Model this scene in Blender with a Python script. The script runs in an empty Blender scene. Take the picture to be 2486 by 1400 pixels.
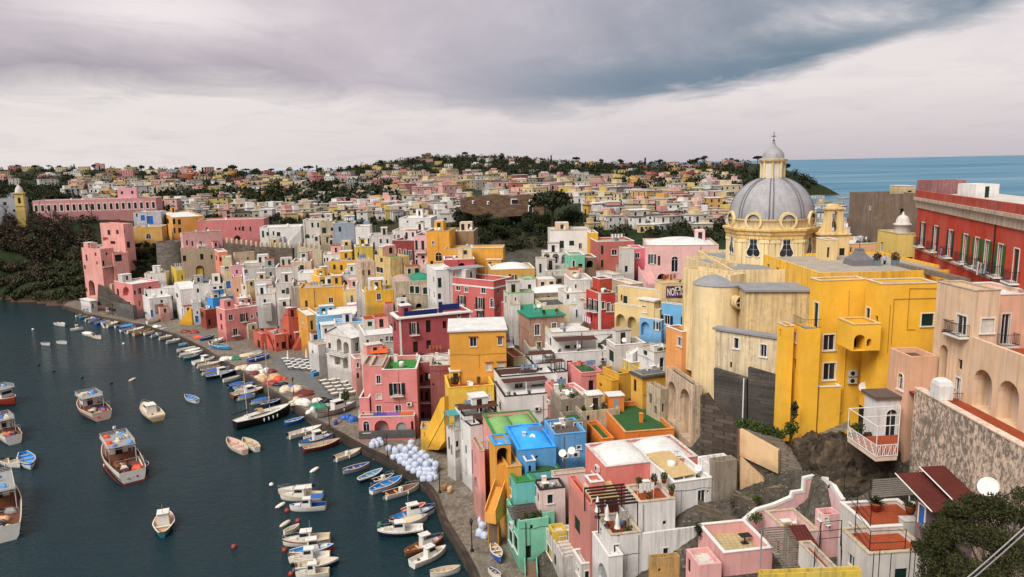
import bpy, math, random
import numpy as np
from mathutils import Vector as V, Matrix
rnd = random.Random(11)
SC = bpy.context.scene
COL = SC.collection
R_ = math.radians
# ------------------------------------------------------------------ camera
F = 1795.0
PITCH = math.atan(299 / F)
ROLL = math.atan(.0207)
CAM = V((0, 0, 45.0))
_f = V((0, math.cos(PITCH), -math.sin(PITCH)))
_u0 = V((0, math.sin(PITCH), math.cos(PITCH)))
_r0 = V((1, 0, 0))
_r = _r0 * math.cos(ROLL) - _u0 * math.sin(ROLL)
_u = _r0 * math.sin(ROLL) + _u0 * math.cos(ROLL)
cd = bpy.data.cameras.new('camera')
cam = bpy.data.objects.new('camera', cd)
COL.objects.link(cam)
cd.sensor_width = 36
cd.lens = 36 * F / 2486
cd.clip_start = .5
cd.clip_end = 90000
m = Matrix((_r, _u, -_f)).transposed().to_4x4()
m.translation = CAM
cam.matrix_world = m
SC.camera = cam
def ray(px, py):
 return _f * F + _r * (px - 1243) + _u * (700 - py)
def at(px, py, D):                     # the point seen at (px, py) whose distance ahead is D
 d = ray(px, py)
 return CAM + d * (D / d.y)
def gnd(px, py, z=0.0):                # the point seen at (px, py) on the level z
 d = ray(px, py)
 return CAM + d * ((z - CAM.z) / d.z)
def mpp(D):
 return D / F
def proj(p):
 q = V(p) - CAM
 w = q.dot(_f)
 return 1243 + F * q.dot(_r) / w, 700 - F * q.dot(_u) / w
# ------------------------------------------------------------------ mesh builder
ORG = {}
class Frame:
 def __init__(s, o, a=0.0, u=None, v=None):
  s.o = V(o)
  s.u = V(u) if u else V((math.cos(a), math.sin(a), 0))
  s.v = V(v) if v else V((-math.sin(a), math.cos(a), 0))
 def __call__(s, x, y, z):
  return s.o + s.u * x + s.v * y + V((0, 0, z))
ID = Frame((0, 0, 0))
class MB:
 def __init__(s):
  s.v = []; s.f = []; s.m = []; s.s = []
 def poly(s, pts, m=0, sm=False):
  n = len(s.v)
  s.v += [tuple(p) for p in pts]
  s.f.append(tuple(range(n, n + len(pts)))); s.m.append(m); s.s.append(sm)
 def box(s, fr, x0, x1, y0, y1, z0, z1, m=0, skip=''):
  n = len(s.v)
  s.v += [tuple(fr(x, y, z)) for z in (z0, z1) for y in (y0, y1) for x in (x0, x1)]
  for k, q in (('b', (0, 2, 3, 1)), ('t', (4, 5, 7, 6)), ('f', (0, 1, 5, 4)), ('k', (3, 2, 6, 7)), ('l', (2, 0, 4, 6)), ('r', (1, 3, 7, 5))):
   if k not in skip:
    s.f.append(tuple(n + i for i in q)); s.m.append(m); s.s.append(False)
  return s
 def grid(s, rows, m=0, close=False, sm=True):
  n = len(s.v); k = len(rows[0])
  for r in rows: s.v += [tuple(p) for p in r]
  for i in range(len(rows) - 1):
   for j in range(k if close else k - 1):
    j2 = (j + 1) % k
    s.f.append((n + i * k + j, n + i * k + j2, n + (i + 1) * k + j2, n + (i + 1) * k + j))
    s.m.append(m); s.s.append(sm)
 def tube(s, p, q, r0, r1=None, n=6, m=0, cap=True):
  p, q = V(p), V(q); r1 = r0 if r1 is None else r1
  d = (q - p).normalized()
  a = d.orthogonal().normalized(); b = d.cross(a)
  rows = [[c + (a * math.cos(t) + b * math.sin(t)) * r for t in [2 * math.pi * k / n for k in range(n)]] for c, r in ((p, r0), (q, r1))]
  s.grid(rows, m, True, n > 4)
  if cap:
   s.poly(rows[0][::-1], m); s.poly(rows[1], m)
 def path(s, pts, r, n=6, m=0):
  for p, q in zip(pts, pts[1:]): s.tube(p, q, r, r, n, m)
 def lathe(s, c, prof, n=24, ph=0.0, m=0, sm=True, sx=1, sy=1):
  c = V(c)
  s.grid([[c + V((r * sx * math.cos(ph + 2 * math.pi * k / n), r * sy * math.sin(ph + 2 * math.pi * k / n), z)) for k in range(n)] for r, z in prof], m, True, sm)
 def prism(s, pts, z0, z1, m=0, mt=None):
  b = [V((p[0], p[1], z0)) for p in pts]; t = [V((p[0], p[1], z1)) for p in pts]
  n = len(pts)
  for i in range(n):
   s.poly([b[i], b[(i + 1) % n], t[(i + 1) % n], t[i]], m)
  s.poly(t, m if mt is None else mt); s.poly(b[::-1], m)
 def ball(s, c, rx, ry, rz, n=10, k=6, m=0, z0=-1.0):
  prof = []
  a0 = math.asin(z0)
  for i in range(k + 1):
   t = a0 + (math.pi / 2 - a0) * i / k
   prof.append((max(math.cos(t), 1e-3), math.sin(t) * rz))
  s.lathe(c, prof, n, 0, m, True, rx, ry)
 def build(s, name, mats, parent=None, loc=None, **kw):
  o0 = ORG[parent.name] if parent else V(loc if loc is not None else (0, 0, 0))
  me = bpy.data.meshes.new(name)
  me.from_pydata([(x - o0.x, y - o0.y, z - o0.z) for x, y, z in s.v], [], s.f)
  if not isinstance(mats, (list, tuple)): mats = [mats]
  for mt in mats: me.materials.append(mt)
  me.polygons.foreach_set('material_index', s.m)
  me.polygons.foreach_set('use_smooth', s.s)
  o = bpy.data.objects.new(name, me)
  COL.objects.link(o)
  if parent: o.parent = parent
  else: o.location = o0
  ORG[o.name] = o0
  for k, val in kw.items(): o[k] = val
  return o
LABELS = {}
def tag(o, label, cat, group=None, kind=None):
 o['label'] = label; o['category'] = cat
 if group: o['group'] = group
 if kind: o['kind'] = kind
 LABELS.setdefault(label, []).append(o.name)
 return o
def thing(name, label, cat, loc, group=None):
 o = bpy.data.objects.new(name, None)
 o.empty_display_size = .5
 COL.objects.link(o)
 o.location = loc
 ORG[o.name] = V(loc)
 return tag(o, label, cat, group)
def copy_thing(o, loc, rz=0, sc=1, label=None, parent=None):
 c = o.copy(); COL.objects.link(c)
 if parent is None:
  c.location = loc; c.rotation_euler = (0, 0, rz); c.scale = (sc, sc, sc)
  if label: c['label'] = label; LABELS.setdefault(label, []).append(c.name)
 else: c.parent = parent
 for ch in list(KIDS.get(o.name, o.children)): copy_thing(ch, None, parent=c)
 return c
KIDS = {}
# ------------------------------------------------------------------ materials
def lin(c):
 return tuple(((x / 255) / 12.92 if x / 255 <= .04045 else ((x / 255 + .055) / 1.055) ** 2.4) for x in c)
MATS = {}
class NT:
 def __init__(s, mt):
  s.t = mt.node_tree; s.t.nodes.clear()
  s.out = s.n('ShaderNodeOutputMaterial')
 def n(s, ty, **kw):
  nd = s.t.nodes.new(ty)
  for k, v in kw.items():
   if k.startswith('i_'):
    nd.inputs[k[2:].replace('_', ' ')].default_value = v
   else: setattr(nd, k, v)
  return nd
 def l(s, a, b): s.t.links.new(a, b)
 def mix(s, fac, a, b, bt='MIX'):
  nd = s.n('ShaderNodeMix', data_type='RGBA', blend_type=bt)
  for sock, val in ((nd.inputs[0], fac), (nd.inputs[6], a), (nd.inputs[7], b)):
   if isinstance(val, bpy.types.NodeSocket): s.l(val, sock)
   elif isinstance(val, (int, float)): sock.default_value = val
   else: sock.default_value = (*val[:3], 1)
  return nd.outputs[2]
 def math(s, op, a, b=0.0, clamp=False):
  nd = s.n('ShaderNodeMath', operation=op, use_clamp=clamp)
  for sock, val in ((nd.inputs[0], a), (nd.inputs[1], b)):
   if isinstance(val, bpy.types.NodeSocket): s.l(val, sock)
   else: sock.default_value = val
  return nd.outputs[0]
 def noise(s, vec, scale, detail=4, rough=.55, sc3=None, dist=0):
  if sc3:
   mp = s.n('ShaderNodeMapping'); mp.inputs['Scale'].default_value = sc3
   s.l(vec, mp.inputs['Vector']); vec = mp.outputs[0]
  nd = s.n('ShaderNodeTexNoise')
  nd.inputs['Scale'].default_value = scale; nd.inputs['Detail'].default_value = detail
  nd.inputs['Roughness'].default_value = rough; nd.inputs['Distortion'].default_value = dist
  s.l(vec, nd.inputs['Vector'])
  return nd.outputs[0]
 def ramp(s, val, lo, hi, a=0.0, b=1.0):
  nd = s.n('ShaderNodeMapRange', clamp=True)
  s.l(val, nd.inputs[0])
  for i, x in enumerate((lo, hi, a, b)): nd.inputs[i + 1].default_value = x
  return nd.outputs[0]
 def bsdf(s, col, rough=.8, bump=None, bstr=.3, bdist=.05, spec=.3, metal=0):
  b = s.n('ShaderNodeBsdfPrincipled')
  if isinstance(col, bpy.types.NodeSocket): s.l(col, b.inputs['Base Color'])
  else: b.inputs['Base Color'].default_value = (*col[:3], 1)
  if isinstance(rough, bpy.types.NodeSocket): s.l(rough, b.inputs['Roughness'])
  else: b.inputs['Roughness'].default_value = rough
  b.inputs['Specular IOR Level'].default_value = spec
  b.inputs['Metallic'].default_value = metal
  if bump is not None:
   bp = s.n('ShaderNodeBump'); bp.inputs['Strength'].default_value = bstr; bp.inputs['Distance'].default_value = bdist
   s.l(bump, bp.inputs['Height']); s.l(bp.outputs[0], b.inputs['Normal'])
  s.l(b.outputs[0], s.out.inputs[0])
  return b
def newmat(name):
 mt = bpy.data.materials.new(name); mt.use_nodes = True
 return mt, NT(mt)
def plain(name, rgb, rough=.6, var=.15, metal=0, spec=.3, scale=3):
 key = (name, rgb, rough)
 if key in MATS: return MATS[key]
 mt, t = newmat(name)
 c = lin(rgb)
 co = t.n('ShaderNodeTexCoord').outputs['Object']
 nz = t.noise(co, scale, 5, .6)
 info = t.n('ShaderNodeObjectInfo').outputs['Random']
 col = t.mix(t.ramp(nz, .35, .7), tuple(x * (1 - var) for x in c), tuple(min(x * (1 + var * .6), 1) for x in c))
 t.bsdf(col, rough, nz, .12, .02, spec, metal)
 MATS[key] = mt
 return mt
def plaster(rgb, dirt=.3):
 key = ('pl', rgb, dirt)
 if key in MATS: return MATS[key]
 mt, t = newmat('plaster')
 c = lin(rgb)
 g = sum(c) / 3
 tc = t.n('ShaderNodeTexCoord'); co = tc.outputs['Object']
 info = t.n('ShaderNodeObjectInfo').outputs['Random']
 add = t.n('ShaderNodeVectorMath', operation='ADD'); t.l(co, add.inputs[0])
 cb = t.n('ShaderNodeCombineXYZ'); mul = t.math('MULTIPLY', info, 90.0); t.l(mul, cb.inputs[0]); t.l(mul, cb.inputs[1]); t.l(cb.outputs[0], add.inputs[1])
 co = add.outputs[0]
 big = t.noise(co, .28, 5, .6)
 mid = t.noise(co, 1.3, 6, .65)
 strk = t.noise(co, 1.0, 4, .6, (2.6, 2.6, .16))
 fine = t.noise(co, 9, 3, .6)
 light = tuple(min(1, x * 1.08 + .012) for x in c)
 dark = tuple(x * .70 for x in c)
 col = t.mix(t.ramp(big, .35, .68), light, tuple(x * .86 for x in c))
 col = t.mix(t.math('MULTIPLY', t.ramp(mid, .5, .78), min(1, .3 + dirt)), col, dark)
 fade = t.noise(co, .45, 5, .65, (1, 1, .7))
 col = t.mix(t.ramp(fade, .42, .64, 0, min(.6, dirt * 1.7)), col, tuple(.72 * x + .28 * (.25 + .5 * g) for x in c))
 grime = tuple(x * .35 + .35 * gg for x, gg in zip(c, (.16, .145, .125)))
 col = t.mix(t.math('MULTIPLY', t.ramp(strk, .47, .70), min(1, dirt * 1.6)), col, grime)
 if dirt > .55:
  pn = t.noise(co, .55, 7, .72, None, .4)
  lo = .64 - dirt * .13
  col = t.mix(t.ramp(pn, lo, lo + .09, 0, .85), col, tuple(.4 * x + .6 * y for x, y in zip(c, (.24, .21, .18))))
  p2 = t.noise(co, 1.5, 7, .75, (1.6, 1.6, .35))
  col = t.mix(t.math('MULTIPLY', t.ramp(p2, .52, .68), min(1, dirt * .85)), col, tuple(.12 * x + y for x, y in zip(c, (.085, .075, .065))))
  p3 = t.noise(co, 1.1, 5, .7)
  col = t.mix(t.math('MULTIPLY', t.ramp(p3, .56, .68), dirt * .6), col, tuple(min(1, x * 1.15 + .08) for x in c))
 col = t.mix(t.math('MULTIPLY', t.ramp(fine, .3, .8), .18), col, tuple(x * .72 for x in c))
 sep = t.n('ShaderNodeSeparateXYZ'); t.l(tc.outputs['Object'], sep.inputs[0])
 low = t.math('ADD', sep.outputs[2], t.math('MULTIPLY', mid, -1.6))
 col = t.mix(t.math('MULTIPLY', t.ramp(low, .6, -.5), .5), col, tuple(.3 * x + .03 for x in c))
 t.bsdf(col, .88, t.mix(.5, mid, fine), .35, .04, .15)
 MATS[key] = mt
 return mt
def roofmat(name, rgb, dirt=.5, tile=0, rough=.85):
 key = ('rf', name)
 if key in MATS: return MATS[key]
 mt, t = newmat(name)
 c = lin(rgb)
 co = t.n('ShaderNodeTexCoord').outputs['Object']
 geo = t.n('ShaderNodeNewGeometry').outputs['Position']
 a = t.noise(geo, .5, 6, .65); b = t.noise(geo, 2.2, 6, .7); f = t.noise(geo, 11, 3)
 col = t.mix(t.ramp(a, .35, .7), c, tuple(x * .72 for x in c))
 col = t.mix(t.math('MULTIPLY', t.ramp(b, .5, .72), dirt), col, tuple(.25 * x + .055 for x in c))
 col = t.mix(t.math('MULTIPLY', t.ramp(f, .4, .8), .2), col, tuple(x * .6 for x in c))
 bump = t.mix(.5, b, f)
 if tile:
  br = t.n('ShaderNodeTexBrick'); br.offset = 0
  for k, v in (('Scale', 1.0), ('Mortar Size', .02), ('Brick Width', tile), ('Row Height', tile), ('Mortar Smooth', .1)): br.inputs[k].default_value = v
  br.inputs['Color1'].default_value = (1, 1, 1, 1); br.inputs['Color2'].default_value = (.86, .86, .86, 1); br.inputs['Mortar'].default_value = (.5, .48, .45, 1)
  t.l(geo, br.inputs['Vector'])
  col = t.mix(1.0, col, br.outputs[0], 'MULTIPLY')
 t.bsdf(col, rough, bump, .3, .04, .2)
 MATS[key] = mt
 return mt
def stone(name, rgb, bw=.8, bh=.35, mort=.5, warp=.25, dirt=.6, flat=False):
 key = ('st', name)
 if key in MATS: return MATS[key]
 mt, t = newmat(name)
 c = lin(rgb)
 pos = t.n('ShaderNodeNewGeometry').outputs['Position']
 nw = t.noise(pos, .8, 3)
 sep = t.n('ShaderNodeSeparateXYZ'); t.l(pos, sep.inputs[0])
 cb = t.n('ShaderNodeCombineXYZ')
 w = t.math('MULTIPLY', nw, warp)
 if flat:
  t.l(t.math('ADD', t.math('ADD', t.math('MULTIPLY', sep.outputs[0], .62), t.math('MULTIPLY', sep.outputs[1], .78)), w), cb.inputs[0])
  t.l(t.math('ADD', t.math('SUBTRACT', t.math('MULTIPLY', sep.outputs[0], .78), t.math('MULTIPLY', sep.outputs[1], .62)), w), cb.inputs[1])
 else:
  t.l(t.math('ADD', sep.outputs[0], sep.outputs[1]), cb.inputs[0])
  t.l(t.math('ADD', sep.outputs[2], w), cb.inputs[1])
 br = t.n('ShaderNodeTexBrick')
 for k, v in (('Scale', 1.0), ('Mortar Size', .035), ('Brick Width', bw), ('Row Height', bh), ('Mortar Smooth', .4), ('Bias', 0.0)): br.inputs[k].default_value = v
 br.inputs['Color1'].default_value = (1, 1, 1, 1); br.inputs['Color2'].default_value = (.55, .53, .52, 1); br.inputs['Mortar'].default_value = (mort, mort, mort, 1)
 t.l(cb.outputs[0], br.inputs['Vector'])
 a = t.noise(pos, .35, 6, .65); b = t.noise(pos, 2.4, 6, .7)
 col = t.mix(t.ramp(a, .35, .7), c, tuple(x * .55 for x in c))
 col = t.mix(1.0, col, br.outputs[0], 'MULTIPLY')
 col = t.mix(t.math('MULTIPLY', t.ramp(b, .5, .75), dirt), col, tuple(x * .35 for x in c))
 t.bsdf(col, .9, t.mix(.5, br.outputs[0], b), .6, .05, .15)
 MATS[key] = mt
 return mt
C = dict(  # photo colours of the walls (sRGB)
 pink=(222, 138, 134), salmon=(226, 124, 112), rose=(196, 92, 92), pale=(226, 178, 172), ppink=(230, 160, 150), maroon=(150, 62, 66), dkred=(128, 40, 36), red=(176, 44, 32),
 brick=(170, 70, 52), terra=(200, 95, 75), orange=(232, 130, 48), amber=(222, 158, 62), yellow=(230, 172, 46), mustard=(216, 160, 52), lemon=(220, 190, 72), cream=(226, 198, 148),
 straw=(222, 190, 122), peach=(226, 176, 142), beige=(214, 186, 156), white=(226, 222, 218), offw=(212, 204, 196), grey=(176, 172, 168), blue=(92, 158, 212), sky=(120, 178, 214),
 vivid=(52, 150, 226), teal=(124, 194, 164), turq=(104, 186, 180), aged=(196, 178, 148), stonec=(150, 136, 118), brown=(140, 108, 84), dgrey=(96, 92, 90), rust=(186, 96, 80), lilac=(196, 196, 206), purple=(120, 96, 100))
RF = dict(w=('white_roof', (226, 224, 220), .35, 0), c=('concrete_roof', (178, 168, 154), .6, 0), g=('green_roof', (52, 96, 52), .6, 0), lg=('light_green_roof', (132, 178, 110), .35, 0), t=('teal_roof', (48, 140, 112), .35, 0),
 k=('dark_roof', (84, 82, 80), .7, 0), r=('terracotta_floor', (176, 84, 52), .4, .3), b=('blue_roof', (64, 170, 246), .15, 0), l=('lead_roof', (150, 150, 152), .55, 0), y=('cream_tile_floor', (206, 186, 140), .3, .45),
 d=('dusty_roof', (186, 160, 146), .8, 0), m=('maroon_roof', (112, 56, 46), .4, 0), s=('brown_roof', (104, 88, 82), .6, 0), x=('peeling_white_roof', (216, 210, 200), .9, 0), n=('bright_green_roof', (64, 140, 70), .4, 0))
def roof_m(k): return roofmat(*RF[k])
GLASS = plain('window_glass', (34, 40, 46), .12, .3, 0, .6)
DARK = plain('dark_opening', (30, 26, 24), .7)
WHITE = plain('white_paint', (224, 220, 214), .55, .1)
SHUT = plain('green_shutter', (22, 50, 42), .5)
SHUTB = plain('dark_shutter', (34, 40, 44), .5)
SHUTG = plain('bright_green_shutter', (36, 96, 40), .5)
BLUED = plain('blue_door_paint', (40, 110, 190), .45)
NAVY = plain('navy_paint', (26, 44, 100), .45)
WOOD = plain('brown_wood', (84, 50, 40), .7, .3)
WOODD = plain('dark_wood', (52, 34, 30), .7, .3)
GREYD = plain('grey_metal_door', (150, 152, 154), .5)
IRON = plain('black_iron', (36, 36, 38), .5)
STEEL = plain('galvanised_steel', (176, 178, 180), .4, .1, .4)
TILE = roofmat('terracotta_tile', (172, 92, 62), .5)
BLIND = plain('cream_blind', (206, 200, 188), .7)
ACM = plain('air_conditioner_casing', (206, 202, 194), .5, .1)
def leafmat(name, a, b):
 mt, t = newmat(name)
 pos = t.n('ShaderNodeNewGeometry').outputs['Position']; info = t.n('ShaderNodeObjectInfo').outputs['Random']
 n1 = t.noise(pos, .25, 3); n2 = t.noise(pos, 2.2, 4, .7)
 col = t.mix(t.ramp(n2, .3, .72), lin(a), lin(b)); col = t.mix(t.ramp(n1, .35, .7, 0, .55), col, tuple(x * .5 for x in lin(a)))
 col = t.mix(t.math('MULTIPLY', info, .35), col, lin((74, 70, 48)))
 t.bsdf(col, .75, None, spec=.15)
 return mt
LEAF = leafmat('dark_foliage', (22, 32, 20), (50, 62, 36)); LEAFG = leafmat('green_foliage', (40, 58, 26), (84, 104, 50)); LEAFO = leafmat('olive_foliage', (44, 50, 34), (86, 92, 62)); LEAFB = leafmat('brown_scrub', (64, 52, 46), (104, 86, 74))
BARK = plain('bark', (76, 64, 54), .9, .3)
def leaf_cloud(mb, c, rx, ry, rz, n, size, r=rnd, m=0):
 c = V(c)
 for _ in range(n):
  d = V((r.gauss(0, 1), r.gauss(0, 1), r.gauss(0, 1))).normalized(); k = r.random() ** .38
  p = c + V((d.x * rx * k, d.y * ry * k, d.z * rz * k))
  a = V((r.gauss(0, 1), r.gauss(0, 1), r.gauss(0, 1) + .3)).normalized(); b = a.orthogonal().normalized(); e = a.cross(b)
  ang = r.uniform(0, 6.28); b, e = b * math.cos(ang) + e * math.sin(ang), e * math.cos(ang) - b * math.sin(ang)
  s = size * r.uniform(.6, 1.3)
  mb.poly([p - b * s, p - e * s * .5, p + b * s, p + e * s * .5], m)
PALEB = plain('pale_blue_cloth', (120, 146, 176), .8)
ORD = 'first second third fourth fifth sixth seventh eighth ninth tenth eleventh twelfth thirteenth fourteenth fifteenth sixteenth seventeenth eighteenth nineteenth twentieth'.split()
def ordn(i): return ORD[i] if i < 20 else f'{i + 1}th' if (i + 1) % 10 not in (1, 2, 3) or 10 < i + 1 < 14 else f'{i + 1}' + {1: 'st', 2: 'nd', 3: 'rd'}[(i + 1) % 10]
# ------------------------------------------------------------------ houses
CTRL = []          # ground heights under the houses, used to shape the terrain
HOUSES = {}
HALL = []
def arch_pts(s0, s1, z1, n=8):
 r = (s1 - s0) / 2; c = (s0 + s1) / 2
 return [(c - r * math.cos(math.pi * k / n), z1 - r + r * math.sin(math.pi * k / n)) for k in range(n + 1)]
def wall_face(mb, ff, L, z0, z1, ops, m=0):
 xs = sorted({0, L, *[o['s0'] for o in ops], *[o['s1'] for o in ops]})
 zs = sorted({z0, z1, *[o['z0'] for o in ops], *[o['z1'] for o in ops]})
 for a, b in zip(xs, xs[1:]):
  for c, d in zip(zs, zs[1:]):
   x, z = (a + b) / 2, (c + d) / 2
   if any(o['s0'] < x < o['s1'] and o['z0'] < z < o['z1'] for o in ops): continue
   mb.poly([ff(a, 0, c), ff(b, 0, c), ff(b, 0, d), ff(a, 0, d)], m)
 for o in ops:
  s0, s1, a, b, dp = o['s0'], o['s1'], o['z0'], o['z1'], o['dep']
  mb.poly([ff(s0, 0, a), ff(s1, 0, a), ff(s1, dp, a), ff(s0, dp, a)], m)
  zt = b - (s1 - s0) / 2 if o['arch'] else b
  mb.poly([ff(s0, 0, a), ff(s0, dp, a), ff(s0, dp, zt), ff(s0, 0, zt)], m)
  mb.poly([ff(s1, 0, a), ff(s1, dp, a), ff(s1, dp, zt), ff(s1, 0, zt)], m)
  if o['arch']:
   ar = arch_pts(s0, s1, b)
   for (p, q), (p2, q2) in zip(ar, ar[1:]):
    mb.poly([ff(p, 0, q), ff(p2, 0, q2), ff(p2, 0, b), ff(p, 0, b)], m)
    mb.poly([ff(p, 0, q), ff(p, dp, q), ff(p2, dp, q2), ff(p2, 0, q2)], m)
  else:
   mb.poly([ff(s0, 0, b), ff(s0, dp, b), ff(s1, dp, b), ff(s1, 0, b)], m)
OPT = {  # type: name, depth, arch, fill, surround, shutters
 'w': ('window', .16, 0, 'sash', 'w', 0), 'W': ('window', .16, 0, 'sash', 0, 0), 's': ('window', .1, 0, 'lou', 'w', 0), 'k': ('window', .1, 0, 'lou', 0, 0), 'K': ('window', .12, 0, 'loub', 'w', 0),
 'd': ('door', .22, 0, 'dark', 0, 0), 'D': ('door', .2, 0, 'wood', 'w', 0), 'b': ('door', .12, 0, 'blue', 'w', 0), 'g': ('door', .15, 0, 'grey', 0, 0), 'n': ('window', .12, 0, 'blind', 'w', 0),
 'v': ('window', .2, 0, 'dark', 0, 0), 'o': ('window', .16, 0, 'sash', 'w', 1), 'p': ('window', .16, 0, 'sash', 'w', 1), 'q': ('door', .16, 0, 'sash', 'w', 0),
 'a': ('arch', 1.3, 1, 'wall', 0, 0), 'A': ('window', .2, 1, 'sash', 'w', 0), 'x': ('arch', 1.6, 1, 'dark', 0, 0), 'G': ('door', .25, 1, 'grey', 0, 0), 'h': ('window', .16, 0, 'sash', 't', 0), 'N': ('window', .12, 0, 'blind', 't', 0), 'y': ('arch', .9, 0, 'wall', 0, 0)}
FILL = dict(sash=GLASS, lou=SHUT, loub=SHUTB, dark=DARK, wood=WOODD, blue=BLUED, grey=GREYD, blind=BLIND)
def opening(root, ff, o, lod, wm):
 s0, s1, z0, z1, ty = o['s0'], o['s1'], o['z0'], o['z1'], o['t']
 name, dep, arch, fill, sur, shut = OPT[ty]
 w = s1 - s0
 fm = wm if fill == 'wall' else FILL[fill]
 f = MB(); p = MB()
 if arch:
  ar = arch_pts(s0, s1, z1)
  p.poly([ff(s0, dep, z0)] + [ff(a, dep, b) for a, b in ar][0:] + [ff(s1, dep, z0)], 0)
 else:
  p.poly([ff(s0, dep, z0), ff(s1, dep, z0), ff(s1, dep, z1), ff(s0, dep, z1)], 0)
 if fill == 'wall':
  ob = p.build('niche', wm, root)
  if ty == 'a' and w > 1.1 and lod > 0:
   q = MB(); c = (s0 + s1) / 2; q.box(ff, c - .45, c + .45, dep - .05, dep - .012, z0 + .02, z0 + min(2.0, (z1 - z0) * .6), 0)
   q.build('door', rnd.choice([DARK, GREYD, WOOD]), root)
  return
 if fill == 'sash' and lod > 0:
  t = .04 if lod > 1 else .05
  zt = z1 if not arch else z1 - w / 2
  f.box(ff, s0, s0 + t, dep - .06, dep - .008, z0, zt, 0); f.box(ff, s1 - t, s1, dep - .06, dep - .008, z0, zt, 0)
  c = (s0 + s1) / 2
  if w > .55: f.box(ff, c - t * .6, c + t * .6, dep - .07, dep - .009, z0, z1 - .02, 0)
  f.box(ff, s0 + t, s1 - t, dep - .058, dep - .01, z0, z0 + t, 0)
  f.box(ff, s0 + t, s1 - t, dep - .057, dep - .0105, zt - t, zt, 0)
 if fill in ('lou', 'loub', 'blue', 'wood') and lod > 1:
  c = (s0 + s1) / 2
  n = int((z1 - z0) / .16)
  for i in range(n):
   z = z0 + (i + .3) * (z1 - z0) / n
   for a, b in ((s0 + .06, c - .04), (c + .04, s1 - .06)):
    if b - a > .1: p.box(ff, a, b, dep - .025, dep - .003, z, z + .09, 0)
 if sur and lod > 0:
  sw = .1 if lod > 1 else .09
  e = -.035
  if sur == 't': sw = .05
  if not arch:
   f.box(ff, s0 - sw, s0, e, .02, z0, z1 + (0 if sur == 't' else sw), 0); f.box(ff, s1, s1 + sw, e, .02, z0, z1 + (0 if sur == 't' else sw), 0)
   if sur == 't': f.box(ff, s0 - .25, s1 + .25, -.22, .02, z1 + .12, z1 + .22, 1)
   else: f.box(ff, s0, s1, e, .02, z1, z1 + sw, 0)
  else:
   ar = arch_pts(s0, s1, z1); c = (s0 + s1) / 2; zc = z1 - w / 2; k = 1 + sw / (w / 2)
   f.box(ff, s0 - sw, s0, e, .02, z0, zc, 0); f.box(ff, s1, s1 + sw, e, .02, z0, zc, 0)
   for (a, b), (a2, b2) in zip(ar, ar[1:]):
    A, B = c + (a - c) * k, zc + (b - zc) * k; A2, B2 = c + (a2 - c) * k, zc + (b2 - zc) * k
    f.poly([ff(a, e, b), ff(a2, e, b2), ff(A2, e, B2), ff(A, e, B)], 0)
    f.poly([ff(A, e, B), ff(A2, e, B2), ff(A2, .02, B2), ff(A, .02, B)], 0)
  if name == 'window': f.box(ff, s0 - sw - .06, s1 + sw + .06, -.12, .02, z0 - .1, z0, 0)
 fr = f.build('window_frame' if name == 'window' else 'door_frame', [WHITE, TILE], None, loc=ORG[root.name]) if f.f and lod > 1 else None
 if lod > 1 or not f.f:
  ob = p.build(name, fm, root)
  if fr: fr.parent = ob; fr.location = (0, 0, 0)
 else:
  n = len(p.v)
  p.v += f.v; p.f += [tuple(i + n for i in q) for q in f.f]; p.m += [1 + i for i in f.m]; p.s += f.s
  ob = p.build(name, [fm, WHITE, TILE], root)
 if shut and lod > 0:
  for a, b in ((s0 - .1 - w * .48, s0 - .1), (s1 + .1, s1 + .1 + w * .48)):
   q = MB(); q.box(ff, a, b, -.09, -.04, z0, z1, 0)
   if lod > 1:
    n = int((z1 - z0) / .17)
    for i in range(n): q.box(ff, a + .05, b - .05, -.105, -.088, z0 + (i + .3) * (z1 - z0) / n, z0 + (i + .3) * (z1 - z0) / n + .09, 0)
   s_ = q.build('shutter', o.get('sm', SHUTB), ob if lod > 1 else root)
 if ty in 'pq':
  balcony(root, ff, s0 - .45, s1 + .45, z0)
def balcony(root, ff, a, b, z, d=.8, m=None, h=.95):
 q = MB()
 q.box(ff, a, b, -d, .0, z - .16, z - .02, 0)
 ob = q.build('balcony', WHITE if m is None else m, root)
 r = MB()
 pts = [(a + .04, 0), (a + .04, -d + .04), (b - .04, -d + .04), (b - .04, 0)]
 for (x, y), (x2, y2) in zip(pts, pts[1:]):
  for zz in (z + .08, z + h): r.tube(ff(x, y, zz), ff(x2, y2, zz), .025, n=4)
  n = max(2, int(math.hypot(x2 - x, y2 - y) / .14))
  for i in range(n + 1):
   t = i / n; r.tube(ff(x + (x2 - x) * t, y + (y2 - y) * t, z - .02), ff(x + (x2 - x) * t, y + (y2 - y) * t, z + h), .012, n=3, cap=False)
 r.build('railing', IRON, ob)
class House: pass
def slab_only(r): return False
def face_hit(px, py, o, n):
 d = ray(px, py)
 return CAM + d * ((V(o) - CAM).dot(n) / d.dot(n))
def solve_len(Cn, dirv, pxe, py0):
 y = py0; t = 0
 for _ in range(3):
  r = ray(pxe, y)
  den = dirv.x * r.y - dirv.y * r.x
  t = -(Cn.x * r.y - Cn.y * r.x) / den if abs(den) > 1e-9 else 5
  y = proj(Cn + dirv * t)[1]
 return t
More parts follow.
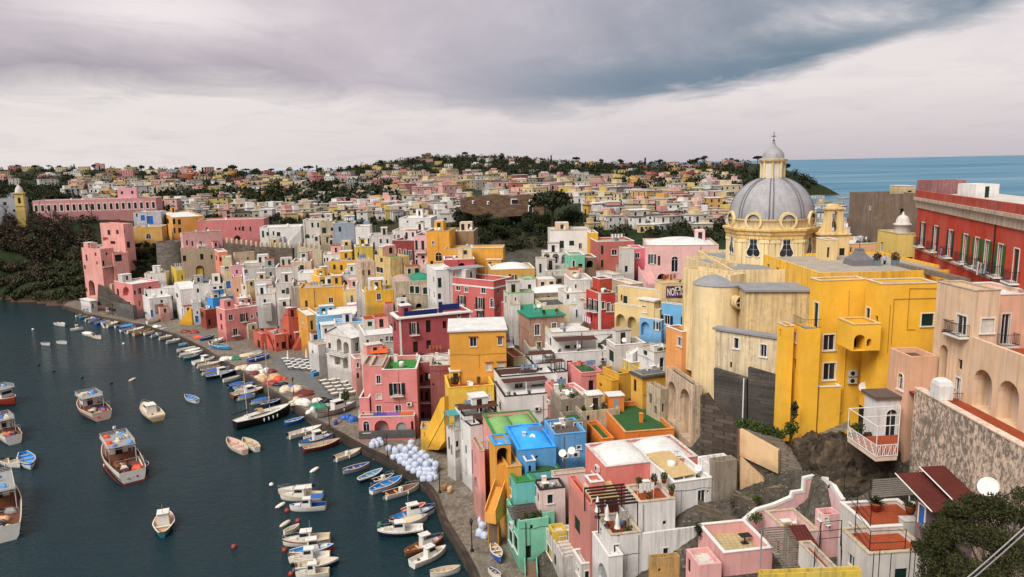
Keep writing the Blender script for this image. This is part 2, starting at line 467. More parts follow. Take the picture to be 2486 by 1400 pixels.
def house(label, D, xl, xc, xr, yt, yb, a, col, roof='w', wins='', dp=8, dirt=.35, par=.45, root=None, name='house', cat='house', ctrl=True, cop=1, sink=5, sm=None, group=None, L1=None, clut=1, coping=None, lod=None, auto=True):
 a = R_(a)
 top = at(xc, yt, D)
 z1 = top.z
 z0 = at(xc, yb, D).z if yb > 40 or yb < -40 else yb
 if yb <= 40: z0 = yb
 Cn = V((top.x, top.y, z0))
 u = V((math.cos(a), math.sin(a), 0)); v = V((-math.sin(a), math.cos(a), 0))
 if L1 is None: L1 = solve_len(V((top.x, top.y, z1)), u, xr, yt)
 L2 = dp if xl is None else solve_len(V((top.x, top.y, z1)), v, xl, yt)
 if L1 < .4 or L2 < .4 or L1 > 60 or L2 > 60:
  print('BAD', label, round(L1, 2), round(L2, 2)); L1 = min(max(L1, 1.5), 20); L2 = min(max(L2, 3), 20)
 H = z1 - z0
 h = House(); h.C = Cn; h.u = u; h.v = v; h.L1 = L1; h.L2 = L2; h.z0 = z0; h.z1 = z1; h.H = H
 h.fr = Frame(Cn, 0, u, v)
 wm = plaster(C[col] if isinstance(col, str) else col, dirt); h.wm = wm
 if lod is None: lod = 2 if D < 128 else 1 if D < 330 else 0
 h.lod = lod
 first = root is None
 if first:
  root = thing(name, label, cat, Cn, group)
  HOUSES[label] = h
  HALL.append((h, D))
 h.root = root
 if ctrl and first: CTRL.append((Cn.x + (u.x * L1 + v.x * L2) / 2, Cn.y + (u.y * L1 + v.y * L2) / 2, z0))
 FFs = dict(R=Frame(Cn, 0, u, v), L=Frame(Cn + v * L2, 0, -v, u), S=Frame(Cn + u * L1, 0, v, -u))
 Ls = dict(R=L1, L=L2, S=L2)
 h.ff = FFs
 ops = dict(R=[], L=[], S=[])
 for tk in wins.split():
  fc, ty = tk[0], tk[1]
  ff, L = FFs[fc], Ls[fc]
  if ty == '*':
   rr, rest = tk[2:].split('x'); cc, ty = rest[:-1], rest[-1]
   rr, cc = int(rr), int(cc)
   for i in range(rr):
    for j in range(cc):
     if rnd.random() < .08: continue
     sh = H / rr if rr > 0 else 3
     zb = i * sh + sh * .28; t2 = ty
     ww = min(.55, L / cc * .28)
     c = L * (j + .5) / cc + rnd.uniform(-.12, .12)
     hh = min(1.5, sh * .45)
     if i == 0 and rnd.random() < .4: t2 = rnd.choice('dDg'); zb = .05; hh = min(2.1, sh * .68)
     elif rnd.random() < .25 and sh > 2.6: zb -= .6; hh += .6
     ops[fc].append(dict(s0=c - ww, s1=c + ww, z0=zb, z1=zb + hh, t=t2))
   continue
  x0, y0, x1, y1 = [float(q) for q in tk[3 if tk[2] == ':' else 2:].split(',')]
  n = ff.v
  A = face_hit((x0 + x1) / 2, y0, ff.o, n); B = face_hit((x0 + x1) / 2, y1, ff.o, n)
  E = face_hit(x0, (y0 + y1) / 2, ff.o, n); G = face_hit(x1, (y0 + y1) / 2, ff.o, n)
  s0, s1 = sorted(((E - ff.o).dot(ff.u), (G - ff.o).dot(ff.u)))
  za, zb = A.z - z0, B.z - z0
  o = dict(s0=max(s0, .06), s1=min(s1, L - .06), z0=max(zb, .02), z1=min(za, H - .15), t=ty)
  if o['s1'] - o['s0'] < .15 or o['z1'] - o['z0'] < .15: print('skip', label[:30], tk, {k: (round(x, 2) if k != 't' else x) for k, x in o.items()}, round(L, 2)); continue
  ops[fc].append(o)
 if auto and not slab_only(roof) and H > 3.2:
  for fc in 'RL':
   if ops[fc] or Ls[fc] < 2.6: continue
   nrm = -FFs[fc].v
   if nrm.dot(CAM - FFs[fc](Ls[fc] / 2, 0, H)) <= 0: continue
   n = max(1, int(Ls[fc] / rnd.uniform(2.6, 3.6))); zt = H - par - rnd.uniform(.6, 1.1)
   ty = rnd.choice('wwWkdv')
   for lev in range(2):
    for j in range(n):
     if rnd.random() < .35: continue
     c = Ls[fc] * (j + .5) / n + rnd.uniform(-.3, .3); ww = rnd.uniform(.3, .48); hh = rnd.choice([.9, 1.2, 1.3, 1.9])
     z_ = zt - lev * 3.1
     if z_ - hh < .2: continue
     ops[fc].append(dict(s0=max(c - ww, .08), s1=min(c + ww, Ls[fc] - .08), z0=z_ - hh, z1=z_, t=ty))
 for fc in ops:
  good = []
  for o in ops[fc]:
   if any(o['s0'] < q['s1'] and q['s0'] < o['s1'] and o['z0'] < q['z1'] and q['z0'] < o['z1'] for q in good): continue
   o['dep'] = OPT[o['t']][1]
   o['arch'] = OPT[o['t']][2] and (o['z1'] - o['z0']) > (o['s1'] - o['s0']) * .5
   if OPT[o['t']][2] and not o['arch']: o['t'] = 'y' if o['t'] in 'a' else 'd'; o['dep'] = OPT[o['t']][1]
   if sm: o['sm'] = sm
   good.append(o)
  ops[fc] = good
 mb = MB()
 wall_face(mb, FFs['R'], L1, -sink, H, ops['R'])
 wall_face(mb, FFs['L'], L2, -sink, H, ops['L'])
 wall_face(mb, FFs['S'], L2, -sink, H, ops['S'])
 fr = h.fr
 mb.poly([fr(0, L2, -sink), fr(L1, L2, -sink), fr(L1, L2, H), fr(0, L2, H)])
 slab = roof.isupper(); rk = roof[0].lower()
 t = min(.22, L1 * .1, L2 * .1)
 rm = roof_m(rk)
 if slab:
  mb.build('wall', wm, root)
  rb = MB(); rb.box(fr, -.25, L1 + .25, -.25, L2 + .25, H, H + .22, 0)
  rb.build('roof', rm, root)
  h.zr = H + .22
 else:
  zi = H - par
  mb.poly([fr(0, 0, H), fr(L1, 0, H), fr(L1 - t, t, H), fr(t, t, H)]); mb.poly([fr(L1, 0, H), fr(L1, L2, H), fr(L1 - t, L2 - t, H), fr(L1 - t, t, H)])
  mb.poly([fr(L1, L2, H), fr(0, L2, H), fr(t, L2 - t, H), fr(L1 - t, L2 - t, H)]); mb.poly([fr(0, L2, H), fr(0, 0, H), fr(t, t, H), fr(t, L2 - t, H)])
  for (x, y), (x2, y2) in (((t, t), (L1 - t, t)), ((L1 - t, t), (L1 - t, L2 - t)), ((L1 - t, L2 - t), (t, L2 - t)), ((t, L2 - t), (t, t))):
   mb.poly([fr(x, y, zi), fr(x2, y2, zi), fr(x2, y2, H), fr(x, y, H)])
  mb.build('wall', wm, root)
  rb = MB(); rb.poly([fr(t, t, zi), fr(L1 - t, t, zi), fr(L1 - t, L2 - t, zi), fr(t, L2 - t, zi)])
  rb.build('roof', rm, root)
  h.zr = zi
  if cop and lod > 0:
   cb = MB(); e = .05
   cb.box(fr, -e, L1 + e, -e, t + e, H + .003, H + .08); cb.box(fr, -e, L1 + e, L2 - t - e, L2 + e, H + .003, H + .08)
   cb.box(fr, -e, t + e, t + e, L2 - t - e, H + .003, H + .08); cb.box(fr, L1 - t - e, L1 + e, t + e, L2 - t - e, H + .003, H + .08)
   cb.build('coping', coping or (WHITE if rnd.random() < .6 else plaster(C['aged'], .5)), root)
 for fc in ops:
  for o in ops[fc]: opening(root, FFs[fc], o, lod, wm)
 if clut and lod > 0 and L1 > 2.6 and L2 > 2.6 and len(roof) == 1: clutter(h)
 for dm in roof[1:]:
  if dm == '1': dome(h, .5, .5, .44, .44)
  if dm == '2': dome(h, .27, .5, .22, .42); dome(h, .73, .5, .22, .42)
 return h
def dome(h, cx, cy, rx, ry, hg=.13, m=None, rk=None):
 fr = h.fr
 rx *= h.L1; ry *= h.L2
 hz = min(min(rx, ry) * .6, hg * 10)
 rows = []
 n = 14
 for i in range(n + 1):
  row = []
  for j in range(n + 1):
   a, b = 2 * i / n - 1, 2 * j / n - 1
   k = max(0, (1 - a * a)) ** .6 * max(0, (1 - b * b)) ** .6
   row.append(fr(cx * h.L1 + a * rx, cy * h.L2 + b * ry, h.zr + .01 + hz * k))
  rows.append(row)
 mb = MB(); mb.grid(rows)
 mb.build('dome', m or roof_m(rk or 'w'), h.root)
def clutter(h):
 fr = h.fr; r = rnd.random
 if r() < .55:
  x, y = h.L1 * (.15 + .7 * r()), h.L2 * (.3 + .6 * r()); w, d, t = .3 + .3 * r(), .3 + .3 * r(), .6 + .7 * r()
  mb = MB(); mb.box(fr, x, x + w, y, y + d, h.zr, h.zr + t); mb.box(fr, x - .06, x + w + .06, y - .06, y + d + .06, h.zr + t + .003, h.zr + t + .08)
  mb.build('chimney', rnd.choice([h.wm, WHITE]), h.root)
 if r() < .5:
  x, y = h.L1 * (.1 + .8 * r()), h.L2 * (.2 + .7 * r()); t = 1.6 + 1.5 * r()
  mb = MB(); mb.tube(fr(x, y, h.zr), fr(x, y, h.zr + t), .022, n=4)
  for k in range(4): mb.tube(fr(x - .35 + .05 * k, y + .1 * k, h.zr + t - .06 - .02 * k), fr(x + .35 - .05 * k, y + .1 * k, h.zr + t - .06 - .02 * k), .012, n=3)
  mb.tube(fr(x, y - .1, h.zr + t - .06), fr(x, y + .5, h.zr + t - .1), .014, n=3)
  mb.build('antenna', STEEL, h.root)
 if r() < .5 and h.lod > 1:
  for k in range(rnd.randrange(1, 5)): pot(h.root, fr(rnd.uniform(.5, h.L1 - .5), rnd.uniform(.45, .8), h.zr + .01), rnd.uniform(.5, 1.0), rnd.uniform(.2, .3))
 if r() < .3 and h.lod > 1:
  x = rnd.uniform(.6, max(.7, h.L1 - 1.2)); y = h.L2 * .55; q = MB(); q.box(fr, x, x + .9, y, y + .6, h.zr + .68, h.zr + .73)
  for a_ in (x + .05, x + .85):
   for b_ in (y + .05, y + .55): q.tube(fr(a_, b_, h.zr), fr(a_, b_, h.zr + .68), .025, n=4)
  for sx in (-.45, 1.0): q.box(fr, x + sx, x + sx + .42, y + .1, y + .5, h.zr + .42, h.zr + .46); q.box(fr, x + sx + (0 if sx < 0 else .38), x + sx + (.04 if sx < 0 else .42), y + .1, y + .5, h.zr + .1, h.zr + .85)
  q.build('roof_table', WHITE, h.root)
 if r() < .3:
  x = rnd.uniform(.3, h.L1 * .5); y = h.L2 * rnd.uniform(.3, .6); q = MB()
  for a_ in (x, x + min(3, h.L1 * .45)): q.tube(fr(a_, y, h.zr), fr(a_, y, h.zr + 1.7), .025, n=4)
  for i in range(4): q.box(fr, x + .15 + i * min(3, h.L1 * .45) / 4.4, x + .15 + i * min(3, h.L1 * .45) / 4.4 + .42, y - .01, y + .01, h.zr + .75 + .2 * (i % 2), h.zr + 1.66)
  q.tube(fr(x, y, h.zr + 1.66), fr(x + min(3, h.L1 * .45), y, h.zr + 1.66), .01, n=3); q.build('clothes_line', rnd.choice([WHITE, PALEB, BLIND, TILE]), h.root)
 if r() < .5:
  q = MB(); f_ = h.ff['R']; s_ = rnd.uniform(.2, h.L1 - .2); q.tube(f_(s_, -.06, -1), f_(s_, -.06, h.H - .2), .045, n=5); q.build('drain_pipe', rnd.choice([IRON, STEEL, h.wm, TILE]), h.root)
 for fc in 'RL':
  f_ = h.ff[fc]; Lf = h.L1 if fc == 'R' else h.L2
  if h.lod > 1 and Lf > 2.5 and r() < .65 and h.H > 3:
   q = MB(); z_ = h.H * rnd.uniform(.45, .9); pts = [f_(.1, -.03, z_)]
   for k in range(4): pts.append(f_(.1 + (Lf - .2) * (k + 1) / 4, -.03, z_ - .12 * (k % 2) - rnd.uniform(0, .1)))
   q.path(pts, .018, 4); s_ = rnd.uniform(.3, Lf - .3); q.path([f_(s_, -.03, z_), f_(s_, -.03, max(.1, z_ - rnd.uniform(1, 4)))], .016, 4); q.build('wall_cable', IRON, h.root)
  if h.lod > 1 and Lf > 3 and r() < .22 and h.H > 3: ac(h.root, f_, rnd.uniform(.3, Lf - 1.2), h.H * rnd.uniform(.3, .7))
 if r() < .35:
  dish(h.root, fr(h.L1 * (.1 + .8 * r()), h.L2 * (.1 + .3 * r()), h.zr), .35)
 if r() < .35 and h.L1 > 4:
  w = 1.4 + 1.4 * r(); d = 1.4 + 1.2 * r(); x, y = (h.L1 - w - .6) * r() + .3, max(.3, h.L2 - d - .4); t = 2.0 + .4 * r()
  mb = MB(); mb.box(fr, x, x + w, y, y + d, h.zr - .02, h.zr + t); mb.build('stair_cabin', h.wm, h.root)
  mb = MB(); mb.box(fr, x - .12, x + w + .12, y - .12, y + d + .12, h.zr + t + .003, h.zr + t + .12); mb.build('cabin_roof', roof_m(rnd.choice('wwc')), h.root)
  mb = MB(); mb.box(fr, x + w * .3, x + w * .3 + .75, y - .02, y - .004, h.zr + .03, h.zr + 1.85); mb.build('door', rnd.choice([DARK, WOODD, GREYD]), h.root)
 elif r() < .3:
  x, y = h.L1 * (.2 + .5 * r()), h.L2 * (.3 + .4 * r())
  mb = MB(); mb.lathe(fr(x, y, h.zr), [(.01, 0), (.45, 0), (.45, .9), (.4, 1.0), (.12, 1.06), (.01, 1.06)], 12); mb.build('water_tank', rnd.choice([WHITE, STEEL, ACM, STEEL, PALEB]), h.root)
def pot(root, p, h=.8, r=.3):
 p = V(p); q = MB(); q.lathe(p, [(.01, 0), (r * .55, 0), (r * .75, r * 1.1), (r * .62, r * 1.1), (.01, r * .95)], 9); o = q.build('plant_pot', TILE, root)
 q = MB(); leaf_cloud(q, p + V((0, 0, r * 1.1 + h * .45)), r * 1.1, r * 1.1, h * .5, 60, .13); q.build('plant', LEAFG, o)
def dish(root, p, r=.4, az=None):
 p = V(p); mb = MB()
 mb.tube(p, p + V((0, 0, .8)), .03, n=5)
 c = p + V((0, -.1, .95)); d = (V((CAM.x - 25, CAM.y, 75)) - c).normalized() if az is None else V((math.cos(az), math.sin(az), .5)).normalized()
 a = d.orthogonal().normalized(); b = d.cross(a)
 rows = [[c + (a * math.cos(t) + b * math.sin(t)) * (r * k) + d * (.25 * r * k * k) for t in [2 * math.pi * j / 16 for j in range(16)]] for k in (.02, .4, .75, 1)]
 mb.grid(rows, 0, True); mb.tube(c - b * r * .8, c + d * r * .9, .012, n=3); mb.ball(c + d * r * .9, .05, .05, .06, 6, 3)
 mb.build('satellite_dish', WHITE, root)
def ac(root, ff, s, z):
 mb = MB(); mb.box(ff, s, s + .85, -.36, -.06, z, z + .6, 0)
 c = ff(s + .36, -.362, z + .3); r = .23
 u = ff.u; k = V((0, 0, 1))
 mb.poly([c + (u * math.cos(t) + k * math.sin(t)) * r for t in [2 * math.pi * j / 14 for j in range(14)]], 1)
 mb.box(ff, s + .1, s + .16, -.3, 0, z - .06, z - .003, 1); mb.box(ff, s + .7, s + .76, -.3, 0, z - .06, z - .003, 1)
 mb.build('air_conditioner', [ACM, IRON], root)
def stair(root, P0, P1, w, wm, tread=None, side=.8, name='staircase', n=None, base=None):
 P0, P1 = V(P0), V(P1)
 h = P1 - P0; L = math.hypot(h.x, h.y); dz = h.z
 d = V((h.x, h.y, 0)).normalized(); p = V((-d.y, d.x, 0))
 fr = Frame(P0 - p * (w / 2), 0, d, p)
 n = n or max(4, int(dz / .19))
 zb = -1.0 if base is None else base - P0.z
 mb = MB()
 for i in range(n): mb.box(fr, i * L / n, L if i == n - 1 else (i + 1) * L / n, .12, w - .12, zb if i == n - 1 else max(zb, -1) , (i + 1) * dz / n, 1, 'b')
 for a, b in ((0, .118), (w - .118, w)):
  lo = [fr(0, a, zb), fr(L, a, zb)]
  for x in (a, b): mb.poly([fr(0, x, zb), fr(L, x, zb), fr(L, x, dz + side), fr(0, x, side * .6 + .15)])
  mb.poly([fr(0, a, side * .6 + .15), fr(0, b, side * .6 + .15), fr(L, b, dz + side), fr(L, a, dz + side)])
  mb.poly([fr(0, a, zb), fr(0, b, zb), fr(0, b, side * .6 + .15), fr(0, a, side * .6 + .15)]); mb.poly([fr(L, a, zb), fr(L, b, zb), fr(L, b, dz + side), fr(L, a, dz + side)])
 return mb.build(name, [wm, tread or wm], root)
def panel(name, label, cat, p0, p1, pts, thick, mt, root=None, base=None):
 """upright slab in the vertical plane through p0=(px,py,D) and p1; outline given in picture points"""
 a, b = at(*p0), at(*p1)
 d = V((b.x - a.x, b.y - a.y, 0)).normalized(); n = V((-d.y, d.x, 0))
 if n.y < 0: n = -n
 q = [face_hit(x, y, a, n) for x, y in pts]
 if root is None:
  root = thing(name, label, cat, min(q, key=lambda v: v.z)); nm = 'wall'
 else: nm = name
 mb = MB(); k = len(q)
 mb.poly(q); mb.poly([v + n * thick for v in q][::-1])
 for i in range(k): mb.poly([q[i], q[(i + 1) % k], q[(i + 1) % k] + n * thick, q[i] + n * thick])
 mb.build(nm, mt, root)
 return root
def pergola(label, D, x0, x1, y, a, dp, hgt, mt=None, root=None, slats=True, post=None, tilt=0.0, gap=.86, step=.22):
 """flat covering on posts: front edge from x0 to x1 at picture height y"""
 p = at(x0, y, D); a = R_(a); u = V((math.cos(a), math.sin(a), 0))
 L = solve_len(p, u, x1, y)
 fr = Frame(p, a)
 if root is None: root = thing('pergola', label, 'pergola', p - V((0, 0, hgt)))
 mb = MB()
 mt = mt or WOOD
 if slats:
  n = max(4, int(dp / step))
  for i in range(n):
   yy = i * dp / n; z = tilt * yy + rnd.uniform(-.015, .015)
   mb.box(fr, rnd.uniform(-.06, 0), L + rnd.uniform(0, .06), yy, yy + dp / n * gap, z, z + .03 + (.12 if gap < .5 else 0))
 else:
  mb.poly([fr(0, 0, 0), fr(L, 0, 0), fr(L, dp, tilt * dp), fr(0, dp, tilt * dp)]); mb.poly([fr(0, 0, -.06), fr(L, 0, -.06), fr(L, dp, tilt * dp - .06), fr(0, dp, tilt * dp - .06)])
  mb.poly([fr(0, 0, 0), fr(L, 0, 0), fr(L, 0, -.06), fr(0, 0, -.06)]); mb.poly([fr(0, 0, 0), fr(0, dp, tilt * dp), fr(0, dp, tilt * dp - .06), fr(0, 0, -.06)])
 mb.build('covering', mt, root)
 for x, yy in ((.08, .08), (L - .08, .08), (.08, dp - .08), (L - .08, dp - .08), (L / 2, .08)):
  q = MB(); q.box(fr, x - .05, x + .05, yy - .05, yy + .05, -hgt, tilt * yy - .07); q.build('post', post or WHITE, root)
 return root
def roof_rail(h, sides='RL', hh=.9, m=None):
 fr = h.fr; mb = MB()
 seg = {'R': ((0, 0), (h.L1, 0)), 'L': ((0, 0), (0, h.L2)), 'S': ((h.L1, 0), (h.L1, h.L2)), 'B': ((0, h.L2), (h.L1, h.L2))}
 for s in sides:
  (x, y), (x2, y2) = seg[s]
  p, q = fr(x, y, h.H + .06), fr(x2, y2, h.H + .06)
  for z in (.1, hh): mb.tube(p + V((0, 0, z)), q + V((0, 0, z)), .022, n=4)
  n = max(2, int((q - p).length / .16))
  for i in range(n + 1): mb.tube(p.lerp(q, i / n), p.lerp(q, i / n) + V((0, 0, hh)), .011, n=3, cap=False)
 mb.build('railing', m or IRON, h.root)
def extend(h, D):
 """small cubes grown onto a house: roof rooms, lean-tos and stepped terraces"""
 r = rnd.random; fr = h.fr
 for k in range(rnd.randrange(1, 4)):
  on_roof = r() < .45
  if on_roof:
   if h.L1 < 4 or h.L2 < 4: continue
   w, d, t = rnd.uniform(2, min(4, h.L1 * .6)), rnd.uniform(2, min(3.5, h.L2 * .5)), rnd.uniform(1.7, 2.7)
   x, y, z0 = rnd.uniform(.2, h.L1 - w - .2), h.L2 - d - .25, h.zr - .05
  else:
   w, d, t = rnd.uniform(1.6, max(1.8, min(4, h.L1 * .7))), rnd.uniform(1.0, 2.2), h.H * rnd.uniform(.25, .55)
   x, y, z0 = rnd.uniform(0, max(.1, h.L1 - w)), -d, -3
  zt = (z0 if on_roof else 0) + t
  wm = h.wm if r() < .5 else plaster(C[rnd.choice(['white', 'offw', 'offw', 'cream', 'ppink', 'beige'])], .5)
  q = MB(); q.box(fr, x, x + w, y, y + d, z0, zt, 0); q.build('extension', wm, h.root)
  q = MB(); o = .1 if r() < .5 else -.12; q.box(fr, x - o, x + w + o, y - o, y + d + o - .002 * (not on_roof), zt + .002, zt + .1); q.build('extension_roof', roof_m(rnd.choice('wwcxr')), h.root)
  f = Frame(fr(x, y, 0), 0, fr.u, fr.v); q = MB(); g = MB()
  n = max(1, int(w / 1.6))
  for i in range(n):
   c = w * (i + .5) / n; ww = rnd.uniform(.3, .45); hh = rnd.uniform(.9, 1.7)
   zb = zt - .4 - hh
   if zb < (z0 + .05 if on_roof else .1): continue
   q = MB(); q.box(f, c - ww - .08, c + ww + .08, -.05, -.003, zb - .08, zb + hh + .08, 1); q.box(f, c - ww, c + ww, -.06, -.0505, zb, zb + hh, 0); q.build('window', [rnd.choice([GLASS, DARK, DARK, SHUT]), rnd.choice([WHITE, wm])], h.root)
  if not on_roof and r() < .5:
   q = MB(); p0 = [fr(x + .05, y + .05, zt + .1), fr(x + w - .05, y + .05, zt + .1)]
   for z in (.45, .85): q.tube(p0[0] + V((0, 0, z)), p0[1] + V((0, 0, z)), .03, n=4)
   for i in range(int(w / .4) + 1): a = p0[0].lerp(p0[1], i / (int(w / .4) + .001)); q.tube(a, a + V((0, 0, .85)), .02, n=3)
   q.build('railing', IRON, h.root)
# ------------------------------------------------------------------ the houses, front rows first
H = house
# --- far left end of the quay
t = H('tall salmon pink tower house standing alone at the far left end of the quay', 238, 197, 243, 275, 604, 735, 58, 'ppink', 'c', 'Lx:216,680,230,718 Lv:208,618,212,633 Lv:230,613,234,621 Lv:234,634,237,642 Lv:204,643,208,653 Ld:207,698,212,708 Rv:257,612,261,619 Rd:249,632,254,645', cop=0, sink=8)
H('', 248, 242, 299, 322, 543, 640, 58, 'ppink', 'c', 'Lk:261,558,268,570 Lk:282,558,288,568 Ly:250,576,263,584 Lv:268,585,280,592 Rk:299,558,303,566 Rk:308,586,316,601', root=t.root, cop=0, ctrl=False)
balcony(t.root, t.ff['R'], .1, t.L1, at(243, 648, 238).z - t.z0, 1.0)
h = H('', 240, None, 274, 312, 615, 660, 45, 'ppink', 'c', 'Rv:279,618,296,634', root=t.root, dp=5, cop=0, ctrl=False)
H('white flat roofed hut at the far left end of the quay', 233, 195, 219, 235, 732, 750, 50, 'white', 'W', 'Rd:224,737,228,748', clut=0, name='hut', cat='hut')
t = H('salmon pink house with an arched loggia beside the long ramp at far left', 221, 276, 321, 386, 690, 759, 52, 'pink', 'w', 'Ld:284,701,289,719 La:298,696,316,719 Ld:286,728,291,742 Lw:301,731,317,742 Rk:325,705,330,715 Rk:335,699,343,713 Rv:361,695,368,703 Rd:337,730,341,742', dirt=.2, cop=1)
H('', 219.6, 279, 322, 331, 742, 761, 52, 'dgrey', 'k', '', root=t.root, dirt=.8, ctrl=False, cop=0)
H('long white flat roofed house up behind the far left pink house', 236, None, 350, 402, 664, 690, 12, 'white', 'w', 'Rv:366,672,369,679', dp=5)
H('yellow cube house below the round stone bastion', 233, 405, 427, 492, 656, 703, 30, 'lemon', 'c', 'Lw:414,674,418,682 Rv:441,668,444,679 Rv:455,675,458,682 Rk:463,666,467,671', cop=0)
t = H('white quay house with two blue doors left of the yellow stairs', 216, 341, 362, 416, 725, 770, 38, 'white', 'w', 'Rb:364,752,372,769 Lb:352,757,358,768 Ry:376,738,398,762 Rv:390,728,396,735')
H('', 222, None, 349, 424, 703, 735, 20, 'white', 'w', 'Rv:353,713,358,722 Rv:390,706,394,714 Rd:410,717,420,728', root=t.root, dp=5)
t = H('white house with a barrel vaulted roof and an orange end strip', 213, 422, 437, 474, 704, 776, 32, 'white', 'w', 'Lv:427,712,432,722 RG:441,746,450,770 RA:456,742,467,757')
fr = t.fr; mb = MB(); mb.grid([[fr(x, t.L2 / 2 - math.cos(k * math.pi / 10) * t.L2 * .48, t.H + math.sin(k * math.pi / 10) * 1.5) for k in range(11)] for x in (0, t.L1)]); mb.poly([fr(0, t.L2 / 2 - math.cos(k * math.pi / 10) * t.L2 * .48, t.H + math.sin(k * math.pi / 10) * 1.5) for k in range(11)]); mb.build('vault', roof_m('w'), t.root)
t = H('narrow white house behind the yellow quay stairs', 210, None, 466, 487, 735, 788, 25, 'white', 'w', 'Rb:474,766,482,782 Rv:477,755,481,762', dp=6)
stair(t.root, gnd(440, 786, 1.2), at(470, 748, 211), 2.2, plaster(C['yellow'], .3), None, .7)
t = H('bright blue house with a pale terrace above the brick red ground floor', 206, 501, 516, 566, 724, 765, 42, 'vivid', 't', 'Rv:535,737,538,748 Lv:505,742,513,754', dirt=.2, coping=plaster(C['aged'], .4))
H('', 204, 485, 498, 528, 752, 794, 42, 'brick', 'c', 'Rd:506,775,512,790 Lk:487,757,494,770', root=t.root, dirt=.3)
t = H('salmon pink two storey house with an archway on the quay right of the blue house', 188, 524, 545, 655, 753, 817, 40, 'pink', 'w', 'Lk:534,761,539,777 Lk:536,787,540,800 Rw:555,763,566,777 Rp:588,760,596,780 Rw:609,763,615,773 Rw:622,756,632,769 Rq:566,797,577,814 Rd:610,790,616,804 Rx:623,781,637,801', dirt=.2)
H('', 191, None, 576, 600, 742, 760, 40, 'pink', 'w', 'Rw:584,748,592,756', root=t.root, dp=4, ctrl=False)
h = t
H('slim light blue house between the salmon house and the brick red stairs house', 192, 655, 664, 695, 737, 806, 30, 'sky', 'w', 'Rw:677,744,682,756 Rb:668,762,674,780 Rd:684,762,690,775', dirt=.2, coping=plaster(C['sky'], .2))
t = H('brick red terrace house with outside stairs and potted plants on the roof', 180, 684, 700, 747, 772, 846, 35, 'terra', 'r', 'Rd:722,806,727,818 Rv:704,812,709,822 Lv:690,800,694,810', dirt=.3, coping=plaster(C['terra'], .3))
H('', 176, 640, 668, 699, 814, 850, 35, 'terra', 'c', 'Rd:684,829,695,847 Rv:672,832,677,842', root=t.root, coping=plaster(C['terra'], .3))
H('', 178, 614, 633, 648, 812, 850, 35, 'terra', 'c', 'Ld:625,826,632,848', root=t.root, coping=plaster(C['terra'], .3))
stair(t.root, gnd(670, 850, 1.2), at(653, 815, 179), 1.6, plaster(C['terra'], .3), None, .7)
stair(t.root, gnd(712, 850, 1.2), at(742, 800, 179), 1.8, plaster(C['terra'], .3), None, .7)
t = H('orange house with a yellow stair flight beside the brick red stairs house', 170, None, 745, 772, 766, 848, 28, 'amber', 'w', 'Rk:754,778,760,800', dp=10)
stair(t.root, gnd(762, 846, 1.2), at(740, 800, 171), 1.6, plaster(C['amber'], .2), None, .7)
t = H('light blue and white house with a small blue veranda', 166, 764, 772, 836, 768, 848, 22, 'sky', 'w', 'RA:768,810,775,828 Rd:766,781,776,800', dirt=.15)
H('', 163, None, 782, 812, 790, 812, 22, 'white', 'W', 'Rd:788,797,794,810', root=t.root, dp=3, clut=0)
t = H('long white house with a curved white vault and round vents behind the gabled white house', 168, None, 795, 884, 768, 830, 18, 'white', 'w', 'Rv:802,776,805,787 Rv:846,762,852,768', dp=7)
fr = t.fr; mb = MB(); mb.grid([[fr(t.L1 * x, t.L2 / 2 - math.cos(k * math.pi / 10) * t.L2 * .48, t.H - .4 + math.sin(k * math.pi / 10) * 1.7) for k in range(11)] for x in (.02, .98)]); mb.poly([fr(t.L1 * .02, t.L2 / 2 - math.cos(k * math.pi / 10) * t.L2 * .48, t.H - .4 + math.sin(k * math.pi / 10) * 1.7) for k in range(11)]); mb.build('vault', roof_m('w'), t.root)
H('small white and red roofed house with a blue roof terrace', 160, None, 812, 886, 785, 840, 15, 'white', 'b', 'Rv:830,792,836,800', dp=5, coping=WHITE)
t = H('white gabled house with tall arches facing the café tables on the quay', 146, 790, 851, 878, 822, 913, 50, 'offw', 'w', 'La:818,822,829,853 La:834,830,847,860 La:812,862,827,886 La:833,868,845,896 Ld:797,832,803,846', dirt=.25)
fr = t.fr; mb = MB(); k = t.L2; zz = t.H + .09
mb.poly([fr(-.3, -.3, zz), fr(t.L1 + .3, -.3, zz), fr(t.L1 + .3, k / 2, zz + 2), fr(-.3, k / 2, zz + 2)]); mb.poly([fr(-.3, k + .3, zz), fr(t.L1 + .3, k + .3, zz), fr(t.L1 + .3, k / 2, zz + 2), fr(-.3, k / 2, zz + 2)])
mb.poly([fr(0, 0, zz), fr(0, k, zz), fr(0, k / 2, zz + 1.9)]); mb.poly([fr(t.L1, 0, zz), fr(t.L1, k, zz), fr(t.L1, k / 2, zz + 1.9)]); mb.build('gable_roof', roof_m('w'), t.root)
balcony(t.root, t.ff['L'], t.L2 * .1, t.L2 * .85, at(830, 858, 148).z - t.z0 - .3, .9)
t2 = H('white stairway house running down to the café tables', 154, 748, 772, 812, 838, 872, 40, 'white', 'c', 'Lv:757,850,761,858', clut=0)
stair(t2.root, gnd(757, 872, 1.2), at(812, 806, 158), 1.8, plaster(C['white'], .25), None, .8)
t = H('white house with a glazed veranda between the gabled house and the maroon house', 136, 870, 886, 962, 815, 880, 18, 'offw', 'w', 'Rd:890,825,896,842 Rw:936,816,944,828 Rw:947,816,955,828 Rw:922,822,930,836')
t = H('pale house with an orange awning in front of the maroon house', 129, 876, 893, 968, 868, 930, 28, 'offw', 'c', 'Rd:900,875,908,890')
pergola('bright orange awning on a roof terrace left of the maroon house', 130, 896, 941, 858, 10, 3.2, 2.2, plain('orange_awning', (226, 96, 44), .7), None, False, STEEL, .12)
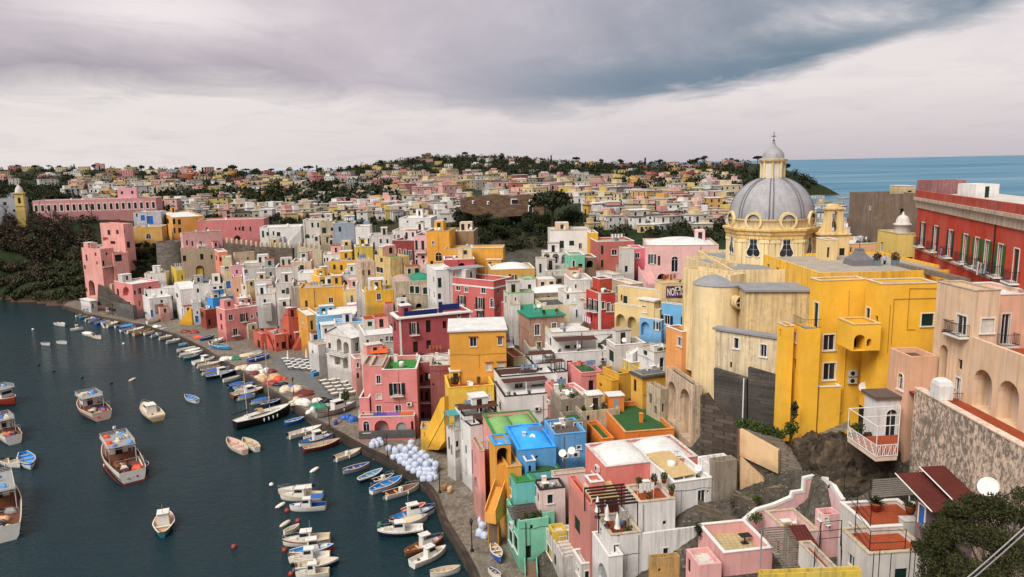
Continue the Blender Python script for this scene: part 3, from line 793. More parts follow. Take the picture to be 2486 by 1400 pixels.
t = H('small pink and yellow quay house right of the gabled white house', 139, 851, 862, 888, 872, 925, 25, 'ppink', 'c', 'Rw:866,880,872,892 Rd:876,885,882,900 Rk:866,905,872,918', dirt=.6)
# --- maroon house and neighbours
t = H('deep maroon red palazzo with a white roof edge and white corner strips', 125, 951, 968, 1143, 771, 868, 22, (172, 78, 84), 'w', 'Lk:956,780,961,803 Rp:1000,783,1010,811 Rd:1034,777,1046,807 Rd:1075,779,1084,797 Rd:1003,829,1015,855 Rd:1035,826,1047,846 Rw:1111,761,1117,770', dirt=.2, par=.8)
mb = MB(); fr = t.fr
for x in (.0, t.L1 - .35): mb.box(fr, x, x + .35, -.05, -.003, 0, t.H - .2)
mb.box(fr, -.35, t.L1 + .35, -.4, -.004, t.H - .25, t.H + .002); mb.box(fr, -.4, -.004, 0, t.L2, t.H - .25, t.H + .002); mb.build('cornice', WHITE, t.root)
mb = MB(); mb.box(fr, 1.2, 7.2, 1.0, 1.15, t.H - .1, t.H + .75); mb.box(fr, 7.5, 8.2, 1.0, 1.15, t.H - .1, t.H + 1.9); mb.box(fr, 8.8, 12, 3.0, 3.15, t.H - .1, t.H + 1.0); mb.build('blue_roof_screen', NAVY, t.root)
t = H('tall pink quay house with a green roof terrace and three arches below', 116, None, 927, 1011, 898, 1052, 2, 'pink', 'n', 'Rp:955,930,973,958 Rw:960,983,974,1008', dp=9, dirt=.12, par=.7)
H('', 116.6, None, 896, 927.6, 889, 1052, 2, 'pink', 'c', 'Rw:914,911,924,931 Rn:914,957,926,968 Rq:914,984,926,1009', root=t.root, dp=7, dirt=.12)
H('', 118, None, 880, 897, 885, 1050, 2, 'pink', 'c', '', root=t.root, dp=6, dirt=.12)
H('', 116.2, None, 872, 896, 966, 1050, 2, 'pink', 'n', 'Rv:880,1000,884,1010', root=t.root, dp=5, dirt=.12)
b = H('', 114.6, None, 870, 1006, 1014, 1057, 2, 'pink', 'r', 'RA:882,1022,897,1050 Ra:909,1020,944,1052 RG:962,1025,988,1055 Ra:998,1022,1004,1046', root=t.root, dp=1.6, dirt=.15, par=.1)
roof_rail(b, 'RL', .9, WHITE)
mb = MB(); mb.box(b.fr, 3.6, 7.8, -.05, -.02, b.H + .2, b.H + .8);
for i, c in enumerate(((90, 80, 190), (150, 110, 200), (230, 120, 60))):
 q = MB(); q.box(b.fr, 2.5 + i * 2.1, 4.6 + i * 2.1, -.05, -.03, b.H + .35, b.H + .75); q.build('flag_strip', plain('flag_%d' % i, c, .8), t.root)
mb = MB(); mb.box(b.fr, -.06, b.L1 + .06, -.06, -.005, -.6, .75); mb.build('dark_plinth', plaster(C['dgrey'], .6), t.root)
t = H('narrow dark gap house with hanging balconies right of the tall pink quay house', 121, None, 1013, 1045, 880, 1062, 2, 'maroon', 'c', 'Rd:1018,910,1026,930 Rd:1032,905,1040,925 Rd:1018,950,1026,972 Rd:1032,950,1040,972 Rd:1018,1000,1030,1030', dp=6, dirt=.7)
for z in (3.4, 6.4, 9.2): balcony(t.root, t.ff['R'], .2, t.L1 - .2, z, .8)
t = H('dark maroon slab house with a white topped terrace', 118.5, None, 1043, 1092, 888, 1000, 3, (150, 78, 72), 'x', 'Rv:1050,930,1054,936', dp=8, dirt=.45)
H('white house with pipes behind the maroon slab house', 124, None, 1010, 1092, 865, 920, 5, 'white', 'w', 'Rd:1030,875,1038,892 Rv:1060,872,1066,880', dp=6)
t = H('large amber yellow house with a white roof and small terracotta window hoods', 111, None, 1090, 1228, 806, 938, 4, 'amber', 'W', 'Rh:1141,819,1157,841 Rh:1209,818,1219,837 RN:1181,881,1193,899 RN:1208,879,1224,892', dp=9, dirt=.1)
ledge = t
balcony(t.root, t.ff['S'], .4, 3.2, at(1229, 845, 111).z - t.z0, 1.3)
t = H('bright yellow terrace house with a long stair flight down to the quay', 106, 1079, 1089, 1199, 942, 1100, 10, (232, 186, 70), 'r', 'Lk:1080,977,1086,999 Rn:1175,958,1190,972', dirt=.12, par=.9, coping=plaster((232, 186, 70), .12))
panel('staircase', '', '', (1028, 1088, 110.5), (1079, 1080, 106.5), [(1024, 1056), (1034, 1046), (1070, 966), (1079, 962), (1080, 1070), (1064, 1092), (1024, 1090)], 2.0, plaster((232, 176, 56), .15), t.root)
panel('stair_handrail_wall', '', '', (1028, 1088, 110.3), (1079, 1080, 106.3), [(1032, 1082), (1076, 1006), (1080, 1008), (1038, 1086)], .18, plaster((238, 186, 70), .1), t.root)
H('', 110, None, 1021, 1046, 1040, 1088, 4, (232, 186, 70), 'c', 'Rv:1030,1050,1034,1060', root=t.root, dp=3, dirt=.15)
t = H('slim white and grey quay house with a turquoise glazed veranda', 98.5, 1083, 1103, 1121, 1046, 1142, 35, 'offw', 'c', 'Lk:1088,1060,1092,1090 Lv:1094,1080,1098,1105 Rv:1107,1070,1114,1085 Rg:1105,1092,1118,1112', dirt=.35)
pergola('turquoise glazed veranda on the slim white quay house', 98.6, 1088, 1118, 1010, 20, 2.5, 1.9, plain('turquoise_panel', (70, 150, 150), .4), None, False, plain('turquoise_panel', (70, 150, 150), .4))
t = H('white stepped house with black roof edges right of the slim grey quay house', 95, 1118, 1142, 1172, 1034, 1170, 25, 'white', 'w', 'Lk:1121,1040,1126,1070 Lg:1121,1110,1134,1165 Rg:1146,1090,1158,1150 Lk:1128,1080,1133,1100', dirt=.2, coping=IRON)
H('', 97, None, 1126, 1205, 1010, 1080, 18, 'white', 'w', 'Rk:1150,1018,1160,1032 Rk:1180,1014,1188,1028', root=t.root, dp=5, dirt=.2, coping=IRON)
pergola('brown slatted pergola on the white stepped house above the yellow stairs', 98, 1116, 1210, 995, 14, 2.6, 2.2)
pergola('smaller brown slatted pergola just below the first on the white stepped house', 95.5, 1153, 1216, 1017, 14, 2.0, 1.8)
t = H('large white terrace house with black edges and a brown pergola', 101.5, 1200, 1225, 1345, 963, 1062, 12, 'white', 'w', 'Lk:1203,960,1206,985 Lk:1211,975,1216,995', dirt=.12, coping=IRON)
H('', 106.5, None, 1214, 1346, 915, 962, 12, 'white', 'w', 'Rw:1250,930,1270,950 Rd:1333,928,1344,953 Ry:1290,932,1320,950', root=t.root, dp=5, dirt=.12, coping=IRON)
pergola('brown slatted pergola in front on the large white terrace house', 104.5, 1224, 1330, 930, 12, 3.0, 2.3)
pergola('brown slatted pergola at the back above the large white terrace house', 109, 1209, 1305, 907, 8, 3.0, 2.3)
t = H('white house with a glazed balcony and a small brown pergola on top', 111, None, 1294, 1348, 884, 950, 12, 'white', 'w', 'Rw:1302,892,1318,904', dp=6, dirt=.15, coping=IRON)
pergola('small brown pergola over a white balcony', 111.5, 1290, 1346, 862, 10, 2.4, 1.9, None, None, True, IRON)
H('white tower bay with a tiny pergola beside the pink cube', 107, 1342, 1352, 1378, 904, 960, 18, 'white', 'w', 'Lk:1345,925,1349,942 Rv:1360,915,1366,928', dirt=.15, coping=IRON)
pergola('tiny dark pergola on the white tower bay', 107.3, 1345, 1373, 880, 15, 1.8, 1.7, None, None, True, IRON)
H('windowless pink cube house among the white terraces', 104, 1378, 1410, 1463, 906, 968, 14, 'pink', 'g', 'Lv:1385,936,1392,940', dirt=.15, coping=plaster(C['pink'], .15))
H('pink stair wing below the pink cube house', 100, None, 1343, 1392, 948, 1010, 14, 'pink', 'n', 'Rv:1350,958,1353,964', dp=4, dirt=.2, coping=plaster(C['pink'], .15))
t = H('broad white house with a pergola terrace in the middle of the hillside', 113, 1322, 1348, 1480, 858, 915, 10, 'white', 'w', '', dirt=.15)
H('', 117.5, None, 1338, 1520, 808, 868, 8, 'white', 'w', 'Rw:1394,836,1407,852 Rd:1452,832,1466,856 Rk:1372,838,1384,850 Lk:1334,820,1340,840', root=t.root, dp=7, dirt=.15)
balcony(t.root, t.ff['L'], .3, t.L2 - .5, t.H - .8, 1.4, WHITE)
pergola('brown slatted pergola on the broad white house in the middle of the hillside', 114.6, 1352, 1451, 829, 9, 3.2, 2.3)
q = MB(); q.box(t.fr, 9, 12.5, 5.5, 7.5, t.H + 3.0, t.H + 3.1);
t = H('white house with a dark framed window facing the yellow terraces', 104, 1472, 1493, 1568, 838, 905, 12, 'offw', 'c', 'Lk:1478,850,1490,877', dirt=.3)
t = H('white house with green doors and outside stairs left of the church', 99, 1548, 1588, 1645, 856, 930, 22, 'white', 'c', 'Rd:1602,868,1612,900 Ls:1562,840,1572,862', dirt=.25)
stair(t.root, at(1528, 862, 103), at(1556, 842, 105), 1.2, plaster(C['white'], .2), None, .3, base=12)
H('white block with a dusty flat roof beside the orange house by the church', 106, 1540, 1585, 1650, 835, 890, 22, 'offw', 'x', 'Ls:1562,842,1571,862', dirt=.3)
t = H('weather stained yellow house under the white stairs', 102, 1495, 1532, 1560, 881, 960, 20, 'lemon', 'c', 'Lk:1518,880,1523,900', dirt=.6)
t = H('mustard house with mossy green roof patches', 101, 1463, 1503, 1534, 909, 990, 25, 'mustard', 'g', 'Lk:1467,915,1473,935', dirt=.15, coping=plaster(C['mustard'], .2))
H('', 99.5, 1448, 1485, 1502, 925, 962, 25, 'mustard', 'g', 'Lv:1455,930,1461,938', root=t.root, dirt=.15, coping=plaster(C['mustard'], .2), ctrl=False)
t = H('yellow house with a white railed roof terrace and picnic table', 96, 1532, 1560, 1618, 918, 1000, 22, (222, 168, 66), 'K', 'Lk:1538,920,1545,950', dirt=.15)
t.H += .25; roof_rail(t, 'RL', .9, WHITE); t.H -= .25
t = H('ruined grey stone house with empty windows left of the tall arcade wall', 91, 1570, 1603, 1622, 945, 1062, 20, 'aged', 'k', 'Lv:1576,955,1582,980 Lv:1588,985,1594,1005 Rv:1607,980,1612,1000', dirt=1, cop=0)
t = H('tall ruined arcade wall with peeling plaster below the church', 84, 1617, 1682, 1704, 935, 1092, 10, 'beige', 'k', 'La:1621,926,1641,1026 La:1650,944,1677,1064', dirt=1, cop=0, clut=0, name='arcade_wall', cat='ruined wall')
t = H('orange house with a large green roof left of the arcade wall', 86, 1455, 1517, 1637, 1050, 1092, 9, 'orange', 'g', 'Lv:1466,1035,1470,1045', dirt=.12, par=.55, coping=plaster((214, 150, 90), .4))
H('', 85.5, 1423, 1462, 1490, 1066, 1100, 12, 'orange', 'g', 'Lv:1428,1050,1431,1062 Rd:1468,1072,1474,1090', root=t.root, dirt=.12, coping=plaster(C['orange'], .2))
t = H('rough grey house with a dark green flat roof above the blue house', 93, 1392, 1412, 1505, 1000, 1060, 14, 'aged', 'g', 'Rv:1425,1008,1432,1020', dirt=.9, cop=0)
t = H('ruined brown house with white barred windows above the blue house', 88, 1357, 1378, 1425, 1022, 1060, 14, 'stonec', 'g', 'Rw:1394,1026,1402,1045 Rw:1405,1026,1413,1045', dirt=1, cop=0)
H('small crumbling house with a rough tile roof behind the ruined brown house', 95, None, 1362, 1420, 970, 1015, 14, 'stonec', 'c', 'Rv:1375,985,1380,1000', dp=5, dirt=1, cop=0)
# --- lower row by the quay
t = H('deep blue house with a bright blue domed roof', 84, 1321, 1346, 1423, 1056, 1135, 11, 'blue', 's', 'Rw:1401,1082,1410,1090', dirt=.25, coping=plaster(C['blue'], .2))
b = H('', 82, 1226, 1258, 1350, 1093, 1140, 11, 'blue', 'b', 'Rv:1300,1106,1306,1112', root=t.root, dirt=.2, coping=roof_m('b'), par=.3)
dome(b, .55, .5, .42, .46, rk='b')
for s in (5.2, 6.5): ac(b.root, b.ff['R'], s, 1.0)
dish(t.root, at(1366, 1118, 81), .45); dish(t.root, at(1388, 1112, 81), .45)
H('', 80.6, 1252, 1277, 1300, 1120, 1170, 12, 'blue', 'b', 'Rd:1283,1130,1290,1150', root=t.root, dirt=.15, coping=WHITE, ctrl=False)
t = H('pale pink house with light green domes on its roof', 88, 1171, 1199, 1322, 1057, 1200, 12, 'ppink', 'n2', 'Lq:1182,1068,1189,1098 Lv:1186,1128,1190,1150', dirt=.2, coping=roof_m('n'))
for o in t.root.children:
 if o.name.startswith('dome'): o.data.materials[0] = roof_m('lg')
t = H('pink quay house front with a long flight of red stairs and an arched door', 85, 1146, 1164, 1176, 1095, 1215, 14, 'ppink', 'c', 'LG:1152,1160,1161,1212 Lv:1152,1110,1156,1130', dirt=.25)
stair(t.root, gnd(1193, 1222, 1.2), at(1180, 1090, 89), 1.9, plaster(C['ppink'], .2), plaster(C['brick'], .3), .7)
t = H('mustard orange house with an arched veranda and twin stairs on the quay', 80.5, 1200, 1232, 1266, 1135, 1290, 13, 'amber', 'c', 'Lv:1211,1166,1215,1184 LA:1221,1175,1226,1200 LG:1222,1268,1230,1305 Rv:1238,1160,1243,1180', dirt=.15, coping=plaster(C['amber'], .2))
b = H('', 82, None, 1201, 1240, 1082, 1130, 13, 'amber', 'b', 'Rx:1206,1086,1234,1128', root=t.root, dp=3.4, dirt=.15, coping=roof_m('b'))
stair(t.root, gnd(1205, 1312, 1.2), at(1196, 1252, 80), 1.3, plaster(C['amber'], .2), plaster(C['brown'], .4), .8)
stair(t.root, at(1190, 1250, 79), at(1214, 1182, 81.5), 1.4, plaster(C['amber'], .2), None, .9)
t = H('turquoise sloped house between the orange and pale pink houses', 78, 1231, 1252, 1300, 1172, 1240, 13, 'turq', 'n', 'Lw:1233,1180,1242,1196', dirt=.15, coping=roof_m('n'))
H('low house under a dark green dome behind the turquoise slope', 80.5, 1270, 1280, 1362, 1148, 1190, 12, 'turq', 'n1', '', dirt=.3, coping=roof_m('g'))
for o in HOUSES['low house under a dark green dome behind the turquoise slope'].root.children:
 if o.name.startswith('dome'): o.data.materials[0] = roof_m('g')
t = H('pale pink house with a roof terrace and one navy window above the green house', 76.5, 1296, 1310, 1372, 1190, 1252, 12, (232, 206, 200), 'c', 'Rs:1329,1200,1342,1222 Lk:1299,1180,1302,1205 Lk:1304,1196,1308,1218', dirt=.2, par=.7, coping=IRON)
H('', 79.5, 1338, 1345, 1424, 1154, 1215, 12, (232, 206, 200), 'd1', 'Lw:1340,1160,1344,1185', root=t.root, dirt=.25)
for o in t.root.children:
 if o.name.startswith('dome'): o.data.materials[0] = roof_m('d')
t = H('mint green two storey house near the bottom of the quay', 75, 1229, 1260, 1332, 1265, 1372, 14, 'teal', 's', 'Rv:1287,1274,1294,1284 Rd:1276,1324,1290,1356 Ls:1236,1286,1244,1317 Ls:1247,1298,1257,1333 Lk:1247,1254,1254,1280', dirt=.2, cop=0)
pergola('sloping brown plank roof on the mint green house', 75.3, 1244, 1311, 1262, 14, 2.6, .6, plain('brown_plank', (92, 76, 70), .8, .3), None, True, WHITE, .18)
stair(t.root, at(1290, 1400, 72), at(1288, 1362, 75), 1.4, plaster(C['teal'], .3), plaster(C['brown'], .4), .5)
H('', 76, None, 1318, 1346, 1245, 1330, 14, 'teal', 's', 'Rv:1325,1262,1329,1270', root=t.root, dp=4, dirt=.25, cop=0)
H('small lemon yellow house squeezed beside the salmon house', 73, 1332, 1343, 1376, 1291, 1325, 13, 'lemon', 'x', 'Lk:1334,1290,1339,1306', dirt=.2, cop=0)
t = H('low cream house with a peeling striped roof at the bottom by the quay', 69.5, 1325, 1367, 1428, 1352, 1410, 13, 'offw', 'x', 'Ls:1328,1326,1340,1356 Lk:1344,1345,1350,1372', dirt=.65, cop=0, sink=8)
for i in range(5):
 q = MB(); q.box(t.fr, .2, t.L1 - .2, .3 + i * .75, .75 + i * .75, t.zr + .002, t.zr + .22); q.build('roof_ridge', roof_m('x'), t.root)
H('small white house with blue windows at the bottom edge', 66.5, 1390, 1412, 1450, 1370, 1430, 13, 'offw', 'w', 'Rs:1420,1386,1430,1412 Lw:1400,1374,1407,1392', dirt=.4, sink=8)
# --- salmon and white houses in the lower middle
t = H('large salmon house with white domed roofs above the white terrace house', 70, 1421, 1471, 1694, 1134, 1215, 13, 'salmon', 'x2', 'Lw:1436,1150,1446,1168 Rk:1604,1151,1620,1178 Lq:1440,1120,1450,1166', dirt=.3, par=.25, coping=plaster(C['offw'], .5))
H('', 66.5, 1380, 1432, 1452, 1226, 1345, 13, (234, 150, 134), 'r', 'Lk:1394,1256,1408,1292 Lv:1410,1322,1414,1340', root=t.root, dirt=.35, coping=plaster(C['salmon'], .4), sink=8)
H('', 68, 1420, 1434, 1466, 1172, 1225, 13, 'salmon', 'w', 'Lw:1421,1178,1429,1192', root=t.root, dp=3, dirt=.3, ctrl=False)
ac(t.root, t.ff['L'], t.L2 - 2.4, t.H - 1.2)
t = H('white plastered house with a terracotta terrace and dark wooden pergola', 62, 1450, 1483, 1556, 1300, 1440, 11, 'white', 'r', 'Lk:1455,1280,1460,1300 Rw:1490,1322,1503,1356', dirt=.3, par=.6, sink=8)
b = H('', 63.5, 1518, 1552, 1640, 1220, 1440, 11, 'white', 'r', 'Rv:1609,1264,1618,1274', root=t.root, dirt=.35, par=.5, sink=8)
H('', 66, None, 1636, 1728, 1172, 1330, 14, 'white', 'w', 'Rw:1694,1189,1712,1224 Rv:1716,1190,1721,1196', root=t.root, dp=6, dirt=.35, sink=8)
H('', 62.6, None, 1556, 1702, 1296, 1440, 12, 'white', 'c', 'Rs:1610,1330,1622,1352', root=t.root, dp=6, dirt=.45, cop=0, sink=8, clut=0)
pergola('dark wooden beam pergola over the white house terrace', 63, 1452, 1551, 1232, 11, 4.6, 2.5, WOODD, None, True, WOODD, 0, .22, .62)
pergola('sand coloured awning at the back of the dark beam pergola', 67, 1434, 1504, 1213, 11, 2.6, 1.6, plain('sand_awning', (196, 168, 120), .8), None, False, WHITE, .2)
pergola('sand coloured awning on the right of the salmon house', 67.3, 1632, 1690, 1160, 20, 5.0, 2.4, plain('sand_awning', (196, 168, 120), .8), None, False, WHITE, .12)
H('white arched lean-to at the foot of the white plastered house', 60.5, 1438, 1478, 1512, 1352, 1440, 12, 'white', 'w', 'LG:1452,1372,1478,1420', dirt=.25, sink=8)
H('small white house with a spattered roof beside the brown lattice wall', 67.5, 1694, 1722, 1786, 1128, 1232, 15, 'white', 'x', '', dirt=.5, cop=0)
H('brown concrete wall house covered by a lattice grid', 66.5, 1722, 1737, 1790, 1122, 1226, 15, 'stonec', 'x', '', dirt=.9, cop=0, clut=0)
H('mustard board shed at the bottom edge below the white plastered house', 57.5, 1575, 1581, 1650, 1356, 1450, 8, (190, 150, 88), 's', 'Rv:1598,1380,1604,1388', dirt=.6, cop=0, sink=8, name='shed', cat='shed')
# --- pink terrace house in the foreground
PT = H('pink terrace house with white edged walls and cream tiled roof terraces', 56, 1696, 1757, 1876, 1343, 1480, 9, (230, 168, 164), 'y', '', dirt=.25, par=1.0, clut=0, sink=8)
b2 = H('', 57.5, 1856, 1916, 1990, 1296, 1480, 9, (232, 188, 188), 'y', '', root=PT.root, dirt=.25, par=.9, sink=8)
H('', 54.5, 1666, 1697, 1752, 1372, 1480, 9, (230, 168, 164), 'x', 'Lk:1669,1355,1676,1390', root=PT.root, dirt=.3, cop=0, sink=8)
panel('terrace_wall', '', '', (1757, 1300, 61.5), (1940, 1300, 63.5), [(1696, 1284), (1790, 1276), (1838, 1236), (1880, 1224), (1921, 1206), (1924, 1194), (1950, 1190), (1952, 1160), (1985, 1152), (1990, 1330), (1700, 1330)], .25, plaster((230, 178, 176), .25), PT.root)
panel('wall_coping', '', '', (1757, 1300, 61.45), (1940, 1300, 63.45), [(1696, 1284), (1790, 1276), (1838, 1236), (1880, 1224), (1921, 1206), (1924, 1194), (1950, 1190), (1952, 1160), (1985, 1152), (1985, 1158), (1957, 1165), (1955, 1196), (1929, 1200), (1926, 1211), (1882, 1230), (1840, 1242), (1792, 1282), (1696, 1290)], .36, WHITE, PT.root)
panel('terrace_wall', '', '', (1986, 1200, 63.6), (2060, 1260, 58), [(1986, 1152), (2000, 1158), (2018, 1172), (2028, 1190), (2043, 1212), (2043, 1300), (1986, 1300)], .25, plaster((230, 188, 190), .25), PT.root)
panel('wall_coping', '', '', (1986, 1200, 63.55), (2060, 1260, 57.95), [(1986, 1152), (2000, 1158), (2018, 1172), (2028, 1190), (2043, 1212), (2041, 1220), (2024, 1196), (2014, 1180), (1998, 1166), (1986, 1160)], .36, WHITE, PT.root)
p = gnd(1812, 1300, PT.zr); stair(PT.root, p, p + V((1.5, 1.0, 1.3)), 1.0, plaster((230, 178, 176), .25), roof_m('y'), .05)
h3 = H('', 58.5, 1980, 2000, 2040, 1250, 1330, 9, (230, 178, 176), 'r', 'Rw:2002,1256,2010,1266 Lw:1988,1246,1994,1262', root=PT.root, dirt=.25, cop=0)
# --- red terrace house on the right
TR = H('terracotta floored terrace house with white walls and maroon awning roofs', 48.3, 2040, 2110, 2256, 1346, 1500, 5, 'offw', 'r', '', dirt=.25, par=.35, clut=0, sink=8)
b = H('', 51.7, 2040, 2113, 2262, 1282, 1480, 5, 'offw', 'r', '', root=TR.root, dirt=.25, par=.3, clut=0, sink=8)
H('', 47, 1940, 2010, 2040, 1390, 1500, 5, 'offw', 'r', 'Lb:1990,1370,1996,1398', root=TR.root, dirt=.3, clut=0, sink=8)
hh = H('', 49.6, 2226, 2248, 2375, 1228, 1300, 4, 'purple', 's', 'Lb:2231,1216,2246,1275', root=TR.root, dirt=.3, cop=0)
for i, (D0, x0, x1, y0, dpp, tl) in enumerate(((48.2, 2264, 2337, 1242, 4.5, .2), (48.0, 2332, 2396, 1231, 4.7, .21))):
 p = at(x0, y0, D0); fr = Frame(p, R_(4)); L = solve_len(p, fr.u, x1, y0)
 q = MB(); q.poly([fr(0, 0, 0), fr(L, 0, 0), fr(L, dpp, dpp * tl), fr(0, dpp, dpp * tl)]); q.poly([fr(0, 0, -.1), fr(L, 0, -.1), fr(L, dpp, dpp * tl - .1), fr(0, dpp, dpp * tl - .1)])
 q.poly([fr(0, 0, 0), fr(L, 0, 0), fr(L, 0, -.1), fr(0, 0, -.1)]); q.poly([fr(0, 0, 0), fr(0, dpp, dpp * tl), fr(0, dpp, dpp * tl - .1), fr(0, 0, -.1)])
 ob = q.build('awning_roof', roofmat('maroon_tile', (104, 48, 42), .3, .28), TR.root)
 q = MB(); q.box(fr, -.06, -.003, 0, dpp, -.12, .06) if False else q.tube(fr(-.04, 0, 0), fr(-.04, dpp, dpp * tl), .05, n=5); q.build('roof_edge', WHITE, ob)
# --- church hill: yellow building, cream building, red palazzo
YE = (246, 188, 58)
Y1 = H('tall golden yellow building with white framed windows below the church', 70.5, 1968, 1991, 2104, 682, 1075, 5, YE, 'c', 'Ls:1976,734,1987,796 Rw:1999,812,2026,850 Rw:1999,881,2028,922 Rs:1996,951,2018,980', dp=16, dirt=.08, par=.25, coping=plaster((220, 200, 170), .3), clut=0, sink=6)
Y2 = H('', 67, 2103, 2141, 2278, 690, 880, 1, YE, 'c', 'Ls:2103,747,2112,788 Rs:2237,761,2266,791 Lv:2124,766,2131,794', root=Y1.root, dirt=.08, par=.25, coping=plaster((220, 200, 170), .3), clut=0)
H('', 80, None, 1990, 2330, 662, 760, 1, YE, 'c', '', root=Y1.root, dp=17, dirt=.5, par=.3, clut=0, cop=0)
Y3 = H('', 69.5, 1924, 1954, 1993, 800, 1065, 5, YE, 'c', 'Lw:1928,806,1933,830 Lv:1926,870,1932,896', root=Y1.root, dirt=.08, par=.15, cop=0, clut=0)
roof_rail(Y3, 'RL', .9)
H('', 70.5, 1888, 1907, 1928, 792, 955, 5, YE, 'c', 'Lv:1892,798,1896,820', root=Y1.root, dirt=.1, clut=0, coping=plaster((220, 200, 170), .3))
H('', 69.8, None, 1990, 2042, 940, 1080, 3, YE, 'c', '', root=Y1.root, dp=5, dirt=.1, clut=0)
b = H('', 66, 2068, 2072, 2140, 788, 852, 2, YE, 'c', 'Rx:2073,812,2100,852 Rx:2104,822,2116,842', root=Y1.root, sink=0, dp=3.5, dirt=.08, clut=0, par=.9, coping=plaster((226, 190, 120), .3))
ac(Y1.root, Y1.ff['R'], 3.3, at(2068, 917, 70).z - Y1.z0); ac(Y1.root, Y1.ff['R'], 3.3, at(2068, 935, 70).z - Y1.z0)
q = MB(); f = Y1.ff['R']; q.path([f(2.9, -.08, Y1.H - 1), f(2.9, -.08, 3.2), f(2.0, -.08, 2.6), f(1.8, -.08, .8)], .06); q.build('drain_pipe', plaster(YE, .2), Y1.root)
q = MB(); f = Y2.ff['R']; z = lambda y: at(2200, y, 67).z - Y2.z0
for a, b_ in (((.9, 740), (.9, 855)), ((1.2, 725), (5.3, 725)), ((1.2, 725), (1.2, 835)), ((2.6, 700), (2.6, 800)), ((2.6, 700), (5.3, 702)), ((2.6, 800), (3.4, 800))): q.tube(f(a[0], -.05, z(a[1])), f(b_[0], -.05, z(b_[1])), .02, n=4)
q.build('wall_pipes', plaster((150, 90, 40), .3), Y1.root)
dish(Y1.root, at(2096, 962, 69), .5)
H('peach cube house with a dark flat roof and an arched white window', 60.5, 2160, 2211, 2278, 866, 1030, 3, 'peach', 's', 'LA:2180,906,2193,946', dirt=.25, cop=0, clut=0, coping=plaster(C['peach'], .3))
# cream building: outer wall runs straight away from the viewer
CB = H('cream house with a black iron balcony and tall arches on the right', 57, 2276, 2368, 2430, 706, 1030, 3, (226, 192, 158), 'w', 'Lq:2322,765,2346,812 Rn:2382,773,2413,808 Lv:2325,872,2336,897 Lq:2318,916,2331,976 La:2280,836,2299,925', dirt=.35, par=.35, clut=0)
balcony(CB.root, CB.ff['L'], 1.7, 3.4, at(2335, 815, 58).z - CB.z0, .45, IRON)
X0 = CB.C.x
b = H('', 59.5, None, 2428, 2530, 716, 1000, 3, (230, 184, 154), 'w', 'Rq:2430,762,2450,835', root=CB.root, dp=6, dirt=.25, par=.3, clut=0, ctrl=False)
q = MB(); f = Frame((CB.C.x + .05, CB.C.y - 16, 0), 0, (0, 1, 0), (1, 0, 0))   # arcade storey continuing towards the viewer
zt = at(2368, 820, 57).z; zb = 25.4
ops = []
for y0, y1, ztop in ((1012, 893, 893), ): pass
def op_at(x0, y0, x1, y1, t):
 A = face_hit(x0, (y0 + y1) / 2, f.o, f.v); B = face_hit(x1, (y0 + y1) / 2, f.o, f.v); s0, s1 = sorted(((A - f.o).dot(f.u), (B - f.o).dot(f.u)))
 return dict(s0=s0, s1=s1, z0=max(zb, face_hit((x0 + x1) / 2, y1, f.o, f.v).z), z1=face_hit((x0 + x1) / 2, y0, f.o, f.v).z, t=t, dep=1.6, arch=1)
ops = [op_at(2361, 896, 2408, 1012, 'a')]
ops.append(dict(s0=ops[0]['s0'] - 3.0, s1=ops[0]['s1'] - 3.0, z0=zb, z1=ops[0]['z1'], t='a', dep=1.6, arch=1))
ops.append(dict(s0=ops[0]['s0'] - 6.0, s1=ops[0]['s1'] - 6.0, z0=zb, z1=ops[0]['z1'], t='a', dep=1.6, arch=1))
ops = [o for o in ops if o['s0'] > .3]
for o in ops: o['s1'] = min(o['s1'], 15.8)
wm = plaster((226, 192, 158), .3)
wall_face(q, f, 15.95, zb - 3, zt, ops); q.box(Frame((CB.C.x + .05, CB.C.y - 16, 0)), 0, .3, 0, 15.95, zt + .003, zt + .08)
q.build('arcade_wall', wm, CB.root)
for o in ops: opening(CB.root, f, o, 2, plaster((214, 196, 188), .2))
q = MB(); q.box(Frame((CB.C.x + .3, CB.C.y - 16, 0)), 0, 14, 0, 15.9, zt - 1.0, zt - .9); q.build('upper_terrace_floor', roof_m('r'), CB.root); q = MB(); q.box(Frame((CB.C.x + 1.75, CB.C.y - 15.9, 0)), 0, 12.4, 0, 15.7, 12, zt - 1.02); q.build('terrace_body', wm, CB.root)
q = MB(); q.box(Frame((CB.C.x - 3.2, CB.C.y - 18, 0)), .502, 3.3, 0, 24.5, zb - .2, zb - .01); q.build('terrace_floor', roof_m('r'), CB.root)
# blotched retaining wall under the terrace
xw = CB.C.x - 3.2; yw = CB.C.y
def stained():
 mt, t = newmat('blotched_plaster')
 co = t.n('ShaderNodeNewGeometry').outputs['Position']
 a = t.noise(co, 2.6, 7, .76, (1, 1, .6), .6); b = t.noise(co, .22, 4, .6); d = t.noise(co, 6, 5, .7); s = t.noise(co, .8, 4, .6, (2.2, 2.2, .25))
 col = t.mix(t.ramp(t.math('ADD', a, t.math('MULTIPLY', b, .35)), .62, .74), lin((226, 200, 178)), lin((128, 118, 108)))
 col = t.mix(t.ramp(d, .54, .68, 0, .8), col, lin((86, 78, 72)))
 col = t.mix(t.ramp(s, .55, .75, 0, .6), col, lin((104, 96, 88)))
 t.bsdf(col, .9, t.mix(.5, a, d), .7, .08, .1)
 return mt
BL = stained()
rw = thing('retaining_wall', 'tall blotched grey and cream retaining wall on the right below the cream house', 'retaining wall', (xw, yw, 15))
q = MB(); fr = Frame((xw, yw - 18, 0))
q.box(fr, 0, .5, 0, 19.8, 14, zb + .75); q.box(fr, .5, 4, 19.3, 19.8, 14, zb + .75)
q.build('wall', BL, rw)
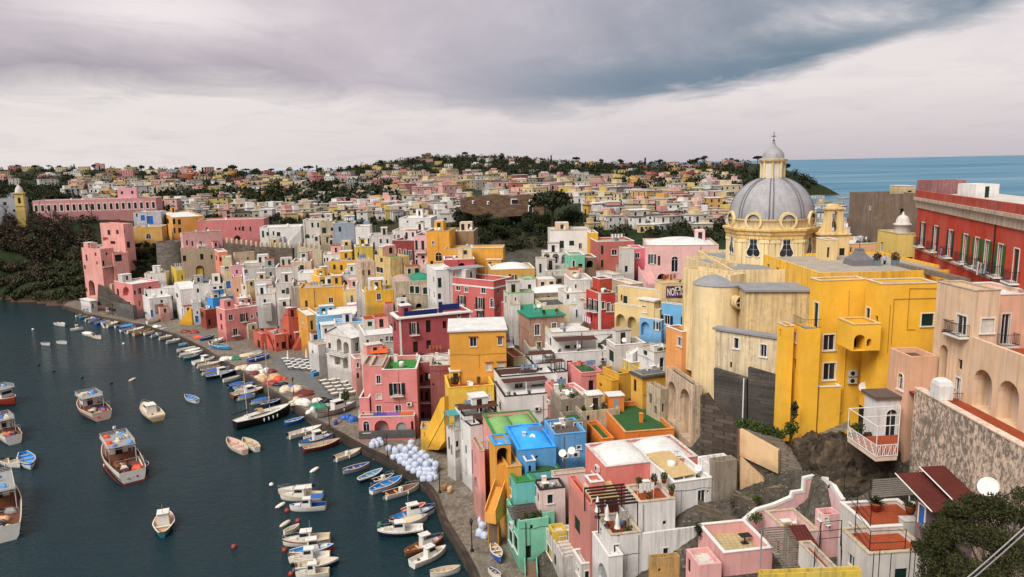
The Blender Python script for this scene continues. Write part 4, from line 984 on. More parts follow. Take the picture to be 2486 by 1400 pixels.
q = MB(); q.box(fr, -.06, .56, 0, 19.8, zb + .753, zb + .86); q.build('coping', plaster((226, 200, 178), .4), rw)
q = MB(); q.box(fr, -.12, 1.0, 16.2, 17.4, zb + .87, zb + 2.0); q.lathe(fr(.44, 16.8, zb + 2.0), [(.8, 0), (.7, .3), (.35, .5), (.01, .52)], 4, math.pi / 4, sm=False); q.build('white_pier', plaster(C['white'], .35), rw)
# balcony house between the yellow building and the blotched wall
BH = H('narrow white house with an arched glass door and a cantilevered railed balcony', 61.5, 2100, 2128, 2186, 968, 1112, 2, 'white', 'S', 'RA:2150,994,2176,1080', dirt=.3, cop=0, clut=0, dp=4)
q = MB(); p0 = at(2058, 1055, 60.6); p1 = at(2126, 1110, 56.2); p2 = at(2178, 1108, 56.4); p3 = at(2180, 1080, 61)
zf = p1.z; P = [V((p.x, p.y, zf)) for p in (p0, p1, p2, p3)]
q.poly([p + V((0, 0, -.02)) for p in P]); q.poly([p + V((0, 0, -.35)) for p in P][::-1])
for i in range(4): q.poly([P[i] - V((0, 0, .02)), P[(i + 1) % 4] - V((0, 0, .02)), P[(i + 1) % 4] - V((0, 0, .35)), P[i] - V((0, 0, .35))])
ob = q.build('balcony', [plaster((220, 190, 170), .3)], BH.root)
q = MB(); q.poly([p + V((0, 0, .01)) for p in P]); q.build('balcony_floor', roof_m('r'), ob)
q = MB()
for a, b_ in ((0, 1), (1, 2)):
 A, B = P[a], P[b_]
 for zz in (.08, 1.0): q.tube(A + V((0, 0, zz)), B + V((0, 0, zz)), .035, n=4)
 n = int((B - A).length / .17)
 for i in range(n + 1): q.tube(A.lerp(B, i / n), A.lerp(B, i / n) + V((0, 0, 1.0)), .016, n=3, cap=False)
 for i in range(4):
  s = (i + .5) / 4; c = A.lerp(B, s)
  q.tube(A.lerp(B, s - .08) + V((0, 0, .1)), A.lerp(B, s + .08) + V((0, 0, .98)), .02, n=3); q.tube(A.lerp(B, s + .08) + V((0, 0, .1)), A.lerp(B, s - .08) + V((0, 0, .98)), .02, n=3)
for i in range(4): q.tube(P[i], P[i] + V((0, 0, 2.6)), .04, n=5); q.tube(P[i] + V((0, 0, 2.6)), P[(i + 1) % 4] + V((0, 0, 2.6)), .04, n=5)
q.tube(P[0].lerp(P[1], .5) + V((0, 0, 2.6)), P[3].lerp(P[2], .5) + V((0, 0, 2.6)), .035, n=5)
q.build('railing', WHITE, ob)
# red palazzo along the top right
A = at(2230, 475, 94); zc = 40.0
A = V((A.x, A.y, 0)); B = at(2500, 520, 61.5); B = V((B.x, B.y, 0))
RP = thing('palazzo', 'long brick red palazzo with green shutters and laundry along the top right', 'palazzo', (A.x, A.y, 27))
d = (B - A).normalized(); n = V((-d.y, d.x, 0)); n = n if n.x > 0 else -n
L = (B - A).length + 6
f = Frame((A.x, A.y, 0), 0, d, n)
wm = plaster((200, 66, 42), .32)
ops = []
for i, (x0, x1, yt_, yb_) in enumerate(((2234, 2246, 530, 590), (2265, 2279, 536, 598), (2301, 2316, 545, 605), (2337, 2355, 550, 618), (2366, 2383, 556, 622), (2391, 2408, 562, 624), (2422, 2444, 568, 628), (2464, 2482, 575, 640))):
 o = dict(zip(('s0', 's1'), sorted(((face_hit(x, 570, f.o, f.v) - f.o).dot(f.u) for x in (x0, x1)))))
 c = (o['s0'] + o['s1']) / 2
 ops.append(dict(s0=c - .55, s1=c + .55, z0=34.2, z1=37.0, t='o' if i != 7 else 's', dep=.16, arch=0, sm=SHUTG if i > 2 else SHUT))
 ops.append(dict(s0=c - .45, s1=c + .45, z0=30.4, z1=31.9, t='w', dep=.16, arch=0))
q = MB(); wall_face(q, f, L, 22, zc, ops); q.box(f, 0, .01, .01, 9, 22, zc); q.box(f, 0, L, 8.99, 9, 22, zc); q.box(f, L - .01, L, .01, 8.985, 22, zc - .02)
q.build('wall', wm, RP)
for o in ops: opening(RP, f, o, 2, wm)
q = MB(); q.box(f, -.4, L, -.5, -.003, zc - .35, zc); q.box(f, -.15, L, -.18, -.002, zc - 1.3, zc - .36); q.build('cornice', plaster((200, 180, 160), .6), RP)
q = MB(); q.box(f, -.3, L, -.3, .1, zc + .003, zc + .85); q.build('parapet', plaster((186, 70, 50), .6), RP)
q = MB(); q.box(f, -.3, L, .1, 9, zc - .01, zc + .3); q.build('roof', roof_m('x'), RP)
q = MB(); q.box(f, 0, L, -.12, -.004, 33.5, 33.75); q.build('string_course', plaster((190, 150, 130), .4), RP)
for o in ops[::2]: balcony(RP, f, o['s0'] - .5, o['s1'] + .5, 34.15, .75)
q = MB(); s = (face_hit(2415, 600, f.o, f.v) - f.o).dot(f.u); q.tube(f(s, -.1, 27), f(s, -.1, zc - 1), .06); q.build('drain_pipe', IRON, RP)
for i, (px, c) in enumerate(((2292, (226, 200, 190)), (2300, (120, 70, 80)), (2308, (150, 140, 190)), (2405, (230, 226, 222)), (2412, (214, 170, 180)), (2418, (30, 120, 100)), (2426, (110, 80, 140)))):
 s = (face_hit(px, 605, f.o, f.v) - f.o).dot(f.u)
 q = MB(); w = .45; z = 35.1
 q.grid([[f(s - w / 2 + w * k / 4, -.95 + .05 * math.sin(k * 2.1 + j), z - j * .32) for k in range(5)] for j in range(4 + i % 2)])
 o = q.build('laundry', plain('laundry_%d' % i, c, .85), loc=f(s, -.95, z - 1))
 tag(o, ['pale pink', 'dark red', 'lilac', 'white', 'rosy', 'green', 'violet'][i] + ' laundry hanging from a balcony of the red palazzo', 'laundry', 'laundry on the red palazzo')
H('brown windowless house block left of the red palazzo', 108, None, 2126, 2232, 471, 560, -2, (128, 106, 88), 'k', 'Rv:2186,506,2194,517', dp=9, dirt=.7, cop=0, clut=0)
H('weathered pink roof tower behind the brown block at top right', 118, None, 2262, 2346, 438, 480, -5, (170, 110, 110), 'k', '', dp=5, dirt=.8, cop=0, clut=0, ctrl=False, sink=2)
H('small white roof house with a tall dark door behind the red palazzo', 84, None, 2370, 2427, 447, 492, -5, 'white', 'w', 'Rk:2391,452,2402,484', dp=4, dirt=.2, cop=0, clut=0, ctrl=False, sink=1)
H('cream roof box between the brown block and the pink roof tower', 112, None, 2191, 2222, 452, 475, -2, 'cream', 'w', 'Rv:2204,462,2214,466', dp=4, clut=0, ctrl=False, sink=2)
# --- stained annex, church body, dome
AN = H('stained cream church annex with a lead roof and two windows', 74.5, 1737, 1888, 1897, 822, 940, 46, (224, 202, 164), 'L', 'Lw:1782,820,1793,846 Lw:1846,836,1861,866 Lv:1772,878,1777,893', dirt=.7, clut=0)
CH = thing('church', 'pale yellow church with a big grey ribbed dome and lantern', 'church', V((at(1868, 660, 100).x, 100, 8)))
chy = plaster((232, 206, 152), .45); chs = plaster((226, 192, 134), .62)
lead = roof_m('l')
H('', 86, None, 1774, 1812, 668, 830, 30, (230, 202, 150), 'l', '', root=CH, auto=False, dp=8, dirt=.5, cop=0, clut=0)
hb = H('', 82, None, 1812, 1968, 708, 850, -6, (226, 196, 142), 'L', '', root=CH, auto=False, dp=5, dirt=.62, cop=0, clut=0)
H('', 90, None, 1778, 1972, 656, 720, -3, (232, 206, 154), 'l', '', root=CH, auto=False, dp=22, dirt=.5, cop=0, clut=0)
H('', 96, None, 1722, 1790, 640, 700, 10, (230, 204, 152), 'l', '', root=CH, auto=False, dp=8, dirt=.5, cop=0, clut=0)
H('', 96, None, 1968, 2030, 655, 700, -3, (232, 206, 154), 'l', '', root=CH, auto=False, dp=10, dirt=.25, cop=0, clut=0)
# apse
ca = at(1742, 700, 88); r = 58 * mpp(88)
q = MB(); za = at(1737, 697, 85).z
q.lathe((ca.x, ca.y, 0), [(r * 1.02, za - 22), (r, za - 8), (r, za)], 28); q.build('apse', plaster((232, 206, 156), .3), CH)
q = MB(); q.lathe((ca.x, ca.y, za), [(r + .12, 0), (r * .9, .3), (r * .6, .75), (.05, 1.1)], 28); q.build('apse_roof', lead, CH)
q = MB(); p = at(1790, 733, 85.2); fq = Frame(p, R_(30))
for k in range(20):
 a0, a1 = 2 * math.pi * k / 20, 2 * math.pi * (k + 1) / 20
 g = lambda a, rr, y: fq(math.cos(a) * rr, y, math.sin(a) * rr)
 q.poly([g(a0, .62, -.5), g(a1, .62, -.5), g(a1, .78, -.5), g(a0, .78, -.5)], 0); q.poly([g(a0, .78, -.5), g(a1, .78, -.5), g(a1, .78, .4), g(a0, .78, .4)], 0)
 q.poly([g(a0, 0.01, -.46), g(a1, 0.01, -.46), g(a1, .62, -.46)], 1)
q.box(fq, -.05, .05, -.5, -.47, -.62, .62, 2); q.box(fq, -.62, .62, -.5, -.47, -.05, .05, 2)
q.build('round_window', [chs, DARK, WHITE], CH)
# drum
DC = at(1869, 600, 102); cx, cy = DC.x, DC.y; k = mpp(102) * 1.0
zY = lambda y: at(1869, y, 96.5).z
R = 104 * mpp(100)
phi0 = math.atan2(-cy, -cx)            # one corner of the octagon looks at the quay
oct_ = lambda rr: [V((cx + rr * math.cos(phi0 + j * math.pi / 4), cy + rr * math.sin(phi0 + j * math.pi / 4), 0)) for j in range(8)]
zb_, zc_ = zY(656), zY(566)
q = MB(); o8 = oct_(R); q.prism(o8, zb_ - 3, zc_); q.build('drum', chy, CH)
q = MB(); q.lathe((cx, cy, 0), [(R + .02, zc_ - .9), (R + .12, zc_ - .85), (R + .14, zc_ - .45), (R + .3, zc_ - .3), (R + .35, zc_), (R + .6, zc_ + .25), (R + .62, zc_ + .5), (R + .1, zc_ + .62)], 8, phi0, sm=False); q.build('cornice', plaster((228, 190, 120), .45), CH)
q = MB(); q.lathe((cx, cy, 0), [(R + .05, zb_ - .5), (R + .22, zb_ - .35), (R + .22, zb_ + .25), (R + .02, zb_ + .4)], 8, phi0, sm=False); q.build('base_moulding', plaster((228, 190, 120), .5), CH)
zd = zY(533)
q = MB(); q.lathe((cx, cy, 0), [(R - .2, zc_ + .6), (R - .25, zd - .3), (R - .1, zd - .25), (R - .1, zd)], 32); q.build('attic_ring', chy, CH)
q = MB()
for j in range(8):
 p = o8[j];
 for s in (-1, 1):
  e = (o8[(j + s) % 8] - p).normalized(); nn = (o8[(j + s) % 8] + p) / 2 - V((cx, cy, 0)); nn = nn.normalized()
  fp = Frame((p.x, p.y, 0), 0, e, nn)
  for w0 in (.12, .75): q.box(fp, w0, w0 + .5, .003, .13, zb_ + .4, zc_ - .9); q.box(fp, w0 - .06, w0 + .56, .004, .2, zc_ - 1.35, zc_ - .95)
q.build('pilasters', plaster((238, 214, 160), .35), CH)
def keyhole(sc):
 pts = []
 for i in range(9): a = math.pi * i / 8; pts.append((.52 * math.cos(a), 1.25 + .55 * math.sin(a)))
 pts += [(-.46, .6), (-.62, .1)]
 for i in range(7): a = math.pi * (.8 + i * 1.05 / 6); pts.append((-.45 + .48 * math.cos(a), -.55 + .5 * math.sin(a)))
 pts += [(0, -.72)]
 for i in range(7): a = math.pi * (1.15 + i * 1.05 / 6); pts.append((.45 + .48 * math.cos(a), -.55 + .5 * math.sin(a)))
 pts += [(.62, .1), (.46, .6)]
 return [(x * sc, z * sc) for x, z in pts]
for j in range(8):
 a, b_ = o8[j], o8[(j + 1) % 8]; c = (a + b_) / 2; e = (b_ - a).normalized(); nn = (c - V((cx, cy, 0))).normalized()
 fp = Frame((c.x, c.y, zY(606)), 0, e, nn)
 q = MB(); s = 1.0
 K = keyhole(1.0); K2 = [(x * 1.2, z * 1.13 + .04) for x, z in K]
 for i in range(len(K)):
  i2 = (i + 1) % len(K)
  q.poly([fp(K[i][0], .12, K[i][1]), fp(K[i2][0], .12, K[i2][1]), fp(K2[i2][0], .12, K2[i2][1]), fp(K2[i][0], .12, K2[i][1])])
  q.poly([fp(K2[i][0], .12, K2[i][1]), fp(K2[i2][0], .12, K2[i2][1]), fp(K2[i2][0], -.02, K2[i2][1]), fp(K2[i][0], -.02, K2[i][1])])
  q.poly([fp(K[i][0], .12, K[i][1]), fp(K[i2][0], .12, K[i2][1]), fp(K[i2][0], .015, K[i2][1]), fp(K[i][0], .015, K[i][1])])
 ob = q.build('window_frame', WHITE, CH)
 q = MB(); q.poly([fp(x, .02, z) for x, z in K]); q.build('pane', GLASS, ob)
 q = MB(); q.box(fp, -.03, .03, .022, .06, -.7, 1.75)
 for z in (-.1, .6, 1.2): q.box(fp, -.5, .5, .0222, .05, z, z + .05)
 q.build('window_bars', STEEL, ob)
 # oculus at the foot of the dome
 fo = Frame((cx + nn.x * (99 * mpp(100) - .1), cy + nn.y * (99 * mpp(100) - .1), zY(538)), 0, e, nn)
 q = MB(); n = 24
 for i in range(n):
  a0, a1 = 2 * math.pi * i / n, 2 * math.pi * (i + 1) / n
  g = lambda a, rr, y: fo(math.cos(a) * rr, y, math.sin(a) * rr)
  q.poly([g(a0, .88, .34), g(a1, .88, .34), g(a1, 1.2, .34), g(a0, 1.2, .34)], 0); q.poly([g(a0, 1.2, .34), g(a1, 1.2, .34), g(a1, 1.2, -2.2), g(a0, 1.2, -2.2)], 0, True)
  q.poly([g(a0, .88, .34), g(a1, .88, .34), g(a1, .88, .24), g(a0, .88, .24)], 0); q.poly([g(a0, .01, .26), g(a1, .01, .26), g(a1, .88, .26)], 1)
 q.build('oculus', [chy, plaster((226, 220, 210), .35)], CH)
# dome, ribs, lantern, cupola, cross
Rd = 99 * mpp(100); zt_ = zY(434); Hd = zt_ - zd
prof = []
for i in range(19):
 t_ = i / 18; a = t_ * math.pi / 2 * .86
 prof.append((Rd * math.cos(a) ** .92, zd + Hd * math.sin(a) / math.sin(math.pi / 2 * .86)))
q = MB(); q.lathe((cx, cy, 0), prof, 64)
mt, t = newmat('lead_dome')
geo = t.n('ShaderNodeTexCoord').outputs['Object']
nz = t.noise(geo, .5, 6, .65); n2 = t.noise(geo, 1.2, 5, .65, (2.5, 2.5, .3)); sep = t.n('ShaderNodeSeparateXYZ'); t.l(geo, sep.inputs[0])
wv = t.math('FRACT', t.math('MULTIPLY', sep.outputs[2], 2.6))
col = t.mix(t.ramp(nz, .35, .7), lin((168, 166, 168)), lin((142, 140, 144)))
col = t.mix(t.ramp(n2, .5, .75, 0, .7), col, lin((118, 114, 114)))
col = t.mix(t.ramp(wv, .0, .12, .35, 0), col, lin((110, 108, 112)))
t.bsdf(col, .55, wv, .25, .03, .35)
DOMEM = mt
q.build('dome', mt, CH)
q = MB()
for j in range(8):
 a = phi0 + j * math.pi / 4
 for da in (-.045, .045):
  pts = [V((cx + rr * 1.004 * math.cos(a + da * (Rd / max(rr, 1.2)) ** .6), cy + rr * 1.004 * math.sin(a + da * (Rd / max(rr, 1.2)) ** .6), z + .02)) for rr, z in prof]
  q.path(pts, .09, 5)
q.build('dome_ribs', plain('dark_lead', (112, 110, 114), .5), CH)
rl = 27 * mpp(100); zl0 = zt_ - .3; zl1 = zY(388)
q = MB(); q.prism(oct_(rl * .95), zl0 - 1, zl1); q.build('lantern_wall', plaster((228, 220, 204), .3), CH); q = MB()
for j in range(8):
 p = oct_(rl)[j]; q.tube((p.x, p.y, zl0), (p.x, p.y, zl1), .16, n=6)
q.lathe((cx, cy, 0), [(rl, zl1 - .35), (rl * 1.2, zl1 - .15), (rl * 1.28, zl1 + .1), (rl * 1.0, zl1 + .15)], 8, phi0, sm=False)
q.lathe((cx, cy, 0), [(rl * 1.25, zl0 - .3), (rl * 1.2, zl0 + .15), (rl, zl0 + .2)], 8, phi0, sm=False)
lo = q.build('lantern', chy, CH)
q = MB(); o8b = oct_(rl * .95)
for j in range(8):
 a, b_ = o8b[j], o8b[(j + 1) % 8]; c = (a + b_) / 2; fp = Frame((c.x, c.y, 0), 0, (b_ - a).normalized(), (c - V((cx, cy, 0))).normalized()); q.box(fp, -.3, .3, .003, .03, zl0 + .5, zl1 - .7)
q.build('lantern_panel', plaster((226, 216, 200), .3), lo)
zt2 = zY(341); hc = zt2 - zl1
q = MB(); q.lathe((cx, cy, zl1 + .12), [(rl * .98, 0), (rl * .95, .15 * hc), (rl * .9, .3 * hc), (rl * .7, .48 * hc), (rl * .4, .62 * hc), (rl * .2, .75 * hc), (rl * .12, .9 * hc), (rl * .14, .93 * hc), (.05, 1.0 * hc)], 32); q.build('cupola', DOMEM, CH)
q = MB(); zx = zY(316); q.ball((cx, cy, zt2 + .1), .16, .16, .17, 8, 4); q.tube((cx, cy, zt2), (cx, cy, zx), .045, n=5); fq = Frame((cx, cy, 0)); q.box(fq, -.32, .32, -.04, .04, zx - .62, zx - .53); q.build('cross', IRON, CH)
# bell gable beside the dome
bgl = thing('bell_gable', 'small yellow bell gable with scrolls and a hanging bell right of the dome', 'bell gable', at(2020, 640, 97))
p = at(1998, 570, 97); fb = Frame((p.x, p.y, 0), R_(-3)); s = mpp(97) * 1.01
zz = lambda y: at(2020, y, 97).z
q = MB(); op = [dict(s0=18 * s, s1=34 * s, z0=zz(562), z1=zz(512), dep=.9, arch=1)]
wall_face(q, fb, 52 * s, zz(570), zz(508), []) if False else None
f1 = Frame(fb(6 * s, 0, 0), 0, fb.u, fb.v); op = [dict(s0=14 * s, s1=26 * s, z0=zz(562), z1=zz(512), dep=.9, arch=1)]
wall_face(q, f1, 40 * s, zz(570), zz(508), op)
f2 = Frame(f1(0, .9, 0), 0, fb.u, fb.v); wall_face(q, f2, 40 * s, zz(570), zz(508), [dict(op[0], dep=0.0)])
q.box(f1, 0, .01, .0, .9, zz(570), zz(508)); q.box(f1, 40 * s - .01, 40 * s, 0, .9, zz(570), zz(508))
q.box(f1, -.2, 40 * s + .2, -.2, 1.1, zz(508), zz(504));
for i in range(8):
 a0, a1 = math.pi * i / 8, math.pi * (i + 1) / 8; c = 20 * s; rr = 15 * s
 q.poly([f1(c + rr * math.cos(a0), -.1, zz(504) + rr * .6 * math.sin(a0)), f1(c + rr * math.cos(a1), -.1, zz(504) + rr * .6 * math.sin(a1)), f1(c + rr * math.cos(a1), 1.0, zz(504) + rr * .6 * math.sin(a1)), f1(c + rr * math.cos(a0), 1.0, zz(504) + rr * .6 * math.sin(a0))])
q.poly([f1(20 * s + 15 * s * math.cos(math.pi * i / 8), -.1, zz(504) + 9 * s * math.sin(math.pi * i / 8)) for i in range(9)])
for sg in (-1, 1):    # scrolled shoulders
 x0 = 0 if sg < 0 else 40 * s
 pr = [(0, 0), (16, 0), (14, 6), (7, 16), (3, 30), (0, 46)]
 P_ = [f1(x0 + sg * a * s, .2, zz(570) + b_ * s) for a, b_ in pr]; q.poly(P_); P2 = [v + fb.v * .6 for v in P_]; q.poly(P2[::-1])
 for i in range(len(pr) - 1): q.poly([P_[i], P_[i + 1], P2[i + 1], P2[i]])
q.box(fb, -6 * s, 62 * s, -.1, 3, zz(660), zz(570)); q.box(fb, -9 * s, 65 * s, -.3, 3.2, zz(570), zz(566))
q.build('gable_wall', plaster((232, 200, 138), .4), bgl)
q = MB(); q.lathe(f1(20 * s, .4, zz(552)), [(.42, 0), (.34, .2), (.25, .6), (.1, .8), (.02, .85)], 12); q.build('bell', plain('bronze', (70, 64, 52), .5, .1, .6), bgl)
q = MB(); q.box(fb, 40 * s, 52 * s, -.115, -.102, zz(636), zz(602)); q.build('door', DARK, bgl)
H('slim yellow turret in front of the bell gable', 92, None, 2004, 2034, 582, 665, 2, (232, 204, 146), 'c', 'Rv:2008,600,2014,625', dp=2.5, dirt=.3, clut=0, ctrl=False, name='turret', cat='turret')
t = H('yellow house with a small white domed turret beside the red palazzo', 97, None, 2182, 2226, 568, 660, -2, (224, 196, 110), 'w', 'Rv:2196,624,2216,642', dp=6, dirt=.15, clut=0)
q = MB(); c = t.fr(t.L1 * .55, 1.8, t.H); q.lathe(c, [(1.0, 0), (1.0, 1.0), (1.15, 1.05), (1.15, 1.2), (.85, 1.3), (.8, 1.8), (.55, 2.2), (.12, 2.45), (.12, 2.75), (.01, 2.8)], 16); q.build('turret', plaster(C['offw'], .2), t.root)
H('long peach house with white roof edge between dome and red palazzo', 104, None, 2060, 2176, 592, 660, 3, (228, 180, 134), 'w', 'Rv:2064,600,2068,612', dp=9, dirt=.2)
H('white chimneyed roof house right of the bell gable', 116, None, 2050, 2170, 553, 600, 4, 'white', 'w', 'Rk:2098,560,2108,580', dp=9)
H('pale house behind the bell gable', 126, None, 1968, 2100, 540, 600, 0, 'offw', 'g', 'Rv:1990,548,1996,560', dp=8, dirt=.6)
# --- retaining walls and cliff below the church
rg = stone('dark_formwork_concrete', (96, 90, 86), 4.5, .32, .62, .06, .9); rg2 = stone('dark_masonry_grid', (104, 92, 82), .5, .42, .45, .25, .9); rs = stone('grey_blockwork', (150, 138, 122), .5, .26, .45)
panel('retaining_wall', 'dark concrete retaining wall under the church annex', 'retaining wall', (1735, 950, 76.5), (1812, 950, 74.5), [(1733, 894), (1813, 919), (1813, 1046), (1733, 1020)], .6, rg)
panel('retaining_wall', 'taller dark concrete retaining wall under the golden yellow building', 'retaining wall', (1812, 950, 74.3), (1930, 950, 71.8), [(1816, 892), (1884, 912), (1928, 938), (1944, 1062), (1816, 1046)], .6, rg)
panel('retaining_wall', 'dark rough retaining wall between the ruined arcade and the beige wall', 'retaining wall', (1700, 1050, 73), (1800, 1060, 70.5), [(1700, 960), (1716, 955), (1733, 980), (1760, 1006), (1800, 1040), (1800, 1140), (1700, 1120)], .5, rg2)
for x_, y0_, y1_, D_, l_ in ((1806, 918, 1045, 74.0, 'white drain pipe between the two dark concrete walls'), (1794, 1044, 1196, 67.5, 'reddish drain pipe at the left edge of the beige retaining wall'), (1712, 960, 1005, 75, 'thin white pipe under the church apse')):
 p = at(x_, y0_, D_); q = MB(); q.tube(p, V((p.x, p.y, at(x_, y1_, D_).z)), .07, n=6); tag(q.build('drain_pipe', WHITE if x_ != 1794 else plain('rust_pipe', (130, 84, 66), .6), loc=p), l_, 'pipe')
panel('retaining_wall', 'beige plastered retaining wall above the brown lattice house', 'retaining wall', (1790, 1100, 68.5), (1895, 1100, 66.0), [(1796, 1042), (1889, 1094), (1889, 1150), (1796, 1106)], .5, plaster((218, 182, 138), .1))
panel('retaining_wall', 'long grey block retaining wall beside the dark stairway', 'retaining wall', (1790, 1100, 69.2), (1960, 1100, 65.2), [(1792, 1040), (1870, 1062), (1895, 1070), (1962, 1152), (1970, 1230), (1860, 1215), (1792, 1190)], .5, rs)
panel('retaining_wall', 'crumbling beige lower retaining wall with exposed blocks', 'retaining wall', (1790, 1150, 67.8), (1895, 1150, 65.4), [(1796, 1110), (1850, 1160), (1870, 1196), (1796, 1196)], .4, plaster((214, 176, 130), .6))
panel('parapet_wall', 'crumbling parapet wall along the lane below the golden yellow building', 'parapet wall', (1940, 1060, 69.0), (2065, 1030, 67.0), [(1936, 1078), (2062, 1022), (2064, 1042), (1938, 1096)], .4, stone('parapet_stone', (186, 168, 140), .4, .25, .5))
for i, (lb, pts, D0, D1) in enumerate((('low stone garden wall left of the pink terrace house', [(1694, 1216), (1782, 1262), (1782, 1280), (1694, 1240)], 65, 62.5), ('stone yard wall behind the pink terrace house', [(1780, 1190), (1836, 1226), (1836, 1250), (1780, 1215)], 65.5, 63.8), ('rough stone yard wall beside the dark stairway', [(1858, 1188), (1950, 1170), (1950, 1230), (1860, 1225)], 64.6, 64.8))):
 panel('garden_wall', lb, 'garden wall', (pts[0][0], 1200, D0), (pts[1][0], 1200, D1), pts, .4, stone('garden_stone', (136, 122, 106), .45, .25, .45))
# ------------------------------------------------------------------ upper town
H('red house with a small roof loggia above the laundry house', 123, 1438, 1456, 1486, 678, 735, 20, (190, 66, 50), 'c', 'Rk:1444,684,1450,700 Ry:1440,682,1452,700', dirt=.2)
t = H('red house with white corner strip, tall windows and washing on its balcony', 119, 1423, 1455, 1494, 713, 800, 18, (196, 64, 58), 'c', 'Lp:1430,726,1437,752 Lp:1442,728,1449,754 Rw:1461,732,1468,750 Rw:1473,735,1481,756 Rw:1485,739,1489,756 Ld:1433,765,1438,780', dirt=.2)
mb = MB(); mb.box(t.fr, -.05, .3, -.05, -.003, 0, t.H); mb.box(t.fr, -.05, -.003, -.003, .3, 0, t.H); mb.build('corner_strip', WHITE, t.root)
mb = MB(); f = t.ff['L']
for i in range(4): mb.grid([[f(.6 + i * .9 + k * .18, -.95 + .04 * math.sin(k * 2 + i), t.H - 4.2 - j * .35) for k in range(4)] for j in range(4)])
tag(mb.build('laundry', plain('pale_laundry', (206, 200, 220), .85), loc=f(1, -.9, t.H - 5)), 'pale washing hung across the front of the red house', 'laundry')
H('cream house with a two arched terrace left of the light blue house', 113, 1500, 1606, 1613, 706, 790, 46, (224, 196, 138), 'w', 'Lk:1513,718,1523,746 Lv:1507,715,1511,730', dirt=.15)
t2 = H('', 110.5, 1492, 1602, 1610, 752, 810, 46, (224, 196, 138), 'c', 'La:1496,762,1517,800 La:1524,768,1544,806', root=HOUSES['cream house with a two arched terrace left of the light blue house'].root, dirt=.15)
H('', 111, 1551, 1588, 1601, 732, 765, 40, (224, 196, 138), 'W', 'Lw:1558,742,1569,758', root=t2.root, dirt=.15, clut=0, ctrl=False)
t = H('light blue house with dark open shutters under the graffiti banner', 106, 1607, 1684, 1692, 745, 832, 46, (110, 172, 214), 'c', 'Lo:1613,765,1626,787 Lo:1662,770,1677,794', dirt=.1)
H('', 105.5, 1553, 1606, 1612, 778, 830, 46, (120, 170, 210), 'c', 'La:1556,781,1577,815 Lo:1592,780,1599,800', root=t.root, dirt=.15, ctrl=False)
bw = H('cream wall house carrying the graffiti banner', 111, None, 1607, 1690, 689, 745, 5, (226, 196, 140), 'c', '', dp=4, dirt=.2)
# banner with its lettering
f = bw.ff['R']
A_ = [face_hit(x, y, f.o + f.v * 0, f.v) for x, y in ((1617, 697), (1684, 692), (1684, 720), (1617, 722))]
bx = sorted(((p - f.o).dot(f.u)) for p in A_); zzs = sorted(p.z - f.o.z for p in A_)
bn = thing('banner', 'dark graffiti banner lettered NON IO MA in white on the cream wall house', 'banner', A_[3])
mt, t_ = newmat('graffiti_cloth')
co = t_.n('ShaderNodeTexCoord').outputs['Object']; nz = t_.noise(co, 2.2, 5, .7); n3 = t_.noise(co, 1.3, 3, .6)
col = t_.mix(t_.ramp(nz, .48, .56), lin((44, 36, 60)), lin((120, 60, 74))); col = t_.mix(t_.ramp(n3, .55, .62), col, lin((70, 64, 130)))
t_.bsdf(col, .8)
q = MB(); q.box(f, bx[0], bx[-1], -.1, -.03, zzs[0], zzs[-1]); q.build('cloth', mt, bn)
cu = bpy.data.curves.new('lettering', 'FONT'); cu.body = 'NON IO MA'; cu.align_x = 'CENTER'; cu.align_y = 'CENTER'; cu.size = 1.0; cu.extrude = .012; cu.offset = .02
to = bpy.data.objects.new('lettering_curve', cu); COL.objects.link(to)
bpy.context.view_layer.update()
me = bpy.data.meshes.new_from_object(to.evaluated_get(bpy.context.evaluated_depsgraph_get()))
bpy.data.objects.remove(to)
xs = [v.co.x for v in me.vertices]; ys = [v.co.y for v in me.vertices]
W_ = (bx[-1] - bx[0]) * .92; Hh_ = (zzs[-1] - zzs[0]) * .66
sx = W_ / (max(xs) - min(xs)); sy = Hh_ / (max(ys) - min(ys)); cxm = (bx[0] + bx[-1]) / 2; czm = (zzs[0] + zzs[-1]) / 2
for v in me.vertices:
 p = f(cxm + (v.co.x - (max(xs) + min(xs)) / 2) * sx, -.115 - v.co.z, czm + (v.co.y - (max(ys) + min(ys)) / 2) * sy) - ORG[bn.name]; v.co = p
me.materials.clear(); me.materials.append(WHITE)
o = bpy.data.objects.new('lettering', me); COL.objects.link(o); o.parent = bn
H('orange house tucked against the church apse', 92, 1617, 1656, 1690, 806, 930, 20, (230, 158, 92), 'k', 'Lw:1645,818,1655,840', dirt=.2)
t = H('pale pink palazzo with a white bulging roof and an arched doorway', 146, None, 1567, 1745, 596, 700, -8, (232, 184, 180), 'w', 'Ro:1579,617,1587,640 Rk:1597,621,1603,644 RA:1630,622,1646,660 Rk:1670,630,1676,650 Rx:1596,664,1619,690 Rs:1715,636,1726,652', dp=14, dirt=.15, par=.3)
dome(t, .5, .5, .42, .4); roof_rail(t, 'B', .6)
stair(t.root, at(1582, 690, 143), at(1562, 655, 147), 2.2, plaster((232, 184, 180), .2), None, .8, base=12)
H('small hot pink house between the rust pink house and the pale palazzo', 149, None, 1537, 1566, 603, 668, 2, (226, 110, 126), 'w', 'Rw:1542,614,1553,626', dp=6, dirt=.1)
H('rust pink house with a white bay window left of the hot pink house', 158, None, 1449, 1540, 587, 670, 4, (188, 104, 92), 'c', 'Rk:1459,596,1465,617 Rk:1459,631,1465,649 Rw:1485,605,1498,619 Rd:1500,640,1512,660', dp=9, dirt=.2)
H('plain cream house below the hot pink house', 146, None, 1512, 1540, 604, 672, 3, 'offw', 'w', 'Rd:1517,645,1524,660', dp=4, dirt=.2)
